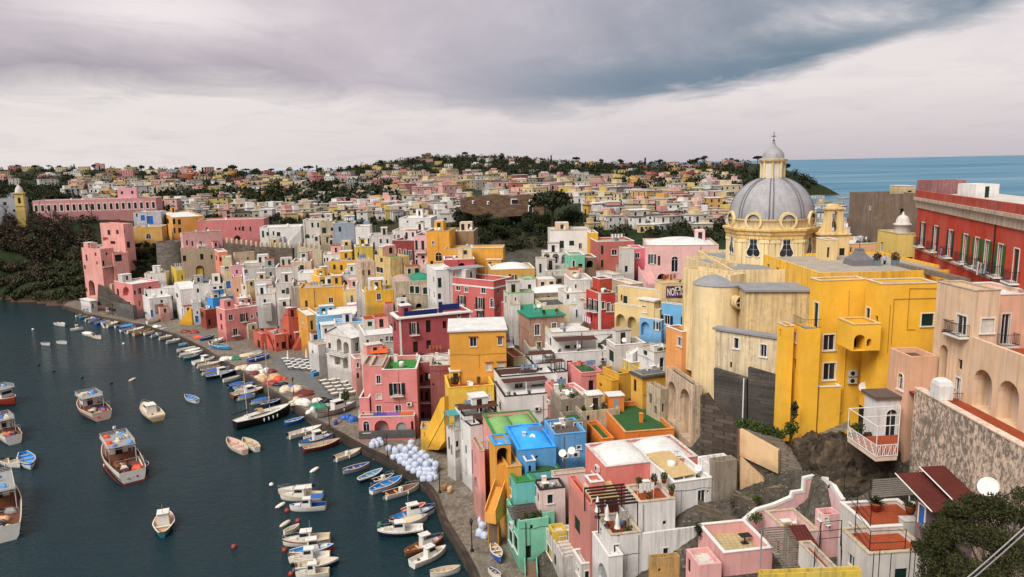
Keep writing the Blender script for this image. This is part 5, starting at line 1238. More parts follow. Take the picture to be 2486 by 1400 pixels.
t = H('large white house with a dark roof line beside the green valley', 172, None, 1335, 1434, 560, 640, 0, 'white', 'c', 'Rk:1359,584,1369,602 Rk:1382,584,1394,596 Rw:1405,590,1413,604', dp=10, dirt=.12)
H('', 168, None, 1317, 1382, 613, 665, 0, 'white', 'w', 'Ra:1320,612,1335,634 Ra:1341,615,1357,640 Ra:1363,617,1379,640', root=t.root, dp=5, dirt=.15)
H('yellow strip house right of the large white valley house', 166, None, 1432, 1452, 566, 640, 0, (224, 170, 50), 'w', 'Rd:1438,590,1444,610', dp=8, dirt=.1)
H('white tower house with one tall window left of the arcade', 150, 1300, 1303, 1328, 627, 700, 5, 'offw', 'w', 'Rk:1309,640,1315,662', dp=7, dirt=.3)
t = H('stained white house with a narrow terrace below the white arcade', 148, None, 1327, 1400, 658, 720, 5, 'offw', 'c', 'Rv:1338,672,1341,680 Rd:1370,676,1376,700', dirt=.6)
H('green netted scaffold house under the large white valley house', 150, None, 1382, 1420, 620, 680, 5, 'teal', 'c', 'Rw:1390,632,1396,648 Rd:1404,640,1414,665', dp=6, dirt=.4)
H('dark arched brick house below the yellow strip house', 151, None, 1418, 1448, 625, 680, 5, 'brown', 'c', 'Rx:1424,632,1440,650', dp=6, dirt=.5)
t = H('rose pink palazzo with a cluttered roof terrace and wrought balconies', 138, 1098, 1198, 1242, 682, 790, 54, (196, 98, 94), 'c', 'Lw:1107,694,1117,705 Lw:1128,697,1136,709 Lw:1168,698,1179,712 Lp:1117,718,1126,738 Lp:1161,722,1171,750 LA:1190,724,1200,746 Lp:1163,758,1171,778', dirt=.15, par=.9)
mb = MB(); mb.box(t.fr, -.06, t.L1 + .05, -.06, -.004, t.H - 1.5, t.H - 1.2); mb.box(t.fr, -.06, -.005, -.004, t.L2, t.H - 1.5, t.H - 1.2); mb.build('string_course', WHITE, t.root)
pergola('white wire pergola with blue chairs on the rose pink palazzo', 142, 1098, 1180, 655, 30, 4, 2.4, STEEL, None, True, STEEL)
H('white house with tall dark shutters left of the rose pink palazzo', 144, None, 1058, 1100, 656, 750, 18, 'white', 'w', 'Rk:1063,674,1072,698 Rk:1063,712,1071,726', dp=9, dirt=.2)
t = H('mildewed grey house with a green bulging roof and shuttered windows', 151, None, 957, 1058, 684, 752, 14, 'aged', 't', 'Rs:995,694,1005,711 Rs:1008,695,1018,712 Rs:1027,697,1037,714 Rd:978,716,985,734 Rx:1010,736,1024,750', dp=10, dirt=.95, cop=0)
dome(t, .7, .5, .28, .45, rk='t'); dome(t, .25, .5, .22, .45, rk='d')
t = H('tall weathered yellow tower house with a green flat roof', 160, 909, 947, 994, 625, 740, 36, 'straw', 'n', 'Lk:923,626,929,636 Lw:913,648,930,662 Ld:914,680,926,700 Lv:936,680,940,690', dirt=.8, cop=0)
H('bright yellow buttressed house below the weathered tower house', 152, None, 888, 958, 706, 752, 14, (230, 178, 60), 'c', 'Rw:915,712,925,728', dp=6, dirt=.3, cop=0)
H('crumbling pinkish house left of the weathered tower house', 165, None, 876, 910, 636, 735, 20, 'beige', 'c', 'Rw:894,676,901,688 Rk:880,655,885,668 Rk:893,655,899,668', dp=9, dirt=.8, cop=0)
t = H('dark red house with white framed windows and a pale roof strip', 186, None, 952, 1006, 583, 665, -14, (136, 48, 42), 'c', 'RA:956,603,961,616 RA:968,603,974,618 RA:980,605,987,620 Rp:993,608,1000,632', dp=9, dirt=.25)
H('narrow pale pink house with tall dark balcony doors', 178, None, 1005, 1036, 572, 662, -4, (228, 180, 180), 'k', 'Rk:1008,583,1014,606 Rk:1023,584,1030,606 Rk:1009,620,1014,626 Rk:1009,630,1014,648 Rv:1023,620,1031,628 Rv:1027,630,1031,640', dp=9, dirt=.15)
balcony(HOUSES['narrow pale pink house with tall dark balcony doors'].root, HOUSES['narrow pale pink house with tall dark balcony doors'].ff['R'], .3, 2.9, 5.0, .7)
t = H('tall amber house with a big arched window beside the bare brown wall', 176, None, 1035, 1090, 561, 655, -6, (226, 160, 60), 'c', 'Rw:1049,585,1055,594 RA:1057,612,1073,634 Rd:1045,633,1052,650', dp=9, dirt=.1)
t = H('house with a bare brown side wall and a white roof storey', 184, None, 1088, 1150, 562, 640, -3, (150, 118, 84), 'w', 'Rv:1104,577,1106,579', dp=10, dirt=.5)
H('long low amber wall house under the bare brown wall', 172, None, 1078, 1221, 604, 650, -3, (224, 162, 64), 'x', 'Rv:1104,622,1107,630 Rv:1137,613,1141,618', dp=7, dirt=.2)
H('low rose house with a white stripe under the long amber wall', 163, None, 1078, 1152, 631, 668, 6, (190, 84, 88), 'x', 'Rx:1114,638,1128,650', dp=7, dirt=.15)
t = H('mustard house row with dark shutters right of the wire pergola', 150, None, 1193, 1298, 655, 720, 6, (212, 160, 76), 'x1', 'Ro:1242,667,1249,680 Rk:1265,668,1275,688 Rd:1236,665,1240,678', dp=9, dirt=.25)
H('white house with a pale green roof and green domes below the mustard row', 133, 1222, 1232, 1296, 712, 785, 14, 'offw', 'n', 'Lk:1226,718,1229,735 Rv:1250,722,1254,730', dirt=.3, coping=roof_m('lg'))
H('white cube with a pale green roof beside the mustard row', 142, 1258, 1272, 1302, 678, 740, 14, 'white', 'n', 'Rd:1282,690,1290,708', dirt=.25, coping=roof_m('lg'))
H('pinkish brown bare house under a sloping teal roof', 122, 1242, 1285, 1370, 772, 880, 16, (176, 134, 112), 'T', 'Lv:1252,790,1255,800', dirt=.85, cop=0)
H('cream house with a dark flat roof right of the teal roof', 128, 1295, 1321, 1407, 742, 830, 12, (218, 200, 164), 'k', 'Rs:1391,762,1399,775', dirt=.3, cop=0)
H('rough stone house with a mossy dome above the teal roof', 137, None, 1296, 1410, 712, 760, 8, 'stonec', 'g1', 'Rv:1330,718,1335,728', dp=8, dirt=.7, cop=0)
H('white box house with a small door left of the red laundry house', 130, None, 1374, 1424, 712, 770, 10, 'white', 'w', 'Rk:1376,714,1382,726', dp=6, dirt=.25)
H('pale house block behind the red houses', 134, None, 1386, 1440, 680, 730, 5, 'offw', 'w', 'Rv:1396,690,1400,700', dp=8, dirt=.3)
# --- middle left hillside
t = H('large yellow house with two low arches below the yellow terrace house', 180, None, 726, 834, 701, 768, 10, (224, 168, 66), 'c', 'Rk:741,729,747,745 Rw:798,722,809,735 Rx:768,746,796,764 Rx:803,744,826,760', dp=9, dirt=.3, coping=plaster((224, 168, 66), .2))
H('yellow terrace house with two dark blue doors', 187, 757, 776, 816, 672, 702, 35, (232, 176, 60), 'w', 'Rk:778,678,789,693 Rk:793,678,804,693', dirt=.15)
H('upper yellow house with four dark shuttered windows', 197, None, 798, 876, 634, 672, 6, (226, 170, 66), 'k', 'Rk:809,642,815,654 Rk:826,643,832,656 Rk:844,646,850,660 Rk:861,650,867,664', dp=8, dirt=.15)
H('whitish house with two tall arches under the upper yellow house', 189, None, 829, 880, 668, 712, 8, 'offw', 'w', 'Ra:832,680,843,700 Ra:848,684,858,704', dp=6, dirt=.35)
H('cream yellow house with an arched window left of the bright yellow buttressed house', 178, None, 832, 888, 704, 765, 10, (226, 196, 130), 'w', 'RA:851,716,858,736 Rv:870,722,874,730', dp=8, dirt=.4)
H('white awning terrace house left of the yellow terrace house', 192, None, 722, 770, 664, 700, 8, 'white', 'w', 'Rs:728,644,738,658', dp=7, dirt=.2)
H('small white and blue vaulted house above the upper yellow house', 203, None, 784, 842, 618, 645, 10, 'white', 'w', 'Rw:786,626,790,636 Rw:793,625,797,634', dp=8, dirt=.15)
H('cream terrace house with brown patches under the stone wall', 198, None, 668, 724, 650, 690, 12, 'offw', 'r', 'Rv:676,676,679,682 Rd:706,684,714,700', dp=9, dirt=.6)
H('rough house with green shutters beside the cream terrace house', 200, None, 708, 755, 636, 672, 10, 'beige', 'c', 'Rs:728,643,738,657', dp=8, dirt=.7)
H('white house with a tall arched recess and green awning', 187, None, 668, 712, 688, 745, 15, 'offw', 'c', 'Rk:684,703,692,712 Ra:694,698,702,714', dp=8, dirt=.35)
H('grey concrete gable house left of the large yellow house', 184, None, 704, 729, 698, 768, 15, (170, 160, 152), 'c', '', dp=8, dirt=.6, cop=0)
H('white house with a tall arch in the middle of the white cluster', 196, None, 618, 660, 682, 738, 20, 'white', 'w', 'RA:626,692,637,714 Rv:612,694,617,706', dp=7, dirt=.2)
H('white cube house with a wide window on top of the white cluster', 205, 588, 592, 636, 650, 715, 34, 'white', 'w', 'Rw:592,654,602,664 Lv:589,664,590,670', dirt=.2)
H('grey stained house right of the white cube', 206, None, 634, 672, 652, 690, 18, 'grey', 'x', 'Rk:655,660,660,675', dp=7, dirt=.8)
H('pinkish white roofed house under the crenellated wall', 220, 566, 570, 617, 615, 668, 32, 'beige', 'w', 'Rv:600,624,604,630', dirt=.35)
H('long white roofed house below the pinkish roof', 212, None, 582, 654, 640, 672, 15, 'offw', 'w', '', dp=7, dirt=.3)
H('orange pink house with an arched balcony in the white cluster', 216, 520, 530, 552, 612, 672, 28, (224, 140, 112), 'w', 'RA:522,642,530,658 Rv:533,624,538,634 Lv:524,622,527,632', dirt=.2)
H('cream house with a blue arched door under the orange pink house', 210, None, 541, 562, 626, 712, 22, (216, 204, 162), 'w', 'RA:545,646,556,654 Rb:549,682,560,700', dp=7, dirt=.35)
H('small pink house between the cream and white houses', 209, None, 560, 592, 645, 720, 22, (226, 160, 166), 'w', 'Rv:573,655,577,664 Rv:564,668,571,675', dp=6, dirt=.2)
H('slim white house with a small square window in the cluster', 205, None, 585, 608, 688, 735, 22, 'white', 'w', 'Rv:591,694,596,702', dp=5, dirt=.2)
H('peach house strip beside the slim white house', 206, None, 566, 588, 672, 735, 22, 'peach', 'w', 'Rv:575,700,579,708', dp=6, dirt=.3)
H('white terrace house with dark recesses above the bright blue house', 209, None, 508, 545, 690, 735, 22, 'white', 'w', 'Rv:518,696,526,706 Rv:532,694,540,703', dp=7, dirt=.45)
H('small white house at the left of the cluster with a striped awning', 213, None, 468, 512, 690, 735, 22, 'white', 's', 'Rv:478,700,483,710', dp=8, dirt=.35)
H('cream stack house with green shutters right of the white arch house', 194, None, 655, 690, 700, 745, 18, 'offw', 't', 'Rw:664,708,676,716', dp=6, dirt=.35)
H('white stucco house below the cream stack house', 190, None, 622, 668, 716, 752, 18, 'white', 'w', 'Rd:640,726,646,738', dp=6, dirt=.3)
H('white quay hillside house left of the grey gable', 186, None, 676, 712, 735, 770, 20, (226, 190, 186), 'w', 'Rd:690,745,696,758', dp=6, dirt=.3)
H('tall white house with rusty red doors above the cream yellow house', 172, None, 884, 952, 748, 800, 15, 'white', 'w', 'Rk:889,757,894,772 Rd:891,780,897,800', dp=7, dirt=.3)
H('low white house with a green terrace below the tall white house', 150, None, 880, 950, 796, 840, 12, 'offw', 'g', 'Rd:900,806,906,820', dp=6, dirt=.35)
# --- houses along the upper street
t = H('pink loggia house with a beige arched substructure on the cliff', 238, 437, 442, 538, 566, 610, 34, (226, 170, 166), 'w', 'Rk:452,583,456,595 Rk:465,585,469,597 RA:484,584,491,598', dirt=.25)
H('', 234, None, 438, 520, 606, 700, 22, 'beige', 'c', 'Ra:476,644,496,680 Rv:444,620,452,634 Rv:486,616,494,630 Rv:512,618,516,628', root=t.root, dp=9, dirt=.45)
t = H('long rose pink house above the crenellated wall', 256, None, 478, 640, 536, 592, 10, (208, 124, 124), 'x', 'Rk:500,552,505,565 Rv:570,551,574,559 Rv:579,551,583,559 Rk:587,549,593,560 Rk:606,550,610,561 Ra:568,571,584,584', dp=12, dirt=.2)
H('orange house with tall green windows on the upper street at left', 270, 387, 418, 496, 528, 585, 30, (226, 160, 84), 'w', 'Rk:419,531,426,544 Rk:432,532,439,545 Rk:419,553,426,566 Rk:433,553,440,566 Lk:391,531,396,542 Lk:405,531,410,542', dirt=.15)
H('white house wrapped in blue scaffold netting', 282, None, 323, 390, 516, 550, 14, 'lilac', 'w', 'Rv:330,518,334,526 Rb:342,522,352,535 Rb:356,524,372,544', dp=10, dirt=.4)
H('low yellow house with an arched gate behind the pink tower', 262, None, 322, 392, 552, 590, 14, (214, 170, 90), 'w', 'RA:355,567,366,580', dp=9, dirt=.35)
t = H('wide white house with dark windows behind the crenellated wall', 236, None, 630, 730, 553, 600, 8, 'white', 'w', 'Rk:636,560,641,576 Rk:647,563,653,572 Rk:662,561,666,571 Rk:672,563,681,578', dp=11, dirt=.12)
stair(t.root, at(700, 590, 233), at(728, 562, 235), 2.0, plaster(C['white'], .2), None, .7, base=15)
H('white house with two arches below right of the wide white house', 228, None, 735, 790, 535, 600, 8, 'offw', 'c', 'Rk:756,540,761,552 Rk:770,540,775,552 Ra:740,568,752,578 Ra:758,568,770,578', dp=9, dirt=.3)
H('cracked cream house beside the white double arch house', 222, None, 776, 812, 538, 600, 8, 'aged', 'c', 'Rk:782,552,792,566 Rv:803,552,809,560', dp=8, dirt=.7)
H('blue grey rendered house right of the cracked cream house', 218, None, 808, 860, 542, 600, 8, (150, 160, 172), 'c', 'Rk:822,550,828,562', dp=9, dirt=.4)
H('tall white house with narrow windows at the street bend', 208, None, 862, 898, 550, 640, 6, 'white', 'w', 'Rk:871,575,875,588 Rk:880,577,884,590 Rk:893,578,897,592', dp=8, dirt=.25)
H('white and stained house left of the dark red house', 200, None, 896, 956, 572, 640, 6, 'offw', 'c', 'Rk:906,588,910,608 Rk:922,580,927,590 Rk:938,580,943,590 Rv:930,600,936,608', dp=8, dirt=.5)
H('large white house with one square window on the skyline of the upper town', 232, None, 968, 1046, 530, 600, -4, 'white', 'w', 'Rk:1020,536,1029,546 Rv:988,535,991,540', dp=12, dirt=.3)
H('low white house in front of the large white skyline house', 212, None, 952, 1040, 560, 600, -4, (230, 214, 206), 'x', '', dp=8, dirt=.3)
H('weathered yellow house at the street bend with cracked plaster', 196, None, 862, 905, 600, 660, 14, 'lemon', 'c', 'Rk:868,612,872,624', dp=7, dirt=.8)
# small infill houses squeezed between the others
for nm, pts in (('white cluster above the quay', ((446, 700, 224, 700), (470, 708, 219, 22), (512, 712, 212, 24), (536, 716, 209, 26), (560, 706, 211, 20), (596, 722, 200, 24), (640, 706, 202, 22), (672, 724, 192, 24))), ('crumbling houses in the town centre', ((876, 690, 168, 26), (902, 712, 158, 28), (936, 672, 178, 26), (970, 652, 186, 30), (1046, 640, 176, 26), (1076, 664, 158, 24))), ('patchwork below the green valley', ((1210, 690, 147, 28), (1250, 740, 128, 26), (1302, 668, 153, 26), (1352, 690, 145, 30), (1398, 654, 160, 26), (1420, 730, 126, 24), (1500, 668, 140, 28), (1546, 690, 128, 30), (1580, 714, 118, 24))), ('stacked houses behind the pink terraces', ((1150, 905, 112, 26), (1262, 868, 115, 30), (1300, 850, 118, 26), (1420, 960, 99, 28)))):
 for k, (x, y, D_, w_) in enumerate(pts):
  w_ = min(w_, 30); c_ = rnd.choice(['white', 'offw', 'offw', 'beige', 'cream', 'ppink', 'aged'])
  H(f'{ordn(k)} small {dict(white="white", offw="off white", beige="beige", cream="cream", ppink="pale pink", aged="weathered")[c_]} infill house from left in the {nm}', D_, None, x - w_ / 2, x + w_ / 2, y, y + 46, rnd.uniform(5, 25), c_, rnd.choice('wcxr'), '', dp=rnd.uniform(5, 8), dirt=rnd.choice([.4, .6, .8]))
for h_, D_ in list(HALL):
 if 126 < D_ < 262 and h_.L1 > 2.5: extend(h_, D_)
# crenellated wall and bastion
cw = thing('crenellated_wall', 'grey stone town wall with rounded merlons above the white cluster', 'town wall', at(650, 640, 226))
sw = stone('town_wall_stone', (124, 112, 100), .7, .35, .6)
for (x0, y0, D0, x1, y1, D1, yb) in ((545, 588, 236, 616, 596, 231, 640), (616, 598, 231, 710, 602, 222, 668), (722, 598, 219, 782, 608, 212, 650)):
 panel('wall_section', '', '', (x0, y0, D0), (x1, y1, D1), [(x0, y0), (x1, y1), (x1, yb), (x0, yb)], .8, sw if x0 < 700 else plaster(C['aged'], .8), cw)
 for k in range(int((x1 - x0) / 11)):
  tt = (k + .5) / int((x1 - x0) / 11); p = at(x0 + (x1 - x0) * tt, y0 + (y1 - y0) * tt, D0 + (D1 - D0) * tt)
  q = MB(); q.lathe(p + V((0, .4, -.1)), [(.42, 0), (.42, 1.2), (.3, 1.55), (.01, 1.65)], 10); q.build('merlon', plaster(C['aged'], .4), cw)
bs = thing('bastion', 'round grey stone bastion above the yellow cube house', 'bastion', at(412, 650, 246))
c = at(412, 600, 250); r = 29 * mpp(250)
q = MB(); zt = at(412, 588, 250 - r).z; q.lathe((c.x, c.y, 0), [(r * 1.15, zt - 14), (r, zt), (r - .5, zt), (r - .5, zt - 1)], 28); q.build('wall', stone('bastion_stone', (120, 112, 104), .8, .4, .55), bs)
rp = thing('ramp_wall', 'long dark stone ramp wall descending to the quay at the far left', 'ramp wall', at(270, 720, 230))
panel('wall', '', '', (236, 700, 236), (322, 745, 221), [(238, 690), (262, 700), (320, 742), (320, 760), (236, 740)], .5, stone('ramp_stone', (110, 100, 92), .7, .35, .5), rp)
panel('railing_wall', '', '', (238, 690, 238), (318, 640, 262), [(240, 700), (318, 640), (318, 646), (242, 708)], .3, plaster((96, 110, 100), .4), rp)
# --- pink palace and bell tower at far left
t = H('long pink palace with rows of white framed windows at the far left', 325, None, 78, 378, 488, 522, 14, (214, 146, 146), 'w', '', dp=14, dirt=.15, lod=1, auto=False)
f = t.ff['R']
for i in range(11):
 s = t.L1 * (.06 + i * .088);
 opening(t.root, Frame(f.o, 0, f.u, f.v), dict(s0=s, s1=s + 1.2, z0=1.6, z1=4.0, t='w', dep=.1, arch=0), 1, t.wm) if False else None
q = MB(); g = MB()
for k_, n_ in (('R', 20),):
 f = t.ff[k_]; L = t.L1 if k_ == 'R' else t.L2
 for i in range(n_):
  s = L * (i + .5) / n_; w = min(.8, L / n_ * .22)
  wq = MB(); wq.box(f, s - w - .35, s + w + .35, -.08, -.004, 1.0, t.H - 1.4); wq.box(f, s - w, s + w, -.1, -.081, 1.5, t.H - 1.9, 1); wq.build('window', [plaster((226, 206, 196), .2), GLASS], t.root)
H('', 338, None, 284, 330, 457, 492, 20, (222, 160, 166), 'w', '', root=t.root, dp=8, dirt=.15, ctrl=False)
bt = thing('bell_tower', 'yellow bell tower with a white dome at the far left', 'bell tower', at(50, 515, 290))
p = at(40, 516, 290); s = mpp(290); fq = Frame(p, R_(20)); w = 18 * s
q = MB(); zt = at(50, 470, 290).z - p.z; q.box(fq, 0, w, 0, w, -6, zt); q.box(fq, -.3, w + .3, -.3, w + .3, zt, zt + .5); q.box(fq, -.2, w + .2, -.2, w + .2, zt * .35, zt * .35 + .3); q.build('tower', plaster((226, 196, 110), .25), bt)
q = MB(); q.lathe(fq(w / 2, w / 2, zt + .5), [(w * .5, 0), (w * .48, .8), (w * .36, 1.8), (w * .12, 2.6), (.05, 3.2)], 16); q.build('dome', plaster(C['offw'], .2), bt)
q = MB(); q.box(fq, w * .35, w * .65, -.05, -.004, zt * .5, zt * .8); q.box(fq, -.05, -.004, w * .35, w * .65, zt * .5, zt * .8); q.build('belfry_opening', DARK, bt)
H('grey church hall left of the yellow bell tower', 292, None, -10, 40, 482, 516, 15, (170, 170, 178), 'l', 'Rk:8,490,16,498 Rv:12,508,17,514 Rv:32,508,37,514', dp=12, dirt=.4)
# --- red clock tower on the left ridge
ct = thing('clock_tower', 'red and white clock tower of a small domed church on the left ridge', 'clock tower', at(461, 425, 900))
p = at(456, 425, 900); s = mpp(900); fq = Frame(p, R_(15)); w = 10 * s
rd = plaster((190, 92, 72), .2)
q = MB(); q.box(fq, 0, w, 0, w, -6, 13 * s); q.box(fq, .4, w - .4, .4, w - .4, 13 * s, 21 * s); q.build('tower', rd, ct)
q = MB()
for z in (3, 12.5, 20.5): q.box(fq, -.35, w + .35, -.35, w + .35, z * s, (z + 1) * s)
q.lathe(fq(w / 2, w / 2, 21 * s), [(w * .38, 0), (w * .36, 2 * s), (w * .25, 4 * s), (.05, 6 * s)], 12); q.build('white_trim', plaster(C['offw'], .2), ct)
q = MB(); q.box(fq, w * .3, w * .7, -.1, -.01, 7 * s, 10.5 * s); q.build('clock_face', WHITE, ct)
q = MB(); q.box(fq, -24 * s, 20 * s, 3, 16, -8, 2 * s); q.lathe(fq(17 * s, 8, 2 * s), [(6.5 * s, 0), (6 * s, 3 * s), (3.5 * s, 6 * s), (.1, 7.5 * s)], 16); q.build('nave', plaster((206, 120, 84), .25), ct)
# --- square tower on the hilltop
kt = thing('ruined_tower', 'squat ruined stone tower on the hilltop', 'ruined tower', at(1034, 384, 1500))
p = at(1024, 388, 1500); fq = Frame(p, R_(10)); s = mpp(1500)
q = MB(); q.box(fq, 1 * s, 22 * s, 0, 18 * s, -20, 11 * s); q.box(fq, 0, 23 * s, -1 * s, 19 * s, 11 * s, 14 * s); q.box(fq, 11 * s, 22 * s, 0, 18 * s, 14 * s, 16.5 * s); q.build('wall', plaster((120, 100, 90), .6), kt)
# ------------------------------------------------------------------ terrain
QE = [(150, 742), (190, 753), (203, 761), (240, 768), (324, 785), (343, 788), (391, 803), (424, 811), (488, 843), (536, 872), (574, 895), (613, 922), (648, 943), (715, 984), (761, 1018), (787, 1031), (840, 1062), (900, 1095), (926, 1105), (985, 1141), (1039, 1180), (1055, 1203), (1076, 1262), (1094, 1290), (1119, 1332), (1144, 1379), (1170, 1440), (1190, 1500)]
QZ = 1.2
QW = [gnd(x, y, QZ) for x, y in QE]
QW = QW + [V((QW[-1].x + 2, 30, QZ))]
HARB = [(p.x, p.y) for p in QW] + [(-400, 30)] + [(p.x, p.y) for p in (gnd(-900, 715, .3), gnd(-300, 722, .3), gnd(0, 727, .3), gnd(100, 735, .3))]
def inpoly(xs, ys, poly):
 r = np.zeros(xs.shape, bool); n = len(poly)
 for i in range(n):
  x1, y1 = poly[i]; x2, y2 = poly[(i + 1) % n]
  c = ((y1 > ys) != (y2 > ys))
  with np.errstate(divide='ignore', invalid='ignore'):
   xi = (x2 - x1) * (ys - y1) / (y2 - y1 + 1e-12) + x1
  r ^= c & (xs < xi)
 return r
_DM = [(660, 170), (620, 200), (600, 215), (560, 262), (535, 300), (520, 340), (500, 400), (480, 470), (465, 550), (450, 650), (440, 740), (430, 850), (420, 1000), (415, 1100), (408, 1220), (400, 1350), (390, 1460), (375, 1600), (355, 1800)]
_DY = np.array([a for a, b in _DM][::-1], float); _DD = np.array([b for a, b in _DM][::-1], float)
def dmap(yy): return float(np.interp(yy, _DY, _DD))
def ymap(D): return np.interp(D, _DD[::-1], _DY[::-1])
_SK = [(-700, 384), (-200, 382), (0, 386), (100, 386), (200, 389), (300, 393), (400, 398), (550, 404), (650, 408), (800, 408), (880, 397), (950, 388), (1040, 378), (1150, 379), (1300, 391), (1400, 401), (1500, 407), (1650, 407), (1760, 406), (1830, 409), (1880, 416), (1925, 436), (1960, 452), (1990, 466), (2014, 475), (2030, 492)]
_SX = np.array([a for a, b in _SK], float); _SY = np.array([b for a, b in _SK], float)
EXTRA = [(0, 726, 268, 0), (100, 736, 256, 0), (160, 738, 245, 0), (0, 640, 292, 0), (60, 650, 288, 0), (130, 655, 280, 0), (180, 650, 272, 0), (0, 535, 325, 0), (100, 530, 322, 0), (190, 528, 315, 0), (40, 517, 288, 0), (5, 517, 290, 0), (75, 522, 290, 0), (-300, 640, 292, 0), (-300, 535, 325, 0), (-600, 640, 292, 0),
 (225, 580, 280, 0), (330, 600, 262, 0), (350, 630, 254, 0), (320, 660, 246, 0), (370, 650, 252, 0), (300, 700, 240, 0), (345, 575, 270, 0), (1180, 595, 235, 0), (1260, 600, 230, 0), (1300, 560, 260, 0), (1150, 560, 262, 0), (1960, 1130, 62, 0), (2010, 1110, 62, 0), (2080, 1130, 61, 0), (1905, 1090, 67, 0), (2000, 1060, 65.5, 0), (1850, 1230, 62.5, 0), (1760, 1250, 63, 0), (1700, 1300, 59, 0), (1640, 1390, 55, 0), (2330, 1390, 50, 0), (2450, 1300, 47, 0), (2150, 1130, 61, 0), (1930, 1395, 57, 0), (1870, 1400, 56, 0), (2000, 1380, 58, 0), (2050, 1400, 55, 0), (2120, 1420, 52, 0), (1900, 1212, 63, 0), (1950, 1225, 62, 0), (2000, 1235, 60.5, 0), (2040, 1190, 62, 0), (1820, 1208, 64, 0), (1870, 1195, 65, 0), (1780, 1218, 65, 0), (1740, 1235, 64, 0), (1960, 1300, 60, 0), (1900, 1300, 60, 0), (1820, 1330, 58, 0), (1980, 1170, 63.5, 0), (2200, 1380, 50, 0), (2300, 1390, 48, 0)]
PX = np.concatenate([np.arange(-700, 3001, 20.0)])
DR = np.concatenate([np.arange(38, 140, 3.0), np.arange(140, 360, 5.0), np.geomspace(360, 2000, 46)])
INL_ = [(180, 720), (240, 735), (300, 752), (380, 768), (430, 772), (520, 792), (560, 800), (610, 806), (660, 806), (720, 815), (750, 830), (780, 850), (830, 870), (880, 890), (920, 960), (980, 1010), (1030, 1050), (1090, 1100), (1150, 1150), (1210, 1240), (1240, 1290), (1280, 1380), (1330, 1500)]
def build_terrain_grid():
 pts = [(x, y, z - .25) for x, y, z in CTRL]
 for px, py, D, _ in EXTRA:
  p = at(px, py, D); pts.append((p.x, p.y, p.z))
 for p, q in zip(QW, QW[1:]):
  n = V((-(q - p).y, (q - p).x, 0)).normalized(); n = n if n.x > 0 else -n
  for k in range(3):
   c = p.lerp(q, k / 3)
   for t in (1, 5): pts.append((c.x + n.x * t, c.y + n.y * t, QZ - .35))
 P = np.array(pts)
 Z = np.zeros((len(DR), len(PX))); X = np.zeros_like(Z); Y = np.zeros_like(Z)
 for i, D in enumerate(DR):
  for j, px in enumerate(PX):
   r = ray(px, 600 - .0207 * (px - 1243)); X[i, j] = r.x / r.y * D; Y[i, j] = D
 for i in range(len(DR)):
  d2 = (X[i][:, None] - P[None, :, 0]) ** 2 + (Y[i][:, None] - P[None, :, 1]) ** 2 + 7
  w = d2 ** -1.7
  zn = (w * P[None, :, 2]).sum(1) / w.sum(1)
  yy = ymap(DR[i]); sk = np.interp(PX, _SX, _SY)
  yt = np.maximum(yy, sk)
  zf = np.array([at(px, y - .0207 * (px - 1243), DR[i]).z for px, y in zip(PX, yt)])
  b = np.clip((DR[i] - 295) / 70, 0, 1); b = b * b * (3 - 2 * b)
  z = zn * (1 - b) + zf * b
  D = DR[i]
  edge = 3200 if D < 330 else (1900 if D < 900 else 2035)
  cut = np.clip((PX - edge) / 60, 0, 1); z = z * (1 - cut) - 6 * cut
  if D > 1850: z = z - (D - 1850) * .8
  Z[i] = z
 fl = inpoly(X, Y, [(p.x, p.y) for p in QW] + [(g_.x, g_.y) for g_ in [gnd(x, y, QZ) for x, y in INL_[::-1]]])
 Z[fl] = np.minimum(Z[fl], .8)
 mk = (PX[None, :] > 1690) & (PX[None, :] < 2090) & (Y < np.where(PX[None, :] < 2000, 64.6, 61.2)); Z[mk] = np.minimum(Z[mk], 11.3)
 mk = (PX[None, :] > 1520) & (PX[None, :] < 1705) & (Y < 62.5); Z[mk] = np.minimum(Z[mk], 8)
 mk = (PX[None, :] > 2030) & (Y < 54.5); Z[mk] = np.minimum(Z[mk], 10.5)
 hb = inpoly(X, Y, HARB)
 Z[hb] = -5
 lf = (PX[None, :] < -330) & (Y < 260); Z[lf] = -5
 return X, Y, Z
TX, TY, TZ = build_terrain_grid()
def tz(px, D):
 i = np.searchsorted(DR, D) - 1; i = min(max(i, 0), len(DR) - 2); j = min(max(int((px - PX[0]) / 20), 0), len(PX) - 2)
 a = min(max((D - DR[i]) / (DR[i + 1] - DR[i]), 0), 1); b = (px - PX[j]) / 20 - 0
 b = min(max((px - PX[j]) / 20, 0), 1)
 return (TZ[i, j] * (1 - b) + TZ[i, j + 1] * b) * (1 - a) + (TZ[i + 1, j] * (1 - b) + TZ[i + 1, j + 1] * b) * a
def hit(px, py, D0=150, D1=1950):
 D = D0
 while D < D1:
  if at(px, py, D).z <= tz(px, D): break
  D *= 1.012
 return D
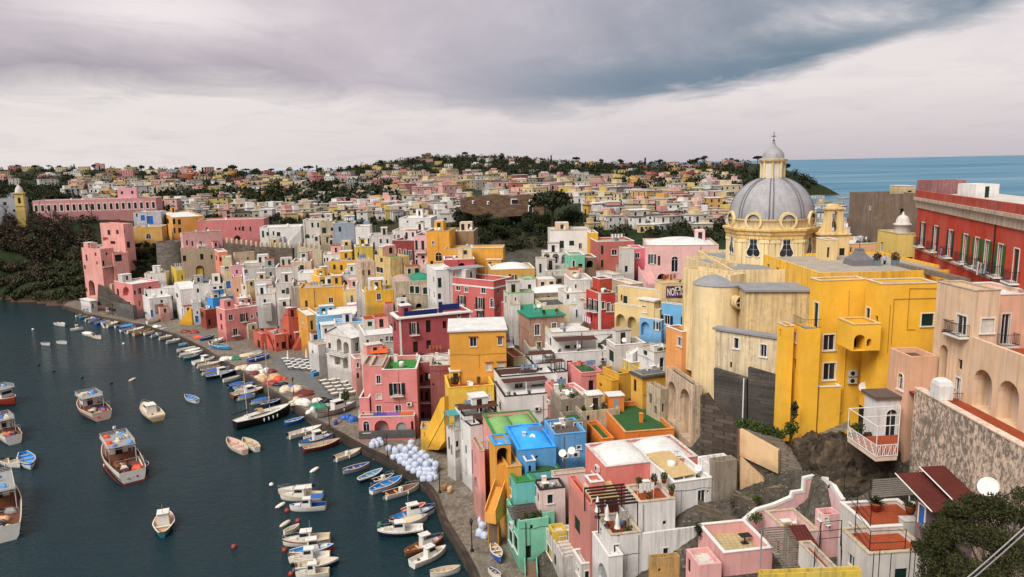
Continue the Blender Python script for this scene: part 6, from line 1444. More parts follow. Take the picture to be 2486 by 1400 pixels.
def landmat():
 mt, t = newmat('hillside_ground')
 pos = t.n('ShaderNodeNewGeometry').outputs['Position']
 a = t.noise(pos, .02, 6, .6); b = t.noise(pos, .3, 6, .7); c = t.noise(pos, 2.0, 5, .7)
 sep = t.n('ShaderNodeSeparateXYZ'); t.l(pos, sep.inputs[0])
 col = t.mix(t.ramp(b, .4, .65), lin((92, 86, 78)), lin((58, 55, 50)))
 col = t.mix(t.ramp(c, .48, .66, 0, .8), col, lin((44, 40, 36))); col = t.mix(t.ramp(t.noise(pos, .9, 6, .7), .55, .63, 0, .75), col, lin((52, 60, 34))); col = t.mix(t.ramp(t.noise(pos, 3.5, 3, .6), .6, .68, 0, .6), col, lin((150, 138, 120)))
 gr = t.mix(t.ramp(b, .4, .65), lin((48, 56, 34)), lin((30, 38, 26)))
 gr = t.mix(t.ramp(a, .52, .62, 0, .7), gr, lin((76, 64, 50)))
 far = t.ramp(sep.outputs[1], 215, 262)
 col = t.mix(far, col, gr)
 col = t.mix(t.ramp(sep.outputs[2], 2.2, .4, 0, .8), col, lin((92, 68, 56)))
 t.bsdf(col, .95, t.mix(.5, b, c), .6, .15, .1)
 return mt
q = MB()
q.grid([[(TX[i, j], TY[i, j], TZ[i, j]) for j in range(len(PX))] for i in range(len(DR))])
q.build('terrain', landmat(), kind='structure')
# ------------------------------------------------------------------ quay and water
q = MB()
inner = []
for i, p in enumerate(QW):
 a = QW[max(i - 1, 0)]; b = QW[min(i + 1, len(QW) - 1)]
 n = V((-(b - a).y, (b - a).x, 0)).normalized(); n = n if n.x > 0 else -n
 inner.append((p, n))
INL = [(180, 720), (215, 728), (240, 735), (262, 745), (300, 752), (330, 757), (380, 768), (430, 772), (520, 792), (560, 800), (610, 806), (660, 806), (720, 815), (750, 830), (780, 850), (830, 870), (880, 890), (920, 960), (980, 1010), (1030, 1050), (1090, 1100), (1110, 1120), (1150, 1150), (1170, 1180), (1210, 1240), (1240, 1290), (1280, 1380), (1330, 1500)]
IW = [gnd(x, y, QZ) for x, y in INL] + [V((30, 30, QZ))]
q.grid([[p + n * .55 for p, n in inner], [(p + n * .55).lerp(w_, .5) for (p, n), w_ in zip(inner, IW)], IW], 0, False, False)
PAVE = stone('quay_paving', (150, 140, 126), .55, .38, .55, .1, .75, True)
o = q.build('quay_paving', PAVE, kind='structure')
q = MB(); q.grid([[p + n * .55 + V((0, 0, .06)) for p, n in inner], [p + V((0, 0, .06)) for p, n in inner], [p - n * .12 + V((0, 0, -.9)) for p, n in inner], [p - n * .3 + V((0, 0, -3.2)) for p, n in inner]], 0, False, False)
q.grid([[p + n * .55 + V((0, 0, .06)) for p, n in inner], [p + n * .55 + V((0, 0, -.2)) for p, n in inner]], 0, False, False)
q.build('quay_wall', stone('quay_stone', (92, 82, 74), 1.1, .5, .4, .2, .8), kind='structure')
# asphalt patch of the little square
q = MB(); P = [gnd(x, y, QZ + .02) for x, y in ((655, 868), (700, 860), (745, 862), (770, 885), (730, 895), (800, 950), (858, 985), (840, 990), (740, 935), (672, 890))]; q.poly(P)
q.build('road', roofmat('quay_asphalt', (112, 112, 112), .4), kind='structure')
mt, t = newmat('sea_water')
pos = t.n('ShaderNodeNewGeometry').outputs['Position']
sep = t.n('ShaderNodeSeparateXYZ'); t.l(pos, sep.inputs[0])
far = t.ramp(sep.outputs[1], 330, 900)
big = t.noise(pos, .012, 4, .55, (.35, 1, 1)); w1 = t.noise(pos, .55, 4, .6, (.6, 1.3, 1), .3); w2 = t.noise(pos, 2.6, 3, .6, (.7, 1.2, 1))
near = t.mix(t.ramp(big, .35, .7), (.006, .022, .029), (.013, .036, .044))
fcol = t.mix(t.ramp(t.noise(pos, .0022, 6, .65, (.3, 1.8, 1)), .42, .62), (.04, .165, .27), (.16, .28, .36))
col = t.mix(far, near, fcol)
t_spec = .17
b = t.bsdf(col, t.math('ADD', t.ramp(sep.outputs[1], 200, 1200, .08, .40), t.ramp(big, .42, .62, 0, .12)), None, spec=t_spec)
b.inputs['IOR'].default_value = 1.33
bp = t.n('ShaderNodeBump'); bp.inputs['Distance'].default_value = .55
t.l(t.ramp(sep.outputs[1], 60, 900, 1.0, .1), bp.inputs['Strength']); t.l(t.mix(.35, w1, w2), bp.inputs['Height']); t.l(bp.outputs[0], b.inputs['Normal'])
q = MB(); q.poly([(-60000, -300, 0), (60000, -300, 0), (60000, 80000, 0), (-60000, 80000, 0)])
q.build('sea', mt, kind='structure')
# ------------------------------------------------------------------ trees
def make_tree(name, kind, leaves, size, mat, label, h=8.0):
 t = thing(name, label, 'tree', (0, 0, -500))
 r = random.Random(len(leaves) if isinstance(leaves, str) else leaves)
 o = V((0, 0, -500)); mb = MB(); tr = MB()
 if kind == 'pine':
  tr.path([o, o + V((.2, 0, h * .35)), o + V((.1, .1, h * .7))], .22, 6)
  for k in range(9):
   a = 2 * math.pi * k / 9 + r.uniform(-.2, .2); d = h * r.uniform(.18, .42)
   c = o + V((d * math.cos(a), d * math.sin(a), h * r.uniform(.78, .9)))
   tr.tube(o + V((.1, .1, h * .6)), c, .1, .04, 4); leaf_cloud(mb, c, h * .2, h * .2, h * .09, leaves // 9, size, r)
  leaf_cloud(mb, o + V((0, 0, h * .9)), h * .3, h * .3, h * .1, leaves // 5, size, r)
 elif kind == 'cypress':
  tr.tube(o, o + V((0, 0, h * .3)), .15)
  for k in range(7): leaf_cloud(mb, o + V((0, 0, h * (.2 + .11 * k))), h * .1 * (1 - k * .09), h * .1 * (1 - k * .09), h * .1, leaves // 7, size, r)
 elif kind == 'bare':
  def br(p, d, L, w, n):
   e = p + d * L; tr.tube(p, e, w, w * .65, 4, cap=False)
   if n:
    for k in range(3 if n > 1 else 4):
     br(p.lerp(e, r.uniform(.6, 1)), (d + V((r.uniform(-.8, .8), r.uniform(-.8, .8), r.uniform(-.1, .6)))).normalized(), L * r.uniform(.55, .75), w * .55, n - 1)
  br(o, V((0, 0, 1)), h * .35, h * .028, 4)
 else:
  tr.tube(o, o + V((0, 0, h * .45)), .2, .12)
  for k in range(8):
   a = 2 * math.pi * k / 8 * 1.6; d = h * r.uniform(.08, .28); c = o + V((d * math.cos(a), d * math.sin(a), h * r.uniform(.42, .85)))
   tr.tube(o + V((0, 0, h * .35)), c, .08, .03, 4); leaf_cloud(mb, c, h * .2, h * .2, h * .16, leaves // 8, size, r)
 a = tr.build('trunk', BARK, t); ks = [a]
 if mb.f: ks.append(mb.build('crown', mat, t))
 KIDS[t.name] = ks
 return t
protos = {}
def tree_at(px, py, kind, h, label, group=None, D=None, name='tree'):
 D = D or hit(px, py); p = at(px, py, D); z = tz(px, D) - .3 if D > 150 else p.z
 far = D > 420
 key = (kind, far, rnd.randrange(3))
 if key not in protos:
  mat = {'pine': LEAF, 'round': LEAFG, 'dark': LEAF, 'cypress': LEAF, 'olive': LEAFO, 'bare': LEAFB}[kind]
  protos[key] = [make_tree(name, kind, (240 if far else 900) + key[2], (.75 if far else .36), mat, label), False]
 pr, used = protos[key]
 s = h / 8; loc = (p.x, p.y, z)
 if not used:
  protos[key][1] = True; pr.location = loc; pr.rotation_euler = (0, 0, rnd.uniform(0, 6)); pr.scale = (s, s, s); o = pr
  LABELS[pr['label']].remove(pr.name) if pr.name in LABELS.get(pr['label'], []) else None
 else: o = copy_thing(pr, loc, rnd.uniform(0, 6), s * rnd.uniform(.9, 1.1))
 o.name = name; o['label'] = label; LABELS.setdefault(label, []).append(o.name)
 if group: o['group'] = group
 elif 'group' in o: del o['group']
 return o
# single trees one can tell apart
for a in ((148, 515, 'pine', 11, 'broad umbrella pine in front of the pink palace at far left'), (285, 505, 'dark', 8, 'dark round tree before the middle of the pink palace'), (1345, 585, 'pine', 17, 'largest umbrella pine in the green valley behind the white house'), (1298, 478, 'pine', 8, 'flat topped pine above the ruined brown wall in the far town'), (1390, 575, 'dark', 10, 'dark bushy tree right of the largest valley pine'), (594, 425, 'bare', 15, 'large bare tree standing on the skyline left of centre'), (660, 420, 'bare', 12, 'smaller bare tree on the skyline right of the large bare one'), (770, 420, 'cypress', 13, 'pointed dark tree on the skyline above the far town'), (101, 402, 'cypress', 11, 'slim tree poking above the left ridge'), (1677, 405, 'dark', 14, 'round dark tree on the right of the ridge before the headland'), (1775, 396, 'pine', 9, 'small umbrella pine on the headland left of the dome'),
   (700, 605, 'dark', 6, 'dark tree behind the crenellated wall beside the white house'), (735, 608, 'dark', 7, 'wide dark tree below the white double arch house'), (760, 610, 'dark', 6, 'dark shrub tree right of the wide dark tree'), (620, 590, 'dark', 4.5, 'dark tree in the arch court of the long rose house'), (2030, 540, 'round', 5, 'green bush beside the brown block at right'), (2100, 535, 'dark', 6, 'dark tree left of the brown windowless block')):
 tree_at(a[0], a[1], a[2], a[3], a[4])
for i in range(46): tree_at(rnd.uniform(1090, 1320) if i % 2 else rnd.uniform(1120, 1420), rnd.uniform(540, 612), rnd.choice(['dark', 'dark', 'round']), rnd.uniform(4, 8), 'dark leafy tree in the green valley in the middle of the town', 'trees in the green valley')
for i in range(7): tree_at(rnd.uniform(1090, 1220), rnd.uniform(500, 550), 'bare', rnd.uniform(7, 10), 'bare grey tree against the ruined wall above the green valley', 'bare trees in the valley')
for r_ in range(5):
 for c_ in range(5):
  tree_at(300 + c_ * 20 + r_ * 7 - (r_ % 2) * 8, 600 + r_ * 20 - c_ * 2, 'dark', 3.8, 'small round dark orchard tree on the terraced slope left of the bastion', 'orchard trees on the terraced slope', name='orchard_tree')
for i in range(26): tree_at(rnd.uniform(-40, 225), rnd.uniform(528, 600), 'bare', rnd.uniform(6, 10), 'leafless grey tree on the steep slope at far left', 'leafless trees on the far left slope', name='bare_tree')
for i in range(60):
 x = rnd.uniform(-60, 1960); yy = float(np.interp(x, _SX, _SY)) + rnd.uniform(1, 7)
 tree_at(x, yy - .0207 * (x - 1243), rnd.choice(['dark', 'pine', 'dark', 'round', 'cypress']), rnd.uniform(9, 16), 'dark tree along the skyline of the far hills', 'trees along the skyline')
# masses of far woodland
wd = MB(); wb = MB()
def wood(x0, x1, y0, y1, n, leaves=46, r=(2.6, 5.0), size=1.25, mb=wd, D0=150):
 for _ in range(n):
  x = rnd.uniform(x0, x1); y = rnd.uniform(y0, y1)
  D = hit(x, y, D0)
  if D > 1900: continue
  p = at(x, y, D); R = rnd.uniform(*r)
  leaf_cloud(mb, (p.x, p.y, tz(x, D) + R * .55), R, R, R * .8, leaves, size)
F_ = dict(r=(3.6, 7.0), size=1.5)
wood(-100, 620, 402, 448, 420, **F_); wood(590, 960, 450, 502, 300, **F_); wood(860, 1320, 374, 432, 560, **F_); wood(960, 1300, 372, 398, 160, **F_); wood(1250, 1500, 384, 420, 130, **F_); wood(1300, 1560, 394, 430, 170, **F_); wood(1480, 1980, 392, 466, 420, **F_); wood(540, 920, 408, 440, 230, **F_); wood(380, 640, 446, 486, 170, **F_); wood(-60, 420, 446, 520, 240); wood(640, 1000, 436, 462, 120); wood(380, 620, 505, 540, 30, 60, (2, 3), .7); wood(0, 330, 440, 476, 120); wood(1430, 1790, 474, 590, 220, 60, (1.6, 3), .7); wood(560, 1000, 505, 550, 130, 60, (1.5, 2.6), .6)
wood(1090, 1430, 520, 614, 120, 90, (1.8, 3.2), .55); wood(950, 1500, 432, 470, 160, 40, (2, 3.5), 1.1)
wd.build('far_woodland', LEAF, kind='stuff', label='dark green woodland covering the far hills between the houses', category='woodland')
sb = MB()
wood(-60, 240, 600, 735, 330, 60, (1.0, 2.4), .5, sb, 220); wood(0, 120, 690, 740, 40, 40, (.8, 1.5), .45, sb, 220)
sb.build('hillside_scrub', LEAFO, kind='stuff', label='dense green scrub covering the steep slope at far left', category='scrub')
sb = MB(); wood(-60, 230, 525, 640, 230, 60, (1.2, 2.6), .5, sb, 220); wood(-80, 130, 560, 700, 170, 60, (1.2, 2.6), .5, sb, 200)
sb.build('brown_scrub', LEAFB, kind='stuff', label='brown winter scrub high on the steep slope at far left', category='scrub')
sb = MB(); wood(300, 430, 590, 690, 60, 50, (.6, 1.3), .4, sb, 200)
sb.build('slope_undergrowth', LEAF, kind='stuff', label='dark undergrowth on the terraced slope below the upper street', category='undergrowth')
# ------------------------------------------------------------------ far town
CN = dict(pink=['pink', 'ppink'], cream=['cream', 'straw'], yellow=['amber', 'lemon', 'mustard'], white=['white', 'offw'], red=['rose', 'terra', 'brick'], grey=['aged', 'stonec', 'grey'])
FARM = {}
def far_house(px, py, cname, wpx, hpx, label, group, solo=True):
 D = hit(px, py); p = at(px, py, D); z = tz(px, D)
 s = mpp(D) * .985
 w = wpx * s; hh = min(max(hpx * s, 3.2), 11); dp = w * rnd.uniform(.6, 1.0); a = rnd.uniform(-.15, .75)
 w *= .85
 fr = Frame((p.x, p.y, z), a)
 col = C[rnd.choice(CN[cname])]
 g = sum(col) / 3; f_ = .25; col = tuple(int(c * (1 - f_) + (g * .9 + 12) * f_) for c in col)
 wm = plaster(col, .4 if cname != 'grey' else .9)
 rm = roof_m(rnd.choice('wxcxcdkc')); wi = rnd.choice([GLASS, SHUT, DARK]); tr = rnd.choice([WHITE, wm])
 if solo: o = thing('house', label, 'house', (p.x, p.y, z), group)
 def add(q, name, mats):
  if solo: q.build(name, mats, o); return
  idx = []
  for m_ in mats:
   if m_ not in FARM: FARM[m_] = len(FARM)
   idx.append(FARM[m_])
  n = len(FB.v); FB.v += q.v; FB.f += [tuple(i + n for i in f) for f in q.f]; FB.m += [idx[i] for i in q.m]; FB.s += q.s
 q = MB(); q.box(fr, 0, w, 0, dp, -8, hh, 0)
 if rnd.random() < .4: q.box(fr, w * .1, w * .5, dp * .3, dp * .8, hh, hh + rnd.uniform(1.8, 3))
 add(q, 'wall', [wm])
 q = MB(); q.box(fr, -.25, w + .25, -.25, dp + .25, hh + .002, hh + .3, 0)
 add(q, 'roof', [rm])
 rows = 1 if hh < 4.2 else 2 if hh < 8 else 3
 for L, ff in ((w, Frame(fr(0, 0, 0), 0, fr.u, fr.v)), (dp, Frame(fr(0, dp, 0), 0, -fr.v, fr.u))):
  n = max(1, int(L / 3.4))
  ww = rnd.choice([.45, .55, .7]); tall = rnd.random() < .4
  for r_ in range(rows):
   for i in range(n):
    if rnd.random() < .15: continue
    c = L * (i + .5) / n; zb = hh * r_ / rows + (0.25 if tall else 1.0); zt = min(hh * (r_ + 1) / rows - .35, zb + (2.2 if tall else 1.3))
    if zt - zb < .5: continue
    q = MB(); q.box(ff, c - ww - .14, c + ww + .14, -.06, -.004, zb - .1, zt + .14, 1, 'k'); q.box(ff, c - ww, c + ww, -.075, -.0605, zb, zt, 0, 'k')
    add(q, 'window', [wi, tr])
FB = MB()
CL = [  # x0 x1 y0 y1 count colours wpx hpx phrase
 (1180, 1790, 436, 492, 62, 'pink pink cream white yellow pink red cream grey', 42, 20, 'in the dense far town left of the dome'),
 (950, 1200, 430, 480, 22, 'cream yellow pink white red cream', 42, 20, 'in the far town above the long ruined wall'),
 (590, 960, 428, 462, 24, 'pink grey white cream red', 32, 16, 'in the far row above the dark green wood'),
 (160, 640, 402, 440, 26, 'white pink cream grey yellow', 30, 13, 'among the trees of the left ridge'),
 (200, 620, 440, 480, 26, 'pink grey cream white red yellow', 36, 17, 'below the left ridge behind the pink palace'),
 (-40, 200, 415, 470, 12, 'pink white cream', 34, 14, 'on the far left hillside above the bell tower'),
 (870, 1480, 386, 428, 34, 'white cream pink yellow white', 22, 10, 'scattered over the wooded hill in the centre'),
 (1480, 1790, 392, 432, 20, 'white pink cream red yellow', 26, 11, 'on the ridge towards the headland'),
 (430, 900, 484, 540, 40, 'white grey white pink cream grey yellow', 44, 18, 'in the low street behind the rose house'),
 (860, 1120, 480, 545, 30, 'white grey cream pink white', 44, 20, 'in the back street left of the green valley'),
 (1430, 1780, 484, 580, 34, 'white cream white pink grey yellow', 48, 24, 'in the back street between valley and dome'),
 (1960, 2120, 492, 545, 12, 'grey white cream', 44, 20, 'behind the bell gable near the sea')]
ALL = []
for ci, (x0, x1, y0, y1, n, cols, wp, hp, ph) in enumerate(CL):
 cols = cols.split(); lst = []
 rows = max(2, int((y1 - y0) / 11)); per = n / rows
 for r_ in range(rows):
  y = y0 + (y1 - y0) * (r_ + .5) / rows
  for k in range(int(math.ceil(per))):
   if len(lst) >= n: break
   x = x0 + (x1 - x0) * (k + rnd.uniform(.1, .9)) / math.ceil(per)
   sc_ = 1 + .35 * (y - (y0 + y1) / 2) / (y1 - y0)
   lst.append((x, y + rnd.uniform(-4, 4), rnd.choice(cols), wp * rnd.uniform(.7, 1.35) * sc_, hp * rnd.uniform(.75, 1.3) * sc_))
 cnt = {}
 for x, y, c, w, h_ in sorted(lst):
  if 1765 < x < 1965 and y > 430: continue
  i = cnt.get(c, 0); cnt[c] = i + 1
  ALL.append((w * h_, x, y, c, w, h_, f'{ordn(i)} {c} house from left {ph}', 'far houses ' + ph))
ALL.sort(reverse=True)
for x0, x1, y0, y1, n in ((1180, 1790, 434, 494, 90), (430, 1130, 478, 545, 120), (1420, 1790, 480, 570, 70), (150, 640, 440, 482, 50), (600, 1200, 425, 482, 70), (200, 420, 486, 512, 20)):
 for _ in range(n):
  y = rnd.uniform(y0, y1); k = .8 + .5 * (y - y0) / (y1 - y0)
  if x0 > 1179 and y > 500 and 1090 < x0 < 1300: continue
  ALL.append((0, rnd.uniform(x0, x1), y, rnd.choice('pink pink cream white white cream grey yellow'.split()), 36 * k * rnd.uniform(.7, 1.3), 17 * k * rnd.uniform(.7, 1.3), '', ''))
NS = 300 - sum(1 for o in bpy.data.objects if o.parent is None and o.name.split('.')[0] == 'house')
for i, (_, x, y, c, w, h_, lb, gp) in enumerate(ALL):
 far_house(x, y, c, w, h_, lb, gp, i < NS)
FB.build('distant_houses', list(FARM), kind='stuff', label='mass of small pale houses scattered over the far hills', category='houses')
print('far houses', len(ALL), NS)
# long ruined wall above the valley
rz = thing('ruined_wall', 'long brown ruined wall above the green valley', 'ruined wall', at(1220, 520, 324))
panel('wall', '', '', (1115, 490, 330), (1320, 480, 318), [(1118, 480), (1165, 474), (1200, 472), (1236, 476), (1262, 472), (1300, 474), (1320, 468), (1320, 520), (1280, 522), (1180, 530), (1118, 512)], 3, stone('ruin_stone', (128, 102, 84), 1.4, .6, .6, .6, .9), rz)
for x0, x1, y0, y1 in ((1240, 1258, 482, 496), (1284, 1294, 484, 494), (1298, 1306, 484, 494), (1282, 1294, 498, 516), (1182, 1188, 488, 496), (1146, 1151, 486, 494)):
 D_ = 329.5 - (x0 - 1115) * .0585
 panel('window', '', '', (x0, 490, D_), (x1, 490, D_ - .6), [(x0, y0), (x1, y0), (x1, y1), (x0, y1)], .3, WHITE, rz); panel('pane', '', '', (x0 + 2, 490, D_ - .3), (x1 - 2, 490, D_ - .9), [(x0 + 2, y0 + 2), (x1 - 2, y0 + 2), (x1 - 2, y1 - 2), (x0 + 2, y1 - 2)], .25, DARK, rz)
# ------------------------------------------------------------------ sky and light
w = bpy.data.worlds.new('World'); SC.world = w; w.use_nodes = True
t = NT.__new__(NT); t.t = w.node_tree; t.t.nodes.clear()
SUN_AZ, SUN_EL = R_(218), R_(47)     # compass azimuth (from +Y clockwise): behind the viewer on the left
sky = t.n('ShaderNodeTexSky', sky_type='NISHITA', sun_disc=False)
sky.sun_elevation = SUN_EL; sky.sun_rotation = SUN_AZ; sky.air_density = 1.2; sky.dust_density = 2.5
tc = t.n('ShaderNodeTexCoord').outputs['Generated']
sep = t.n('ShaderNodeSeparateXYZ'); t.l(tc, sep.inputs[0])
X, Y, Z = sep.outputs
zc = t.math('MAXIMUM', Z, 0.0)
den = t.math('ADD', zc, .10)
cb = t.n('ShaderNodeCombineXYZ'); t.l(t.math('DIVIDE', X, den), cb.inputs[0]); t.l(t.math('DIVIDE', Y, den), cb.inputs[1])
P = cb.outputs[0]
n1 = t.noise(P, .55, 6, .58, (1.0, .75, 1), .5); n2 = t.noise(P, 1.9, 7, .62, (.8, .7, 1), .6); n3 = t.noise(P, .22, 4, .55)
az = t.math('ARCTAN2', X, Y)
u = t.ramp(az, -.66, .66)
rp_ = t.n('ShaderNodeValToRGB'); t.l(u, rp_.inputs[0])
cr = rp_.color_ramp
edge = [(0, .082), (.12, .096), (.25, .100), (.38, .078), (.5, .066), (.62, .066), (.72, .085), (.84, .122), (1, .172)]
for i, (a, b) in enumerate(edge):
 e = cr.elements[i] if i < 2 else cr.elements.new(a)
 e.position = a; e.color = (b * 4, b * 4, b * 4, 1)
ed = t.math('DIVIDE', rp_.outputs[0], 4.0)
dz = t.math('SUBTRACT', Z, ed)
dz = t.math('ADD', dz, t.math('MULTIPLY', t.math('SUBTRACT', n2, .5), t.ramp(az, .0, .3, .055, .046)))
mask = t.mix(t.ramp(az, .0, .25), t.ramp(dz, -.012, .026), t.ramp(dz, -.002, .018))
deep = t.ramp(dz, .0, .06)
# light band under the cloud deck
gap = t.mix(t.ramp(Z, 0, .09), (.64, .585, .625), (.90, .81, .81))
gap = t.mix(t.ramp(az, .2, -.5), gap, (.90, .83, .81))
gap = t.mix(t.math('MULTIPLY', t.ramp(n2, .48, .72), .35), gap, (.58, .56, .61))
skyd = t.n('ShaderNodeMix', data_type='RGBA', blend_type='MULTIPLY'); skyd.inputs[0].default_value = 1; t.l(sky.outputs[0], skyd.inputs[6]); skyd.inputs[7].default_value = (.07, .07, .07, 1)
gap = t.mix(.12, gap, skyd.outputs[2])
lav = t.mix(t.ramp(n1, .32, .66), (.44, .395, .45), (.72, .635, .69))
blu = t.mix(t.ramp(n1, .32, .66), (.165, .235, .305), (.40, .425, .50))
cl = t.mix(t.ramp(t.math('ADD', az, t.math('MULTIPLY', n3, .7)), .1, .75), lav, blu)
cl = t.mix(t.math('MULTIPLY', t.math('MULTIPLY', t.ramp(n2, .52, .76), t.ramp(n3, .4, .62)), .6), cl, (.74, .70, .72))
def blob(a0, z0, wa, wz):
 p = t.math('POWER', t.math('DIVIDE', t.math('SUBTRACT', az, a0), wa), 2.0); q_ = t.math('POWER', t.math('DIVIDE', t.math('SUBTRACT', Z, z0), wz), 2.0)
 return t.math('EXPONENT', t.math('MULTIPLY', t.math('ADD', p, q_), -1.0))
cl = t.mix(t.math('MULTIPLY', t.math('MULTIPLY', blob(-.42, .185, .16, .032), t.ramp(n2, .2, .5)), .95), cl, (.88, .81, .82))
cl = t.mix(t.math('MULTIPLY', t.math('MULTIPLY', blob(.44, .165, .09, .02), t.ramp(n2, .35, .6)), .9), cl, (.78, .74, .76))
cl = t.mix(t.math('MULTIPLY', blob(-.5, .108, .25, .02), .55), cl, (.32, .30, .36))
cl = t.mix(t.math('MULTIPLY', blob(.2, .10, .22, .03), .7), cl, (.14, .235, .32))
cl = t.mix(t.math('MULTIPLY', t.ramp(dz, .05, .0), .4), cl, t.mix(t.ramp(az, -.1, .4), (.33, .315, .36), (.14, .235, .32)))
out = t.mix(mask, gap, cl)
# overhead and behind the viewer: an even bright overcast
up = t.ramp(Z, .30, .60)
out = t.mix(up, out, (.68, .66, .68))
back = t.ramp(Y, .25, -.2)
out = t.mix(t.math('MULTIPLY', back, .8), out, (.52, .50, .52))
out = t.mix(t.ramp(Z, 0.0, -.02), out, (.12, .14, .15))
bg = t.n('ShaderNodeBackground'); t.l(out, bg.inputs[0]); bg.inputs[1].default_value = 1.0
wo = t.n('ShaderNodeOutputWorld'); t.l(bg.outputs[0], wo.inputs[0])
ld = bpy.data.lights.new('sun', 'SUN'); ld.energy = 3.9; ld.angle = R_(34); ld.color = (1, .95, .88)
lo = bpy.data.objects.new('sun', ld); COL.objects.link(lo)
sd = V((math.sin(SUN_AZ) * math.cos(SUN_EL), math.cos(SUN_AZ) * math.cos(SUN_EL), math.sin(SUN_EL)))
lo.rotation_euler = (-sd).to_track_quat('-Z', 'Y').to_euler(); lo.location = (-60, -40, 120)
SC.view_settings.view_transform = 'Standard'; SC.view_settings.look = 'None'; SC.view_settings.exposure = 0
SC.cycles.max_bounces = 6; SC.cycles.diffuse_bounces = 2; SC.cycles.glossy_bounces = 3
# ------------------------------------------------------------------ boats
BC = dict(white=(222, 218, 210), cream=(204, 190, 166), blue=(44, 92, 170), vivid=(50, 146, 214), sky=(120, 180, 214), navy=(30, 36, 56), black=(26, 28, 34), red=(148, 54, 42), orange=(226, 74, 40), brown=(110, 66, 46), wood=(160, 112, 76), teal=(40, 110, 120), grey=(150, 148, 146), pinkw=(214, 186, 172), green=(40, 120, 90), dred=(110, 40, 34), tan=(196, 160, 118))
def bm(c): return plain('boat_paint_' + c, BC[c], .42, .12, 0, .4)
def hull_part(mb, L, B, h, tr, fr, m=0, rake=.12, sheer=.35):
 """returns rail points; outer skin of a boat that points along +x"""
 n = 12; rows = []; rails = []
 for i in range(n + 1):
  t = i / n
  wv = B / 2 * (tr + (1 - tr) * min(1, t / .42) ** .7 if t < .42 else (max(0, 1 - ((t - .42) / .58) ** 2.1)) ** .85)
  wv = max(wv, .012)
  hh = h * (1 + sheer * max(0, (t - .3) / .7) ** 2 + .08 * (1 - t))
  xr = t * L
  sec = []
  for s in (-1, 1):
   pts = [(xr + rake * L * max(0, t - .75) * 0.0, s * wv, hh), (xr, s * wv * .97, hh * .72), (xr - rake * L * max(0, t - .6) * .25, s * wv * .86, hh * .25), (xr - rake * L * max(0, t - .5) * .9, s * wv * .6, -.18)]
   sec.append(pts if s < 0 else pts[::-1])
  rows.append([fr(*p) for p in sec[0] + sec[1]]); rails.append((xr, wv, hh))
 mb.grid([[r[1], r[2], r[3], r[4], r[5], r[6]] for r in rows], m)
 mb.grid([[r[0], r[1]] for r in rows], m + 1); mb.grid([[r[6], r[7]] for r in rows], m + 1)
 r = rows[0]; mb.poly([r[1], r[2], r[3], r[4], r[5], r[6]], m); mb.poly([r[0], r[1], r[6], r[7]], m + 1)
 return rails
BN = {}
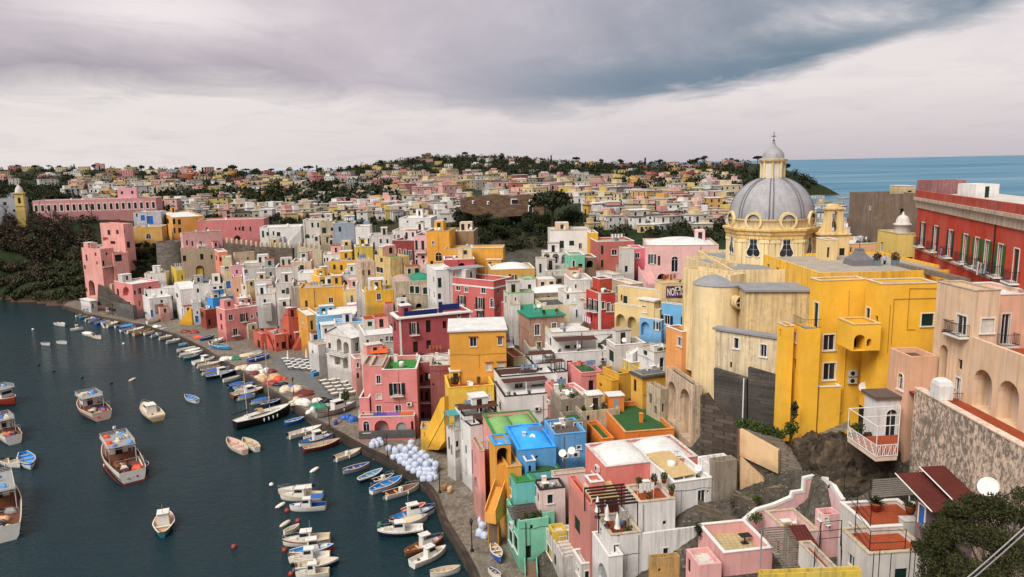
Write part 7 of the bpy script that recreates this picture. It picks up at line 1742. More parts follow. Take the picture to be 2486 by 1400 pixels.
def boat(kind, s, b, hull, inn, label, z=0.0, band=None, beam=None, cat='boat', name=None, tilt=0, group=None, cover=None, parts=''):
 A = gnd(s[0], s[1], z); Bp = gnd(b[0], b[1], z)
 d = V((Bp.x - A.x, Bp.y - A.y, 0)); L = max(d.length, 2.2); d.normalize()
 B = beam or (L * .36 if L < 6 else L * .32)
 h = .42 + .055 * L
 if kind in ('yacht', 'trawler'): h = .9 + .05 * L
 fr = Frame((A.x, A.y, z + (.16 if z > .5 else 0)), 0, d, V((-d.y, d.x, 0)))
 o = thing(name or {'yacht': 'sailing_yacht', 'trawler': 'fishing_boat', 'row': 'rowing_boat', 'cab': 'cabin_boat', 'mot': 'motor_boat', 'cov': 'covered_boat', 'gozzo': 'wooden_boat'}[kind], label, cat, (A.x, A.y, z), group)
 tr = {'row': .45, 'gozzo': .25, 'mot': .82, 'cab': .8, 'cov': .6, 'yacht': .45, 'trawler': .72}[kind]
 q = MB(); rails = hull_part(q, L, B, h, tr, fr)
 q.build('hull', [bm(hull), bm(band or inn if band is None and hull in ('black',) else band or hull)], o)
 # rim
 q = MB()
 for sg in (-1, 1):
  pts = [(x, sg * w, hh) for x, w, hh in rails]
  q.grid([[fr(x, sg * max(w - .10, 0), hh + .012) for x, w, hh in rails], [fr(x, sg * (w + .03), hh + .012) for x, w, hh in rails], [fr(x, sg * (w + .03), hh - .07) for x, w, hh in rails]], 0, False, False)
 q.build('gunwale', bm('white' if hull in ('blue', 'vivid', 'navy', 'teal', 'red', 'orange') else 'brown' if kind == 'gozzo' else 'cream'), o)
 fl = h * .42
 decked = kind in ('yacht',)
 q = MB()
 ins = [(x, max(w - .09, .003), hh) for x, w, hh in rails]
 flz = [fl if not decked else hh - .12 for x, w, hh in rails]
 if kind in ('cab', 'trawler', 'gozzo', 'mot'):   # raised fore deck
  flz = [fl if x < L * .58 else hh - .06 for x, w, hh in ins]
 q.grid([[fr(x, -w, hh), fr(x, -w * .96, z_), fr(x, w * .96, z_), fr(x, w, hh)] for (x, w, hh), z_ in zip(ins, flz)], 0, False, False)
 x, w, hh = ins[0]; q.poly([fr(x + .06, -w, hh), fr(x + .06, w, hh), fr(x + .06, w, fl), fr(x + .06, -w, fl)])
 q.build('deck', bm(inn), o)
 if kind in ('row', 'gozzo', 'mot') and cover is None:
  for t in ((.18, .45, .72) if kind == 'row' else (.15, .4)):
   x, w, hh = rails[int(t * 12)]; q = MB(); q.box(fr, x - .13, x + .13, -w + .06, w - .06, h * .72, h * .77); q.build('bench', bm('tan' if inn != 'tan' else 'white'), o)
 if kind == 'row' and rnd.random() < .5:
  q = MB(); q.tube(fr(L * .2, -B * .22, h * .85), fr(L * .8, B * .12, h * .95), .03, n=4); q.build('oar', bm('wood'), o)
 if kind in ('mot', 'cov') or 'm' in parts:
  q = MB(); q.box(fr, -.42, -.05, -.17, .17, h * .85, h * 1.35, 0); q.box(fr, -.36, -.12, -.1, .1, h * 1.351, h * 1.5, 0); q.box(fr, -.3, -.14, -.06, .06, -.1, h * .849, 1); q.build('outboard_motor', [bm('black'), bm('grey')], o)
 if kind == 'mot':
  x = L * .42; q = MB(); q.box(fr, x, x + .4, -.35, .35, fl, h + .35); q.build('console', bm('white'), o)
  q = MB(); q.poly([fr(x + .42, -.34, h + .35), fr(x + .42, .34, h + .35), fr(x + .25, .3, h + .7), fr(x + .25, -.3, h + .7)]); q.build('windscreen', GLASS, o)
 if kind in ('cab', 'gozzo') :
  x0, x1 = L * .40, L * .64; wq = B * .27; zc = h + (1.0 if kind == 'cab' else 1.25)
  q = MB()
  bt = [fr(x0, -wq, fl), fr(x1 + L * .06, -wq, fl), fr(x1 + L * .06, wq, fl), fr(x0, wq, fl)]; tp = [fr(x0 + .05, -wq * .9, zc), fr(x1 - L * .03, -wq * .9, zc), fr(x1 - L * .03, wq * .9, zc), fr(x0 + .05, wq * .9, zc)]
  for i in range(4): q.poly([bt[i], bt[(i + 1) % 4], tp[(i + 1) % 4], tp[i]])
  q.box(fr, x0 - .12, x1 - L * .01, -wq * 1.02, wq * 1.02, zc + .002, zc + .07)
  cb = q.build('cabin', bm('white' if hull != 'wood' else 'cream'), o)
  q = MB()
  for sg in (-1, 1):
   w2 = wq * .97; q.poly([fr(x0 + .25, sg * (w2 + .012), zc - .5), fr(x1 - .05, sg * (w2 + .012), zc - .5), fr(x1 - .12, sg * (w2 - .02), zc - .12), fr(x0 + .25, sg * (w2 - .02), zc - .12)])
  a, c = V(bt[1]).lerp(V(tp[1]), .5), V(bt[2]).lerp(V(tp[2]), .5); e, g = V(bt[1]).lerp(V(tp[1]), .92), V(bt[2]).lerp(V(tp[2]), .92); k = d * .02
  q.poly([a + k, c + k, g + k, e + k]); q.build('windscreen', GLASS, cb)
  q = MB(); q.box(fr, x1 + L * .06, L * .86, -B * .16, B * .16, h + .02, h + .22); q.build('fore_hatch', bm('white' if inn != 'white' else 'cream'), o)
  if kind == 'gozzo' or 't' in parts:
   q = MB(); q.tube(fr(x0 + .1, 0, zc), fr(x0 + .1, 0, zc + 1.3), .03, n=4); q.build('mast', bm('grey'), o)
  if 'c' in parts:
   q = MB(); q.grid([[fr(x, y, zc + .5 - .25 * (y / (B * .45)) ** 2) for y in (-B * .45, -B * .2, 0, B * .2, B * .45)] for x in (L * .05, L * .38)]); q.build('canopy', bm(cover or 'blue'), o)
 if kind == 'cov' or (cover and 'c' not in parts):
  q = MB(); m_ = 5
  q.grid([[fr(x, w * 1.04 * (2 * j / 8 - 1), hh + .02 + (.12 + .22 * math.sin(math.pi * min(1, i / 10))) * (1 - (2 * j / 8 - 1) ** 2) + .03 * math.sin(i * 2.3 + j * 1.7)) for j in range(9)] for i, (x, w, hh) in enumerate(rails[1:11])]); q.build('tarpaulin', bm(cover or 'blue'), o)
 for sg in (-1, 1):
  if rnd.random() < .45 and L > 4:
   x, w, hh = rails[rnd.choice((3, 5, 7))]; q = MB(); c = fr(x, sg * (w + .1), hh * .55); q.lathe(c - V((0, 0, .28)), [(.01, 0), (.09, .05), (.1, .28), (.09, .5), (.01, .56)], 7); q.build('fender', bm('white'), o)
 if kind in ('mot', 'cab', 'gozzo') and rnd.random() < .6:
  q = MB(); r = [fr(x, w * .9, hh) + V((0, 0, .42)) for x, w, hh in rails[8:]]; l_ = [fr(x, -w * .9, hh) + V((0, 0, .42)) for x, w, hh in rails[8:]][::-1]
  q.path(r + l_, .02, 4)
  for (x, w, hh) in rails[8::2]:
   for sg in (-1, 1): q.tube(fr(x, sg * w * .9, hh), fr(x, sg * w * .9, hh + .42), .015, n=3)
  q.build('pulpit_rail', STEEL, o)
 for _ in range(rnd.choice((0, 1, 1, 2))):      # loose gear lying in the boat belongs to it
  x, w, hh = rails[rnd.choice((2, 3, 4))]; q = MB(); y = rnd.uniform(-.5, .5) * w; c = fr(x, y, fl + .02)
  q.ball(c, .22, .2, .22, 7, 4, z0=-.1); q.build('net_bundle', bm(rnd.choice(['dred', 'navy', 'tan', 'grey', 'brown'])), o)
 BN[label] = (o, fr, L, B, h, rails)
 return o
def bt(*a, **k): return boat(*a, **k)
# along the near quay
bt('mot', (701, 1065), (783, 1043), 'white', 'white', 'long plain white motor boat nearest the tall pink quay house', band='white')
bt('row', (738, 1071), (795, 1058), 'white', 'white', 'white boat behind the blue and white wooden boat')
bt('gozzo', (727, 1084), (810, 1064), 'white', 'vivid', 'blue and white wooden boat beside the dark red wooden one', band='blue', parts='')
bt('row', (737, 1099), (826, 1077), 'dred', 'cream', 'dark red wooden boat with cream deck and a short mast', band='brown', name='wooden_boat')
o, fr, L, B, h, rl = BN['dark red wooden boat with cream deck and a short mast']; q = MB(); q.tube(fr(L * .55, 0, h * .4), fr(L * .55, 0, 3.6), .05); q.build('mast', bm('wood'), o)
bt('mot', (814, 1120), (877, 1099), 'white', 'cream', 'white open boat with black outboard motor near the five white sacks')
bt('row', (834, 1150), (898, 1134), 'grey', 'blue', 'grey rowing boat with blue bow nearest the sack pile', band='blue')
bt('row', (871, 1173), (929, 1149), 'navy', 'sky', 'dark blue hulled rowing boat with pale blue inside', band='white')
bt('mot', (905, 1176), (957, 1161), 'blue', 'navy', 'blue dinghy with outboard behind the bright blue boat', beam=1.3)
bt('row', (901, 1200), (977, 1168), 'white', 'vivid', 'white boat with bright blue inside and a white box', band='vivid')
bt('mot', (935, 1211), (1018, 1187), 'white', 'brown', 'white boat with brown inside and a white bow cover', cover=None)
bt('row', (976, 1249), (1034, 1233), 'orange', 'orange', 'small bright orange dinghy', beam=1.5)
bt('gozzo', (946, 1271), (1056, 1246), 'white', 'vivid', 'blue and dark boat with small blue wheelhouse behind the orange dinghy', band='navy')
bt('cov', (953, 1284), (1038, 1263), 'white', 'cream', 'plain white covered boat between blue boat and cabin cruiser', cover='cream')
bt('cab', (1028, 1292), (917, 1302), 'navy', 'white', 'white decked cabin cruiser with navy hull by the quay', band='white', parts='t')
bt('gozzo', (984, 1350), (1077, 1318), 'brown', 'wood', 'open brown wooden boat behind the white boat with brown cabin', band='wood')
bt('cab', (1000, 1378), (1083, 1340), 'white', 'white', 'white boat with dark brown cabin and red flag nearest the quay bottom', band='white', parts='t')
bt('row', (1045, 1400), (1118, 1388), 'white', 'cream', 'cream open boat at the bottom edge beside the quay')
# moored cluster in the middle of the water
bt('mot', (758, 1190), (676, 1201), 'white', 'white', 'white boat with a black sunshade in the upper moored cluster', cover='black', parts='c')
bt('cab', (782, 1211), (681, 1213), 'white', 'cream', 'cream cabin boat in the middle of the upper moored cluster', band='cream')
bt('cab', (791, 1235), (704, 1240), 'white', 'blue', 'white cabin boat with blue deck and blue canopy', band='white', cover='blue', parts='c')
bt('cab', (802, 1314), (687, 1326), 'white', 'cream', 'brown trimmed white cabin boat at the top of the lower cluster', band='brown', parts='t')
bt('gozzo', (703, 1352), (811, 1337), 'red', 'vivid', 'red hulled boat with blue deck and white bow', band='red')
bt('cab', (802, 1357), (701, 1369), 'white', 'white', 'white cabin boat below the red hulled boat', band='white')
bt('mot', (717, 1386), (823, 1371), 'navy', 'cream', 'long white topped navy boat in the lower cluster', band='white')
bt('cab', (800, 1396), (718, 1404), 'white', 'cream', 'white boat cut by the bottom edge in the lower cluster')
# free in the harbour
bt('row', (596, 1104), (553, 1075), 'pinkw', 'pinkw', 'pinkish white open boat moored beside a smaller white one', band='cream', name='wooden_boat')
bt('row', (626, 1097), (591, 1074), 'white', 'cream', 'smaller white open boat moored beside the pinkish one')
bt('row', (480, 979), (450, 967), 'white', 'vivid', 'lone small white rowing boat with bright blue inside', band='vivid')
bt('cab', (384, 1022), (349, 990), 'tan', 'cream', 'cream cabin cruiser seen from its stern right of the rusty trawler', band='white')
bt('row', (57, 1108), (76, 1142), 'white', 'vivid', 'white boat with blue inside beside a tiny white dinghy at left', band='blue', beam=2.4)
bt('mot', (10, 1125), (50, 1136), 'white', 'cream', 'tiny white dinghy at the left edge', beam=1.5)
bt('gozzo', (395, 1306), (403, 1252), 'teal', 'tan', 'teal and brown wooden boat with small cabin alone at the bottom', band='brown', beam=2.6, parts='')
bt('row', (692, 1032), (739, 1021), 'blue', 'vivid', 'blue tender behind the bow of the black yacht', band='blue')
bt('row', (690, 1299), (704, 1293), 'white', 'white', 'tiny white dinghy behind the brown trimmed cabin boat', beam=.9)
# left edge fishing boats
def rig(label, masth, gear, wheel=True, wc='white'):
 o, fr, L, B, h, rails = BN[label]
 if wheel:
  zr = h + 1.75
  q = MB(); q.box(fr, L * .56, L * .74, -B * .26, B * .26, h * .3, zr - .003); wh = q.build('wheelhouse', bm(wc), o)
  q = MB(); q.box(fr, L * .38, L * .76, -B * .4, B * .4, zr, zr + .1); q.build('wheelhouse_roof', bm('grey'), wh)
  q = MB()
  for x in (L * .39, L * .55):
   for sg in (-1, 1): q.tube(fr(x, sg * B * .37, h * .4), fr(x, sg * B * .37, zr), .05)
  q.build('roof_post', bm('white'), wh)
  q = MB()
  for sg in (-1, 1): q.box(fr, L * .58, L * .72, sg * B * .262 - .01, sg * B * .262 + .01, h + .8, h + 1.45)
  q.box(fr, L * .741, L * .748, -B * .23, B * .23, h + .8, h + 1.4); q.box(fr, L * .551, L * .559, -B * .1, B * .1, h * .5, h + 1.4); q.build('windscreen', GLASS, wh)
  for i in range(gear // 2):
   q = MB(); lump(q, fr(L * rnd.uniform(.42, .72), B * rnd.uniform(-.32, .32), zr + .09), rnd.uniform(.3, .6), rnd.uniform(.25, .5), rnd.uniform(.25, .6)); q.build('net_heap', bm(rnd.choice(['blue', 'vivid', 'white', 'cream', 'orange', 'grey', 'dred'])), o)
  q = MB()
  for k in range(3):
   z = h + 2.05 + .22 * k; pts = [fr(L * .39, -B * .38, z), fr(L * .75, -B * .38, z), fr(L * .75, B * .38, z), fr(L * .39, B * .38, z)]
   q.path(pts + pts[:1], .025, 4)
  q.build('roof_rail', bm('white'), wh)
 q = MB(); q.tube(fr(L * .58, 0, h), fr(L * .58, 0, masth), .07, .04); q.tube(fr(L * .5, -.5, masth - .8), fr(L * .5, .5, masth - .8), .03); q.ball(fr(L * .58, .25, masth - .3), .2, .2, .3, 8, 4); q.ball(fr(L * .58, -.2, masth - 1.2), .25, .25, .2, 8, 4); q.build('mast', bm('white'), o)
 q = MB()
 for x in (.08, .38):
  for sg in (-1, 1): q.tube(fr(L * x, sg * B * .38, h), fr(L * x, sg * B * .38, h + 1.5), .04)
  q.tube(fr(L * x, -B * .38, h + 1.5), fr(L * x, B * .38, h + 1.5), .04)
 q.build('gantry', bm('grey'), o)
 for i in range(gear):
  q = MB(); x, w, hh = rails[rnd.randrange(0, 6)]; c = fr(max(.6, x + rnd.uniform(-.3, .3)), rnd.uniform(-.6, .6) * w, h * .45)
  lump(q, c, rnd.uniform(.4, .9), rnd.uniform(.35, .7), rnd.uniform(.3, .7)); q.build('net_heap', bm(rnd.choice(['blue', 'dred', 'brown', 'tan', 'navy', 'grey', 'black', 'orange', 'cream'])), o)
def lump(q, c, rx, ry, rz, n=14, k=7, r=rnd):
 rows = []; ph = r.uniform(0, 9)
 for i in range(k + 1):
  t = math.pi / 2 * i / k
  row = []
  for j in range(n):
   a = 2 * math.pi * j / n; w = 1 + .13 * math.sin(3 * a + ph + 2 * t) + .1 * math.sin(5 * a - ph * 2 + t * 3) + r.uniform(-.05, .05)
   row.append(V(c) + V((rx * w * math.cos(a) * math.cos(t) ** .7, ry * w * math.sin(a) * math.cos(t) ** .7, rz * math.sin(t) * (1 + .12 * math.sin(4 * a + ph)))))
  rows.append(row)
 q.grid(rows, 0, True)
bt('trawler', (250, 1020), (200, 985), 'pinkw', 'brown', 'rust stained white fishing boat full of orange nets and crates', band='cream', beam=4.6); rig('rust stained white fishing boat full of orange nets and crates', 4.2, 22)
bt('trawler', (325, 1172), (268, 1088), 'white', 'brown', 'large white fishing boat with red waterline and heaps of blue nets', band='white', beam=5.0); rig('large white fishing boat with red waterline and heaps of blue nets', 6.0, 26)
o, fr, L, B, h, rl = BN['large white fishing boat with red waterline and heaps of blue nets']
q = MB(); hull_part(q, L * 1.0, B * 1.02, .28, .72, Frame(fr(-.04, 0, -.06), 0, fr.u, fr.v)); q.build('waterline_band', [bm('red'), bm('red')], o)
bt('trawler', (12, 1316), (-8, 1182), 'white', 'brown', 'large white fishing boat cut by the left edge', band='white', beam=5.0); rig('large white fishing boat cut by the left edge', 5.5, 18)
bt('trawler', (36, 1078), (-4, 1042), 'white', 'brown', 'small white fishing boat with blue tarps at the left edge', band='white', beam=3.4); rig('small white fishing boat with blue tarps at the left edge', 3.6, 9)
bt('trawler', (-30, 972), (38, 984), 'red', 'brown', 'red fishing boat cut by the left edge', band='red', beam=4.2); rig('red fishing boat cut by the left edge', 4.0, 6)
bt('row', (338, 1127), (357, 1142), 'blue', 'vivid', 'round blue skiff tied to the stern of the large fishing boat', beam=1.7)
# two masted yacht
lb = 'black hulled two masted sailing yacht with white deck'
bt('yacht', (571, 1043), (706, 1002), 'black', 'white', lb, band='black', beam=3.4)
o, fr, L, B, h, rl = BN[lb]
q = MB(); q.box(fr, L * .2, L * .62, -B * .2, B * .2, h, h + .45); q.box(fr, L * .66, L * .78, -B * .12, B * .12, h + .1, h + .4); cb = q.build('cabin', bm('white'), o)
q = MB()
for sg in (-1, 1): q.box(fr, L * .25, L * .58, sg * B * .201 - .01, sg * B * .201 + .01, h + .18, h + .36)
q.build('windscreen', GLASS, cb)
q = MB(); q.grid([[fr(L * .38 + x, y, h + .5 + 1.0 * math.cos(y / (B * .22) * 1.3) * (1 - .25 * x)) for y in (-B * .22, -B * .11, 0, B * .11, B * .22)] for x in (0, .5, 1.1)]); q.build('spray_hood', bm('tan'), o)
for x, hm in ((.62, 12.8), (.22, 8.2)):
 q = MB(); q.tube(fr(L * x, 0, h), fr(L * x, 0, h + hm), .08, .05); q.tube(fr(L * x, -.8, h + hm * .6), fr(L * x, .8, h + hm * .6), .03); q.build('mast', bm('cream'), o)
 q = MB(); q.tube(fr(L * x, 0, h + 1.5), fr(L * x - L * .26, 0, h + 1.45), .2, .12, 8); q.build('furled_sail', bm('navy'), o)
 q = MB()
 for sg in (-1, 1): q.tube(fr(L * x, sg * B * .45, h), fr(L * x, 0, h + hm), .012, n=3)
 q.tube(fr(L * min(1, x + .4), 0, h + .3), fr(L * x, 0, h + hm), .012, n=3); q.build('shroud', bm('grey'), o)
q = MB(); q.tube(fr(L * .98, 0, h + .35), fr(L * 1.07, 0, h + .5), .06); q.build('bowsprit', bm('wood'), o)
for k in range(4):
 x, w, hh = rl[8 - k]; q = MB(); c = fr(x, -w - .12, h * .6); q.lathe(c - V((0, 0, .35)), [(.01, 0), (.12, .06), (.12, .6), (.01, .66)], 7); q.build('fender', bm('white'), o)
# row moored stern to the quay, from near to far
ROW = [((556, 942), (594, 934), 'blue', 'blue', 'cov'), ((568, 948), (620, 935), 'sky', 'vivid', 'row'), ((570, 955), (626, 945), 'white', 'white', 'mot'), ((563, 967), (644, 949), 'brown', 'cream', 'cab'), ((578, 972), (620, 963), 'white', 'white', 'cov'),
 ((610, 982), (657, 973), 'white', 'blue', 'cov'), ((631, 988), (682, 977), 'navy', 'blue', 'row'), ((542, 928), (583, 919), 'white', 'white', 'row'), ((500, 922), (574, 906), 'navy', 'vivid', 'gozzo'), ((491, 911), (560, 898), 'white', 'blue', 'cov'),
 ((487, 903), (536, 895), 'cream', 'wood', 'row'), ((479, 894), (541, 884), 'white', 'cream', 'mot'), ((470, 886), (524, 874), 'white', 'white', 'cab'), ((446, 874), (483, 867), 'teal', 'teal', 'row'), ((436, 867), (495, 858), 'white', 'white', 'mot'), ((445, 860), (493, 851), 'vivid', 'vivid', 'cov'),
 ((430, 855), (483, 847), 'white', 'white', 'row'), ((434, 840), (467, 836), 'sky', 'vivid', 'row'), ((404, 834), (446, 827), 'white', 'white', 'mot'), ((386, 825), (431, 817), 'white', 'white', 'mot'), ((366, 819), (399, 812), 'white', 'blue', 'mot'), ((350, 814), (385, 806), 'white', 'cream', 'row'),
 ((324, 816), (370, 803), 'tan', 'wood', 'row'), ((307, 810), (355, 799), 'white', 'white', 'mot'), ((292, 806), (330, 798), 'white', 'blue', 'row'), ((288, 800), (337, 791), 'blue', 'blue', 'cov'), ((279, 796), (314, 789), 'white', 'navy', 'row'), ((256, 796), (295, 783), 'white', 'cream', 'mot'),
 ((247, 789), (282, 781), 'white', 'white', 'row'), ((232, 790), (272, 779), 'blue', 'vivid', 'row'), ((215, 783), (243, 778), 'white', 'sky', 'cov'), ((206, 780), (245, 773), 'white', 'white', 'mot'), ((193, 774), (227, 769), 'vivid', 'blue', 'row'), ((184, 770), (205, 766), 'white', 'white', 'row')]
for i, (s, b, hc, ic, kd) in enumerate(ROW):
 kw = dict(row='open rowing boat', mot='motor boat', cov='tarpaulin covered boat', cab='cabin boat', gozzo='wooden boat')[kd]
 bt(kd, s, b, hc, ic, f'{hc} {kw}, {ordn(i)} from near end of the quay row', group='boats moored along the quay', cover=(rnd.choice(['blue', 'vivid', 'blue', 'white']) if kd == 'cov' else None), beam=None if kd != 'cab' else 2.6)
for s, b, hc, ic, kd, lb in (((171, 803), (203, 800), 'white', 'white', 'cab', 'white cabin boat anchored off the far end of the row'), ((204, 812), (229, 818), 'white', 'white', 'cov', 'white covered boat left of the far moored row'), ((228, 819), (246, 824), 'white', 'cream', 'mot', 'small white motor boat next to the white covered one'), ((137, 788), (158, 793), 'white', 'white', 'mot', 'white motor boat alone in the far harbour'), ((102, 836), (122, 839), 'white', 'blue', 'row', 'small blue and white boat left in the far harbour'), ((140, 833), (163, 836), 'white', 'sky', 'row', 'small pale blue boat right of the blue and white one')):
 bt(kd, s, b, hc, ic, lb, cover='white' if kd == 'cov' else None)
# boats pulled up on the stones
for s, b, hc, ic, kd, lb in (((758, 914), (810, 896), 'vivid', 'blue', 'row', 'blue and white boat pulled up before the gabled white house'), ((602, 881), (655, 868), 'blue', 'blue', 'row', 'deep blue boat lying on the quay beside the nets'), ((604, 872), (638, 863), 'cream', 'white', 'row', 'cream boat lying behind the deep blue one on the quay'), ((486, 828), (520, 820), 'blue', 'blue', 'row', 'blue boat heaped with orange nets on the far quay'),
 ((512, 838), (543, 827), 'white', 'white', 'mot', 'white boat on the quay in front of the salmon house'), ((516, 843), (556, 850), 'vivid', 'teal', 'row', 'bright blue boat on the quay beside the terrace square'), ((590, 816), (614, 810), 'vivid', 'white', 'cov', 'covered blue boat against the salmon house wall'), ((768, 1016), (866, 988), 'grey', 'grey', 'gozzo', 'long weathered grey wooden boat on the quay by the tall pink house'),
 ((320, 771), (348, 771), 'vivid', 'blue', 'row', 'round blue boat on the far quay below the white house'), ((356, 787), (396, 776), 'white', 'cream', 'row', 'white boat on the far quay beside the yellow stairs'), ((248, 764), (274, 761), 'cream', 'red', 'gozzo', 'cream and red boat on the far end of the quay'), ((1196, 1334), (1216, 1371), 'blue', 'tan', 'row', 'blue boat full of gear on the paving by the mint green house'), ((1188, 1392), (1212, 1410), 'white', 'blue', 'row', 'white and blue boat at the bottom edge of the quay'), ((206, 757), (226, 755), 'white', 'white', 'cov', 'white boat beside the flat roofed hut')):
 bt(kd, s, b, hc, ic, lb, z=QZ, cover=('blue' if kd == 'cov' else None))
# ------------------------------------------------------------------ buoys
for x, y, c, el, lb in ((659, 1178, 'white', 0, 'round white and red buoy left of the upper cluster'), (763, 1143, 'white', 1, 'long white float in open water above the clusters'), (680, 1230, 'white', 1, 'long white and red float left of the blue decked cabin boat'), (697, 1241, 'red', 0, 'red buoy at the bow of the blue decked cabin boat'), (692, 1274, 'cream', 1, 'cream float between the two boat clusters'), (723, 1266, 'red', 0, 'small red buoy right of the cream float'), (691, 1337, 'red', 0, 'red buoy below the brown trimmed cabin boat'), (707, 1395, 'red', 0, 'red buoy at the bottom edge by the lower cluster'), (568, 1329, 'red', 0, 'lone red buoy near the bottom'), (321, 923, 'cream', 1, 'yellowish float in the left harbour'), (270, 931, 'black', 0, 'black buoy left of the yellowish float'), (199, 917, 'navy', 0, 'dark blue buoy in the left harbour'), (94, 886, 'black', 0, 'black buoy in the far left harbour'), (130, 902, 'black', 0, 'second black buoy, right of the far left one'), (922, 1274, 'green', 0, 'tiny green buoy left of the cabin cruiser'), (80, 800, 'white', 0, 'tiny white buoy far left'), (300, 835, 'white', 0, 'tiny white buoy off the far moored row')):
 p = gnd(x, y, 0); q = MB(); r = .34
 if el:
  a = V((.6, .5, .25)).normalized(); b_ = a.orthogonal().normalized(); e = a.cross(b_)
  q.grid([[p + V((0, 0, .15)) + a * (t * .85) + (b_ * math.cos(k) + e * math.sin(k)) * .3 * max(.02, math.sqrt(max(0, 1 - t * t))) for k in [2 * math.pi * j / 10 for j in range(10)]] for t in [-1 + i / 4 for i in range(9)]], 0, True)
 else: q.ball(p + V((0, 0, .1)), r, r, r, 12, 8, 0)
 if 'and red' in lb:
  for i, pl in enumerate(q.f):
   if np.mean([q.v[k][2] for k in pl]) < .12: q.m[i] = 1
 tag(q.build('buoy', [bm(c), bm('red')], loc=p), lb, 'buoy')
# ------------------------------------------------------------------ on the quay
SACK = plain('white_sack', (188, 196, 214), .8, .1)
def sack_mesh(seed):
 r = random.Random(seed); q = MB(); rows = []
 for z, w in ((0, .42), (.06, .5), (.3, .54), (.6, .53), (.82, .47), (.92, .36), (.95, .2), (1.02, .1), (1.08, .13), (1.1, .02)):
  rows.append([V((w * k * math.cos(a) + r.uniform(-.03, .03), w * k * math.sin(a) + r.uniform(-.03, .03), z + r.uniform(-.05, .05))) for a in [2 * math.pi * k_ / 16 for k_ in range(16)] for k in [1 / max(abs(math.cos(a)), abs(math.sin(a))) ** .65]])
 q.grid(rows, 0, True)
 return q
sp = [(x, y) for y in (1085, 1094, 1103, 1112, 1121, 1130, 1139, 1148, 1155) for x in range(935, 1065, 12)]
pts = []
for x, y in sp:
 lo_ = 935 + (y - 1084) * 1.25; hi_ = 985 + (y - 1084) * 1.28
 if y > 1140: hi_ = 1066
 if lo_ <= x <= min(hi_ + 20, 1066): pts.append((x + rnd.uniform(-3, 3), y + 10 + rnd.uniform(-2, 2)))
sm_ = [sack_mesh(k).build('sack', SACK, loc=(0, 0, 0)) for k in range(4)]
used = [False] * 4
def sack(x, y, label, group, z=QZ, sc=1.0):
 k = rnd.randrange(4); p = gnd(x, y, z)
 o = sm_[k] if not used[k] else sm_[k].copy()
 if used[k]: COL.objects.link(o)
 used[k] = True
 s = rnd.uniform(.84, .98) * sc
 o.location = p; o.scale = (s, s, s * rnd.uniform(.85, 1.1)); o.rotation_euler = (0, 0, rnd.uniform(0, 6)); tag(o, label, 'sack', group)
for x, y in pts: sack(x, y, 'bulging white sack in the big pile along the quay edge', 'big pile of white sacks')
for x, y in pts[4:-6:2]: sack(x + 4, y - 14, 'bulging white sack in the big pile along the quay edge', 'big pile of white sacks', QZ + .62)
for x, y in ((905, 1086), (915, 1084), (925, 1081), (909, 1077), (921, 1074)): sack(x, y, 'white sack in the small stack before the tall pink house', 'small stack of white sacks')
for x, y in ((1170, 1268), (1172, 1282), (1178, 1306), (1166, 1300)): sack(x, y, 'white sack by the foot of the mustard house stairs', 'sacks by the mustard stairs')
NMC = dict(dred='dark red', tan='sand coloured', navy='navy blue', wood='brown', green='green')
NCNT = {}
def nets(x, y, rx, ry, rz, c, label, group=None):
 p = gnd(x, y, QZ + .02); q = MB()
 for k in range(4): lump(q, p + V((rnd.uniform(-.45, .45) * rx, rnd.uniform(-.45, .45) * ry, -.03)), rx * rnd.uniform(.4, .75), ry * rnd.uniform(.4, .75), rz * rnd.uniform(.35, .85), 16, 7)
 tag(q.build('net_pile', bm(c), loc=p), label, 'net pile', group or 'covered net piles along the quay')
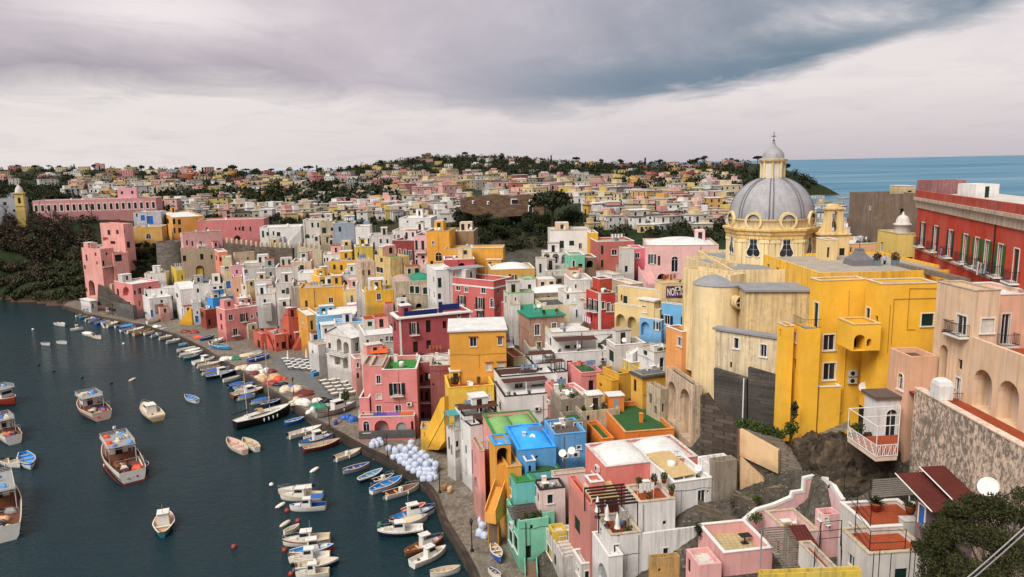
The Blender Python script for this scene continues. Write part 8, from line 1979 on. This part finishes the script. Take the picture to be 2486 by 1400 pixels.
for i, (x, y, rx, ry, rz, c) in enumerate(sorted(((590, 893, 1.8, 1.5, 1.1, 'cream'), (604, 886, 1.2, 1.0, .8, 'brown'), (618, 896, 2.3, 1.5, 1.4, 'white'), (622, 908, 2.2, 1.2, .8, 'dred'), (640, 905, 1.6, 1.3, 1.3, 'white'), (655, 903, 1.6, 1.2, 1.0, 'dred'), (636, 914, 1.5, 1.1, .9, 'cream'), (644, 922, 2.0, 1.5, 1.2, 'tan'), (664, 918, 2.0, 1.4, 1.3, 'tan'), (680, 921, 1.5, 1.2, 1.0, 'orange'), (662, 932, 2.0, 1.2, .9, 'red'), (682, 934, 1.4, 1.1, .7, 'navy'), (690, 948, 1.9, 1.5, 1.3, 'cream'), (706, 943, 1.3, 1.0, 1.4, 'blue'), (716, 948, 1.7, 1.3, 1.2, 'cream'), (722, 958, 2.8, 1.4, .8, 'dred'), (745, 952, 2.2, 1.2, .7, 'dred'), (724, 977, 1.9, 1.6, 1.5, 'cream'), (742, 981, 1.9, 1.5, 1.4, 'white'), (756, 970, 1.6, 1.0, .7, 'red'), (770, 976, 1.7, 1.3, 1.2, 'white'), (774, 993, 2.2, 1.6, 1.5, 'green'), (796, 990, 1.8, 1.4, 1.3, 'grey'), (786, 976, 1.5, 1.2, 1.2, 'black'), (757, 1001, 1.1, .9, 1.2, 'white'), (556, 872, 2.4, 1.5, .9, 'white'), (575, 872, 1.6, 1.2, 1.0, 'green'), (600, 862, 2.2, 1.4, .8, 'cream'), (618, 858, 2.0, 1.3, .9, 'grey'), (452, 806, 1.8, 1.3, .9, 'dred'), (468, 808, 1.8, 1.2, 1.0, 'red'), (484, 820, 1.6, 1.2, 1.1, 'orange'), (838, 1016, 1.2, .9, 1.0, 'blue'), (852, 1022, 1.3, 1.0, 1.2, 'blue'), (820, 1022, 1.0, .8, .8, 'wood'), (380, 793, 1.6, 1.1, .7, 'white'), (396, 797, 1.4, 1.0, .6, 'grey')))):
 nm = NMC[c] if c in NMC else c
 _ = dict(dred='dark red', tan='sand coloured', navy='navy blue', wood='brown', cream='cream', green='green').get(c, c)
 NCNT[nm] = NCNT.get(nm, 0) + 1; nets(x, y, rx, ry, rz, c, f'{ordn(NCNT[nm] - 1)} {nm} net heap from the left on the quay')
# lamp posts
def lamp(x, y, h, label):
 p = gnd(x, y, QZ); o = thing('street_lamp', label, 'street lamp', p)
 q = MB(); q.lathe(p, [(.22, 0), (.2, .25), (.09, .4), (.065, 1.2), (.05, h - .5), (.09, h - .45), (.03, h - .4)], 8); q.build('post', IRON, o)
 q = MB(); q.lathe(p + V((0, 0, h - .4)), [(.1, 0), (.2, .5), (.01, .52)], 6, sm=False); q.build('glass', GLASS, o)
 q = MB(); q.lathe(p + V((0, 0, h + .13)), [(.26, 0), (.1, .2), (.03, .35)], 6, sm=False); q.build('cap', IRON, o)
for a in ((1146, 1338, 3.6, 'black street lamp in front of the mustard stair house'), (1068, 1196, 3.4, 'black street lamp beside the last white sack'), (941, 1110, 3.4, 'black street lamp between the two sack piles'), (822, 924, 3.6, 'black street lamp near the restaurant tables by the gabled house'), (783, 884, 3.8, 'black street lamp at the corner of the white stairway'), (800, 1035, 3.2, 'black street lamp beside the long grey boat'), (354, 790, 3.6, 'black street lamp below the white house with blue doors'), (275, 765, 3.4, 'black street lamp at the foot of the ramp'), (713, 958, 3.2, 'black street lamp among the net heaps')):
 lamp(*a)
# café tables and closed umbrellas
def table(x, y, label, group):
 p = gnd(x, y, QZ); fr = Frame(p, rnd.uniform(.4, .8)); o = thing('table', label, 'table', p, group)
 q = MB(); q.box(fr, -.75, .75, -.4, .4, .7, .75); q.build('table_top', WHITE, o)
 for a, b_ in ((-.65, -.3), (.65, -.3), (-.65, .3), (.65, .3)):
  q = MB(); q.box(fr, a - .03, a + .03, b_ - .03, b_ + .03, 0, .699); q.build('leg', IRON, o)
for r_ in range(4):
 for c_ in range(4): table(692 + c_ * 16 + r_ * 5, 876 + r_ * 7 + c_ * 1.5, 'white café table on the square before the white stairway', 'café tables on the square')
for r_ in range(5):
 for c_ in range(3): table(785 + c_ * 22 + r_ * 7, 930 + r_ * 8 - c_ * 2, 'white café table in the rows left of the tall pink house', 'café tables beside the tall pink house')
def umbrella(p, h, label):
 o = thing('umbrella', label, 'umbrella', p)
 q = MB(); q.lathe(p, [(.3, 0), (.3, .08), (.04, .1), (.03, h * .35)], 10); q.build('pole', IRON, o)
 q = MB(); n = 16
 q.grid([[V(p) + V(((r * (1 + .18 * (j % 2))) * math.cos(2 * math.pi * j / n), (r * (1 + .18 * (j % 2))) * math.sin(2 * math.pi * j / n), z)) for j in range(n)] for z, r in ((h * .3, .27), (h * .34, .24), (h * .5, .17), (h * .62, .2), (h * .85, .11), (h * .97, .05), (h, .01))], 0, True); q.build('canopy', WHITE, o)
for a in ((700, 880, 'closed white umbrella on the square at its left'), (745, 876, 'closed white umbrella on the square beside the white stairway'), (766, 892, 'closed white umbrella at the right end of the square'), (828, 986, 'tall closed white umbrella among the tables left of the pink house')):
 umbrella(gnd(a[0], a[1], QZ), 3.0, a[2])
for x, y, D in ((1451, 1256, 64), (1474, 1276, 63.2), (1499, 1297, 62.4)):
 umbrella(at(x, y, D), 2.1, {1451: 'leftmost closed white umbrella on the white terrace house', 1474: 'middle closed white umbrella on the white terrace house', 1499: 'rightmost closed white umbrella on the white terrace house'}[x])
# crates and barrels on the quay
for i, (x, y, c, nm) in enumerate(((815, 1030, 'blue', 'blue'), (1092, 1196, 'tan', 'wicker brown'), (1080, 1190, 'wood', 'dark brown'), (1117, 1060, 'brown', 'rusty'))):
 p = gnd(x, y, QZ); q = MB(); q.lathe(p, [(.01, 0), (.3, 0), (.36, .3), (.36, .6), (.3, .9), (.27, .9), (.25, .8), (.01, .8)], 12); tag(q.build('barrel', bm(c), loc=p), nm + ' barrel standing on the quay paving', 'barrel')
# ------------------------------------------------------------------ foreground on the right: rock, plants, frames
def rockmat():
 mt, t = newmat('dark_tuff_rock')
 pos = t.n('ShaderNodeNewGeometry').outputs['Position']
 a = t.noise(pos, .5, 7, .7); b = t.noise(pos, 2.5, 6, .7); s = t.noise(pos, .9, 5, .6, (1.5, 1.5, .4))
 col = t.mix(t.ramp(a, .38, .66), lin((84, 72, 60)), lin((44, 40, 36)))
 col = t.mix(t.ramp(s, .52, .7, 0, .8), col, lin((110, 96, 78))); col = t.mix(t.ramp(b, .55, .72, 0, .8), col, lin((26, 24, 22)))
 t.bsdf(col, .95, t.mix(.5, a, b), .9, .25, .1); return mt
ROCK = rockmat()
from mathutils import noise as MN
def rock(c, rx, ry, rz, label, seed):
 q = MB(); c = V(c); n, k = 64, 36; rows = []; o_ = V((seed * 7.3, seed * 3.1, seed))
 for i in range(k + 1):
  t = -math.pi / 2 + math.pi * i / k; row = []
  for j in range(n):
   a = 2 * math.pi * j / n; d = V((math.cos(a) * math.cos(t), math.sin(a) * math.cos(t), math.sin(t)))
   w = 1 + .35 * MN.noise(d * 1.6 + o_) + .2 * MN.noise(d * 4 + o_) - .16 * abs(MN.noise(d * 7 + o_)) + .07 * MN.noise(d * 16 + o_)
   row.append(c + V((d.x * rx * w, d.y * ry * w, d.z * rz * w)))
  rows.append(row)
 q.grid(rows, 0, True, False); tag(q.build('rock', ROCK, loc=c), label, 'rock')
rock(at(2125, 1172, 62.5), 4.0, 3.2, 4.2, 'dark bulging tuff rock under the railed balcony', 3)
rock(at(2050, 1165, 64.5), 3.2, 3.0, 4.0, 'dark hollowed tuff rock left of the balcony rock', 4)
rock(at(1985, 1120, 67), 2.6, 2.6, 2.6, 'small dark rock beside the steps below the golden yellow building', 5)
# stairs between the grey block wall and the rock
t = thing('stairway', 'dark steep stone stairway between the grey block wall and the rock', 'stairway', at(1975, 1150, 65))
stair(t, at(1985, 1168, 64.2), at(1930, 1084, 68.5), 1.6, stone('garden_stone', (136, 122, 106), .45, .25, .45), plaster((90, 84, 78), .7), .25)
def bush(x, y, D, rx, ry, rz, n, label, mat=LEAFG, size=.16):
 p = at(x, y, D); q = MB(); o = thing('bush', label, 'bush', p)
 for k in range(4): leaf_cloud(q, p + V((rnd.uniform(-.5, .5) * rx, rnd.uniform(-.3, .3) * ry, rnd.uniform(0, .3) * rz)), rx * .6, ry * .7, rz * .7, n // 4, size)
 q.build('leaves', mat, o)
 q = MB()
 for k in range(5): q.tube(p - V((0, 0, rz)), p + V((rnd.uniform(-.6, .6) * rx, rnd.uniform(-.4, .4) * ry, rnd.uniform(-.2, .4) * rz)), .03, .012, 4)
 q.build('stem', BARK, o)
for i, (x, y, D) in enumerate(((1812, 1032, 69.5), (1838, 1038, 69), (1864, 1046, 68.4), (1888, 1056, 68))): bush(x, y, D, 1.2, .8, .75, 420, ['green bush, leftmost on top of the beige retaining wall', 'green bush, second from left on top of the beige wall', 'green bush, third from left on top of the beige wall', 'green bush at the right end above the beige wall'][i])
bush(1926, 1000, 68.4, .5, .5, 1.3, 260, 'narrow green climber on the corner of the dark concrete wall', LEAF)
bush(1922, 1042, 68.0, .8, .6, 1.0, 300, 'green bush hanging at the foot of the dark concrete wall', LEAFG)
bush(1836, 1258, 61.0, .8, .7, .6, 260, 'green bush in the walled yard beside the pink terrace house', LEAFG, .12)
bush(1780, 1222, 63.0, .6, .6, .5, 200, 'reddish shrub on the yard wall beside the white house', LEAFB, .12)
bush(1835, 1212, 63.6, .5, .5, .4, 160, 'small plant beside the stone yard wall', LEAFG, .12)
bush(1692, 1290, 60.5, .6, .6, 1.0, 240, 'dark shrub between the white house and the pink terrace', LEAF, .12)
bush(2085, 1040, 61.6, .7, .6, .6, 220, 'small green shrub behind the railed balcony', LEAFG, .12)
# the big evergreen tree at the lower right
o = thing('tree', 'big dense evergreen tree filling the lower right corner', 'tree', at(2400, 1480, 40))
q = MB(); b0 = at(2400, 1500, 40)
q.tube(b0 - V((0, 0, 2)), b0 + V((0, 0, 2.4)), .3, .16, 8)
for k in range(7): q.tube(b0 + V((0, 0, 1.5)), at(2290 + 30 * k, 1330 - 12 * k, 39 + k % 3), .1, .03, 5)
q.build('trunk', BARK, o)
q = MB(); g = random.Random(5)
for x, y, D, rx, rz in ((2275, 1300, 42.5, 1.2, 1.0), (2320, 1255, 43, 1.2, .9), (2365, 1235, 43.5, 1.3, .9), (2255, 1345, 42, 1.0, 1.2), (2300, 1330, 42, 1.5, 1.3), (2270, 1390, 41, 1.1, 1.5), (2350, 1285, 42, 1.6, 1.2), (2410, 1255, 42.5, 1.6, 1.1), (2470, 1240, 42.5, 1.6, 1.2), (2330, 1400, 40, 1.5, 1.4), (2400, 1360, 39.5, 1.7, 1.6), (2470, 1330, 40, 1.7, 1.6), (2540, 1260, 41, 2.0, 1.6), (2540, 1380, 39, 2, 1.8), (2440, 1430, 38.5, 1.8, 1.4), (2350, 1460, 39, 1.6, 1.2), (2255, 1440, 41, 1.1, 1.2)):
 c = at(x, y, D)
 for j in range(6):
  d = V((g.gauss(0, .45) * rx, g.gauss(0, .45) * rx, g.gauss(0, .45) * rz)); leaf_cloud(q, c + d, rx * .55, rx * .55, rz * .45, 520, .085, g)
q.build('crown', leafmat('evergreen_foliage', (26, 34, 18), (74, 80, 38)), o)
# potted plants on the terraces
def potted(p, h, r, label, palm=False):
 o = thing('potted_plant', label, 'potted plant', p)
 q = MB(); q.lathe(p, [(.01, 0), (r * .7, 0), (r, r * 1.4), (r * 1.08, r * 1.45), (r * .9, r * 1.5), (.01, r * 1.35)], 14); q.build('pot', TILE, o)
 q = MB(); c = V(p) + V((0, 0, r * 1.4))
 if palm:
  for k in range(26):
   a = k * 2.4; L = h * rnd.uniform(.7, 1.0); el = rnd.uniform(.2, 1.2)
   pts = [c + V((math.cos(a) * L * s * math.cos(el), math.sin(a) * L * s * math.cos(el), L * (s * math.sin(el) + .3 * s - .45 * s * s))) for s in (0, .3, .6, .85, 1)]
   w = V((-math.sin(a), math.cos(a), 0))
   q.grid([[p_ - w * ww, p_, p_ + w * ww] for p_, ww in zip(pts, (.02, .07, .09, .06, .01))])
 else: leaf_cloud(q, c + V((0, 0, h * .4)), r * 1.3, r * 1.3, h * .5, 160, .1)
 q.build('leaves', LEAF if palm else LEAFG, o)
ZU = at(2113, 1282, 51.7).z - .3; ZL = at(2110, 1346, 48.3).z - .35
potted(gnd(2126, 1240, ZU), .9, .45, 'potted palm in a round terracotta pot on the red terrace', True)
potted(gnd(2208, 1268, ZU) + V((0, 0, .75)), .3, .4, 'low bowl of plants on the white pier of the red terrace')
q = MB(); fr = Frame(gnd(2194, 1288, ZU)); q.box(fr, 0, 1.1, 0, .8, -.6, .72); q.box(fr, -.05, 1.15, -.05, .85, .723, .78); tag(q.build('pier', plaster(C['offw'], .3), loc=fr.o), 'low white masonry pier at the front of the red terrace', 'pier')
for x, y, D, lb in ((1098, 932, 107, 'potted plant at the left corner of the yellow terrace'), (1112, 928, 107, 'second potted plant on the yellow terrace'), (1162, 930, 106.8, 'potted plant on the red floor of the yellow terrace'), (1612, 1172, 66.5, 'potted shrub beside the navy door of the salmon house'), (1588, 1176, 66.5, 'potted shrub left of the navy door of the salmon house'), (1552, 1184, 66, 'small pot on the white house terracotta terrace'), (1630, 1200, 64.6, 'plant pot at the right end of the terracotta terrace')):
 potted(at(x, y, D), .8, .28, lb)
# steel awning frames around the red terrace
def frame_box(label, pts, hgt, rails=(1.0, .45)):
 o = thing('railing_frame', label, 'railing', pts[0]); q = MB()
 for p in pts: q.tube(p, p + V((0, 0, hgt)), .035, n=5)
 for a, b_ in zip(pts, pts[1:]):
  for z in (hgt,) + tuple(rails): q.tube(a + V((0, 0, z)), b_ + V((0, 0, z)), .025, n=4)
 q.build('tubes', IRON, o)
A = gnd(2042, 1290, ZU); frame_box('dark tube railing frame on the left wall of the red terrace', [gnd(2048, 1205, ZU), gnd(2080, 1245, ZU), gnd(2112, 1288, ZU)], 2.1)
frame_box('dark tube railing frame along the front of the red terrace', [gnd(2075, 1300, ZL), gnd(2110, 1350, ZL), gnd(2196, 1346, ZL)], 1.9)
frame_box('thin grey awning frame behind the red terrace', [gnd(2110, 1222, ZU), gnd(2178, 1216, ZU), gnd(2225, 1214, ZU)], 2.3, (1.6,))
# slatted screen under the awning
q = MB(); a, b_ = gnd(2116, 1222, ZU), gnd(2222, 1214, ZU); d = (b_ - a).normalized(); fr = Frame(a, 0, d, V((-d.y, d.x, 0)))
for k in range(9): q.box(fr, 0, (b_ - a).length, 0, .03, .5 + k * .18, .62 + k * .18)
tag(q.build('screen', plain('grey_slats', (140, 134, 126), .7), loc=a), 'grey slatted screen at the back of the red terrace', 'screen')
# reed and maroon pergola in front of the pink terrace house
pergola('grey reed mat pergola at the bottom edge beside the pink terrace house', 50.5, 1905, 1975, 1384, 6, 4.2, 2.2, plain('reed_mat', (112, 104, 92), .9, .35), None, True, STEEL, .3)
pergola('maroon sheet roof behind the reed mat pergola', 53.5, 1950, 2005, 1356, 6, 3.4, 2.0, roofmat('maroon_tile', (104, 48, 42), .3, .28), None, False, STEEL, .3)
frame_box('galvanised pipe frame at the bottom edge right of the reed mat', [at(1975, 1400, 48), at(1990, 1330, 50), at(2040, 1325, 50), at(2040, 1400, 47.5)], 2.0, (1.3, .7))
H('yellow wall top cut by the bottom edge of the picture', 40, None, 1848, 2092, 1394, 1500, 2, 'lemon', 'c', '', dp=.5, cop=0, clut=0, dirt=.5, auto=False, name='garden_wall', cat='garden wall')
# poles along the lower right
for i, x in enumerate((2118, 2132, 2160, 2206, 2218, 2240)):
 p = at(x, 1400, 45 + i * .2); q = MB(); q.tube(p - V((0, 0, .8)), p + V((0, 0, 1.7 + .3 * (i % 2))), .03, n=5); tag(q.build('pole', IRON, loc=p), 'thin dark fence pole at the bottom edge below the red terrace', 'pole', 'fence poles below the red terrace')
# white furniture
def chair(p, rz, label):
 fr = Frame(p, rz); o = thing('chair', label, 'chair', p)
 q = MB(); q.box(fr, 0, .45, 0, .45, .42, .46); q.build('seat', WHITE, o)
 q = MB(); q.box(fr, 0, .45, .42, .46, .461, .9); q.build('backrest', WHITE, o)
 for a, b_ in ((.03, .03), (.42, .03), (.03, .42), (.42, .42)): q = MB(); q.tube(fr(a, b_, 0), fr(a, b_, .42), .025, n=5); q.build('leg', WHITE, o)
chair(at(2010, 1290, 58.2) , .5, 'white plastic chair on the small balcony of the pink terrace house')
chair(gnd(2222, 1236, ZU), 1.2, 'white chair under the maroon awning roof')
z_ = at(1757, 1343, 56).z - 1.0
p = gnd(1808, 1318, z_); fr = Frame(p, .2); o = thing('table', 'small dark table on the cream tiled terrace', 'table', p)
q = MB(); q.box(fr, -.5, .5, -.35, .35, .72, .78); q.build('table_top', IRON, o); q = MB(); q.tube(p, p + V((0, 0, .72)), .06); q.build('leg', IRON, o); q = MB(); q.box(fr, -.3, .3, -.25, .25, 0, .05); q.build('base', IRON, o)
# large dish on a stand at the blotched wall, overhead cables
o = thing('satellite_dish', 'large white satellite dish in front of the blotched wall', 'satellite dish', at(2395, 1215, 44))
dish(o, at(2395, 1215, 44), .62)
for i, (dx, lb) in enumerate(((0, 'upper of two pale overhead cables crossing the lower right corner'), (16, 'lower of two pale overhead cables crossing the lower right corner'))):
 a, b_ = at(2290 + dx, 1450, 27), at(2760 + dx, 1010, 22); q = MB()
 q.path([a.lerp(b_, t) - V((0, 0, .5 * 4 * t * (1 - t) * .5)) for t in [k / 16 for k in range(17)]], .028, 6); tag(q.build('cable', plain('pale_cable', (190, 186, 184), .5), loc=a), lb, 'cable')
# ------------------------------------------------------------------ the roof terrace by the church
DZ = at(2147, 662, 84).z
def person(p, rz, label):
 p = V(p); o = thing('person', label, 'person', p)
 J = {'pel': (0, 0, .92), 'sp': (0, .01, 1.12), 'ch': (0, .02, 1.32), 'nk': (0, .03, 1.48), 'hd': (0, .06, 1.58), 'top': (0, .05, 1.70)}
 E = [('pel', 'sp'), ('sp', 'ch'), ('ch', 'nk'), ('nk', 'hd'), ('hd', 'top')]
 Rr = {'pel': .16, 'sp': .145, 'ch': .17, 'nk': .055, 'hd': .095, 'top': .075}
 for s, t in ((-1, 'l'), (1, 'r')):
  J.update({t + 'hip': (s * .1, 0, .86), t + 'kn': (s * .11, .03, .48), t + 'an': (s * .11, -.01, .09), t + 'to': (s * .12, .15, .04), t + 'sh': (s * .19, .02, 1.41), t + 'el': (s * .27, .0, 1.14), t + 'wr': (s * .22, .2, 1.02), t + 'pa': (s * .2, .27, 1.01)})
  E += [('pel', t + 'hip'), (t + 'hip', t + 'kn'), (t + 'kn', t + 'an'), (t + 'an', t + 'to'), ('ch', t + 'sh'), (t + 'sh', t + 'el'), (t + 'el', t + 'wr'), (t + 'wr', t + 'pa')]
  Rr.update({t + 'hip': .1, t + 'kn': .062, t + 'an': .045, t + 'to': .038, t + 'sh': .075, t + 'el': .045, t + 'wr': .03, t + 'pa': .036})
  for f in range(5):
   k = f'{t}f{f}'
   if f < 4: J[k] = (s * (.225 - .018 * f), .345 + .012 * (1.5 - abs(f - 1.5)), 1.0); J[k + 'b'] = (s * (.225 - .018 * f), .37, .965)
   else: J[k] = (s * .155, .29, 1.0); J[k + 'b'] = (s * .145, .325, .985)
   Rr[k] = .009; Rr[k + 'b'] = .008; E += [(t + 'pa', k), (k, k + 'b')]
 names = list(J); me = bpy.data.meshes.new('body'); me.from_pydata([J[n] for n in names], [(names.index(a), names.index(b)) for a, b in E], [])
 ob = bpy.data.objects.new('body', me); COL.objects.link(ob)
 md = ob.modifiers.new('skin', 'SKIN')
 for i, n in enumerate(names): v = me.skin_vertices[0].data[i]; v.radius = (Rr[n] * (1.2 if n in ('pel', 'ch', 'sp') else 1), Rr[n]); v.use_root = n == 'pel'
 ob.modifiers.new('sub', 'SUBSURF').levels = 2
 bpy.context.view_layer.update()
 m2 = bpy.data.meshes.new_from_object(ob.evaluated_get(bpy.context.evaluated_depsgraph_get()))
 bpy.data.objects.remove(ob)
 for mt in (plain('skin', (200, 150, 120), .6), plain('pale_blue_shirt', (176, 196, 222), .8), plain('dark_trousers', (38, 44, 60), .8), plain('dark_hair', (40, 30, 26), .7)): m2.materials.append(mt)
 for pl in m2.polygons:
  c = pl.center; arm = abs(c.x) > .17 and c.z > .95 and (c.y > .08 or abs(c.x) > .2)
  pl.material_index = 2 if c.z < .95 and c.y < .2 else 1 if c.z < 1.47 and not (arm and c.z < 1.1) else 3 if (c.z > 1.6 and c.y < .1) or c.z > 1.68 else 0
  pl.use_smooth = True
 ob = bpy.data.objects.new('body', m2); COL.objects.link(ob); ob.parent = o; ob.rotation_euler = (0, 0, 0)
 q = MB()
 for s in (-1, 1): q.ball(p + V((s * .035, .148, 1.625)), .013, .01, .013, 6, 4)
 q.build('eyes', DARK, o); q = MB(); q.tube(p + V((0, .145, 1.61)), p + V((0, .185, 1.585)), .012, .016, 6); q.box(Frame(p), -.028, .028, .135, .152, 1.545, 1.555); q.build('nose_and_mouth', plain('skin', (200, 150, 120), .6), o)
 q = MB()
 for s in (-1, 1): q.ball(p + V((s * .098, .05, 1.61)), .015, .03, .04, 6, 4)
 q.build('ears', plain('skin', (200, 150, 120), .6), o)
 o.rotation_euler = (0, 0, rz)
person(gnd(2147, 651, DZ), .5, 'person in pale blue shirt and dark trousers standing on the roof by the church')
for x, lb in ((2128, 'left grey blue planter tub beside the person on the roof'), (2172, 'right grey blue planter tub beside the person on the roof')):
 p = gnd(x, 654, DZ); o = thing('planter', lb, 'planter', p); q = MB(); q.lathe(p, [(.01, 0), (.42, 0), (.5, 1.15), (.44, 1.15), (.01, 1.0)], 4, .78, sm=False); q.build('tub', plain('grey_blue_tub', (112, 130, 138), .6), o)
 q = MB(); leaf_cloud(q, p + V((0, 0, 1.5)), .5, .5, .6, 200, .14); q.build('leaves', LEAFB, o)
p = at(2085, 635, 88); o = thing('skylight', 'grey lead pyramid skylight with a cross left of the person on the roof', 'skylight', p)
q = MB(); q.lathe(p, [(1.9, -.3), (1.7, .35), (1.0, .8), (.6, 1.3), (.55, 1.6), (.01, 1.65)], 4, .78, sm=False); q.build('cover', plain('dark_lead', (112, 110, 114), .5), o); q = MB(); q.tube(p + V((0, 0, 1.6)), p + V((0, 0, 2.9)), .04, n=5); q.tube(p + V((-.3, 0, 2.4)), p + V((.3, 0, 2.4)), .035, n=5); q.build('cross', IRON, o)
# long lead edged parapet between the yellow roof and the red palazzo
panel('parapet_wall', 'long low stone parapet at the back of the yellow roof', 'parapet wall', (2175, 650, 86), (2340, 690, 73), [(2172, 636), (2345, 676), (2345, 688), (2172, 648)], .5, plaster((150, 138, 122), .7))
# palms and bits near the quay houses
for x, y, lb in ((838, 965, 'small palm bush left of the tall pink quay house'),): bush(x, y, 122, .9, .9, 1.3, 260, lb, LEAFG, .2)
# distant blurred chimneys near the sea at right
for x, D, lb in ((2071, 200, 'left of two thin dark chimney pipes against the sea'), (2100, 200, 'right of two thin dark chimney pipes against the sea')):
 p = at(x, 494, D); q = MB(); q.tube(p - V((0, 0, 3)), p + V((0, 0, 2.2)), .1, n=6); tag(q.build('chimney_pipe', IRON, loc=p), lb, 'chimney pipe')
for l_, n_ in LABELS.items():
 ob = [bpy.data.objects.get(x) for x in n_]
 if len(n_) > 1 and not all(o and 'group' in o for o in ob): print('DUP LABEL', l_, len(n_))
print('objects', len(bpy.data.objects))
for l_ in LABELS:
 if len(l_.split()) > 16: print('LONG', l_)
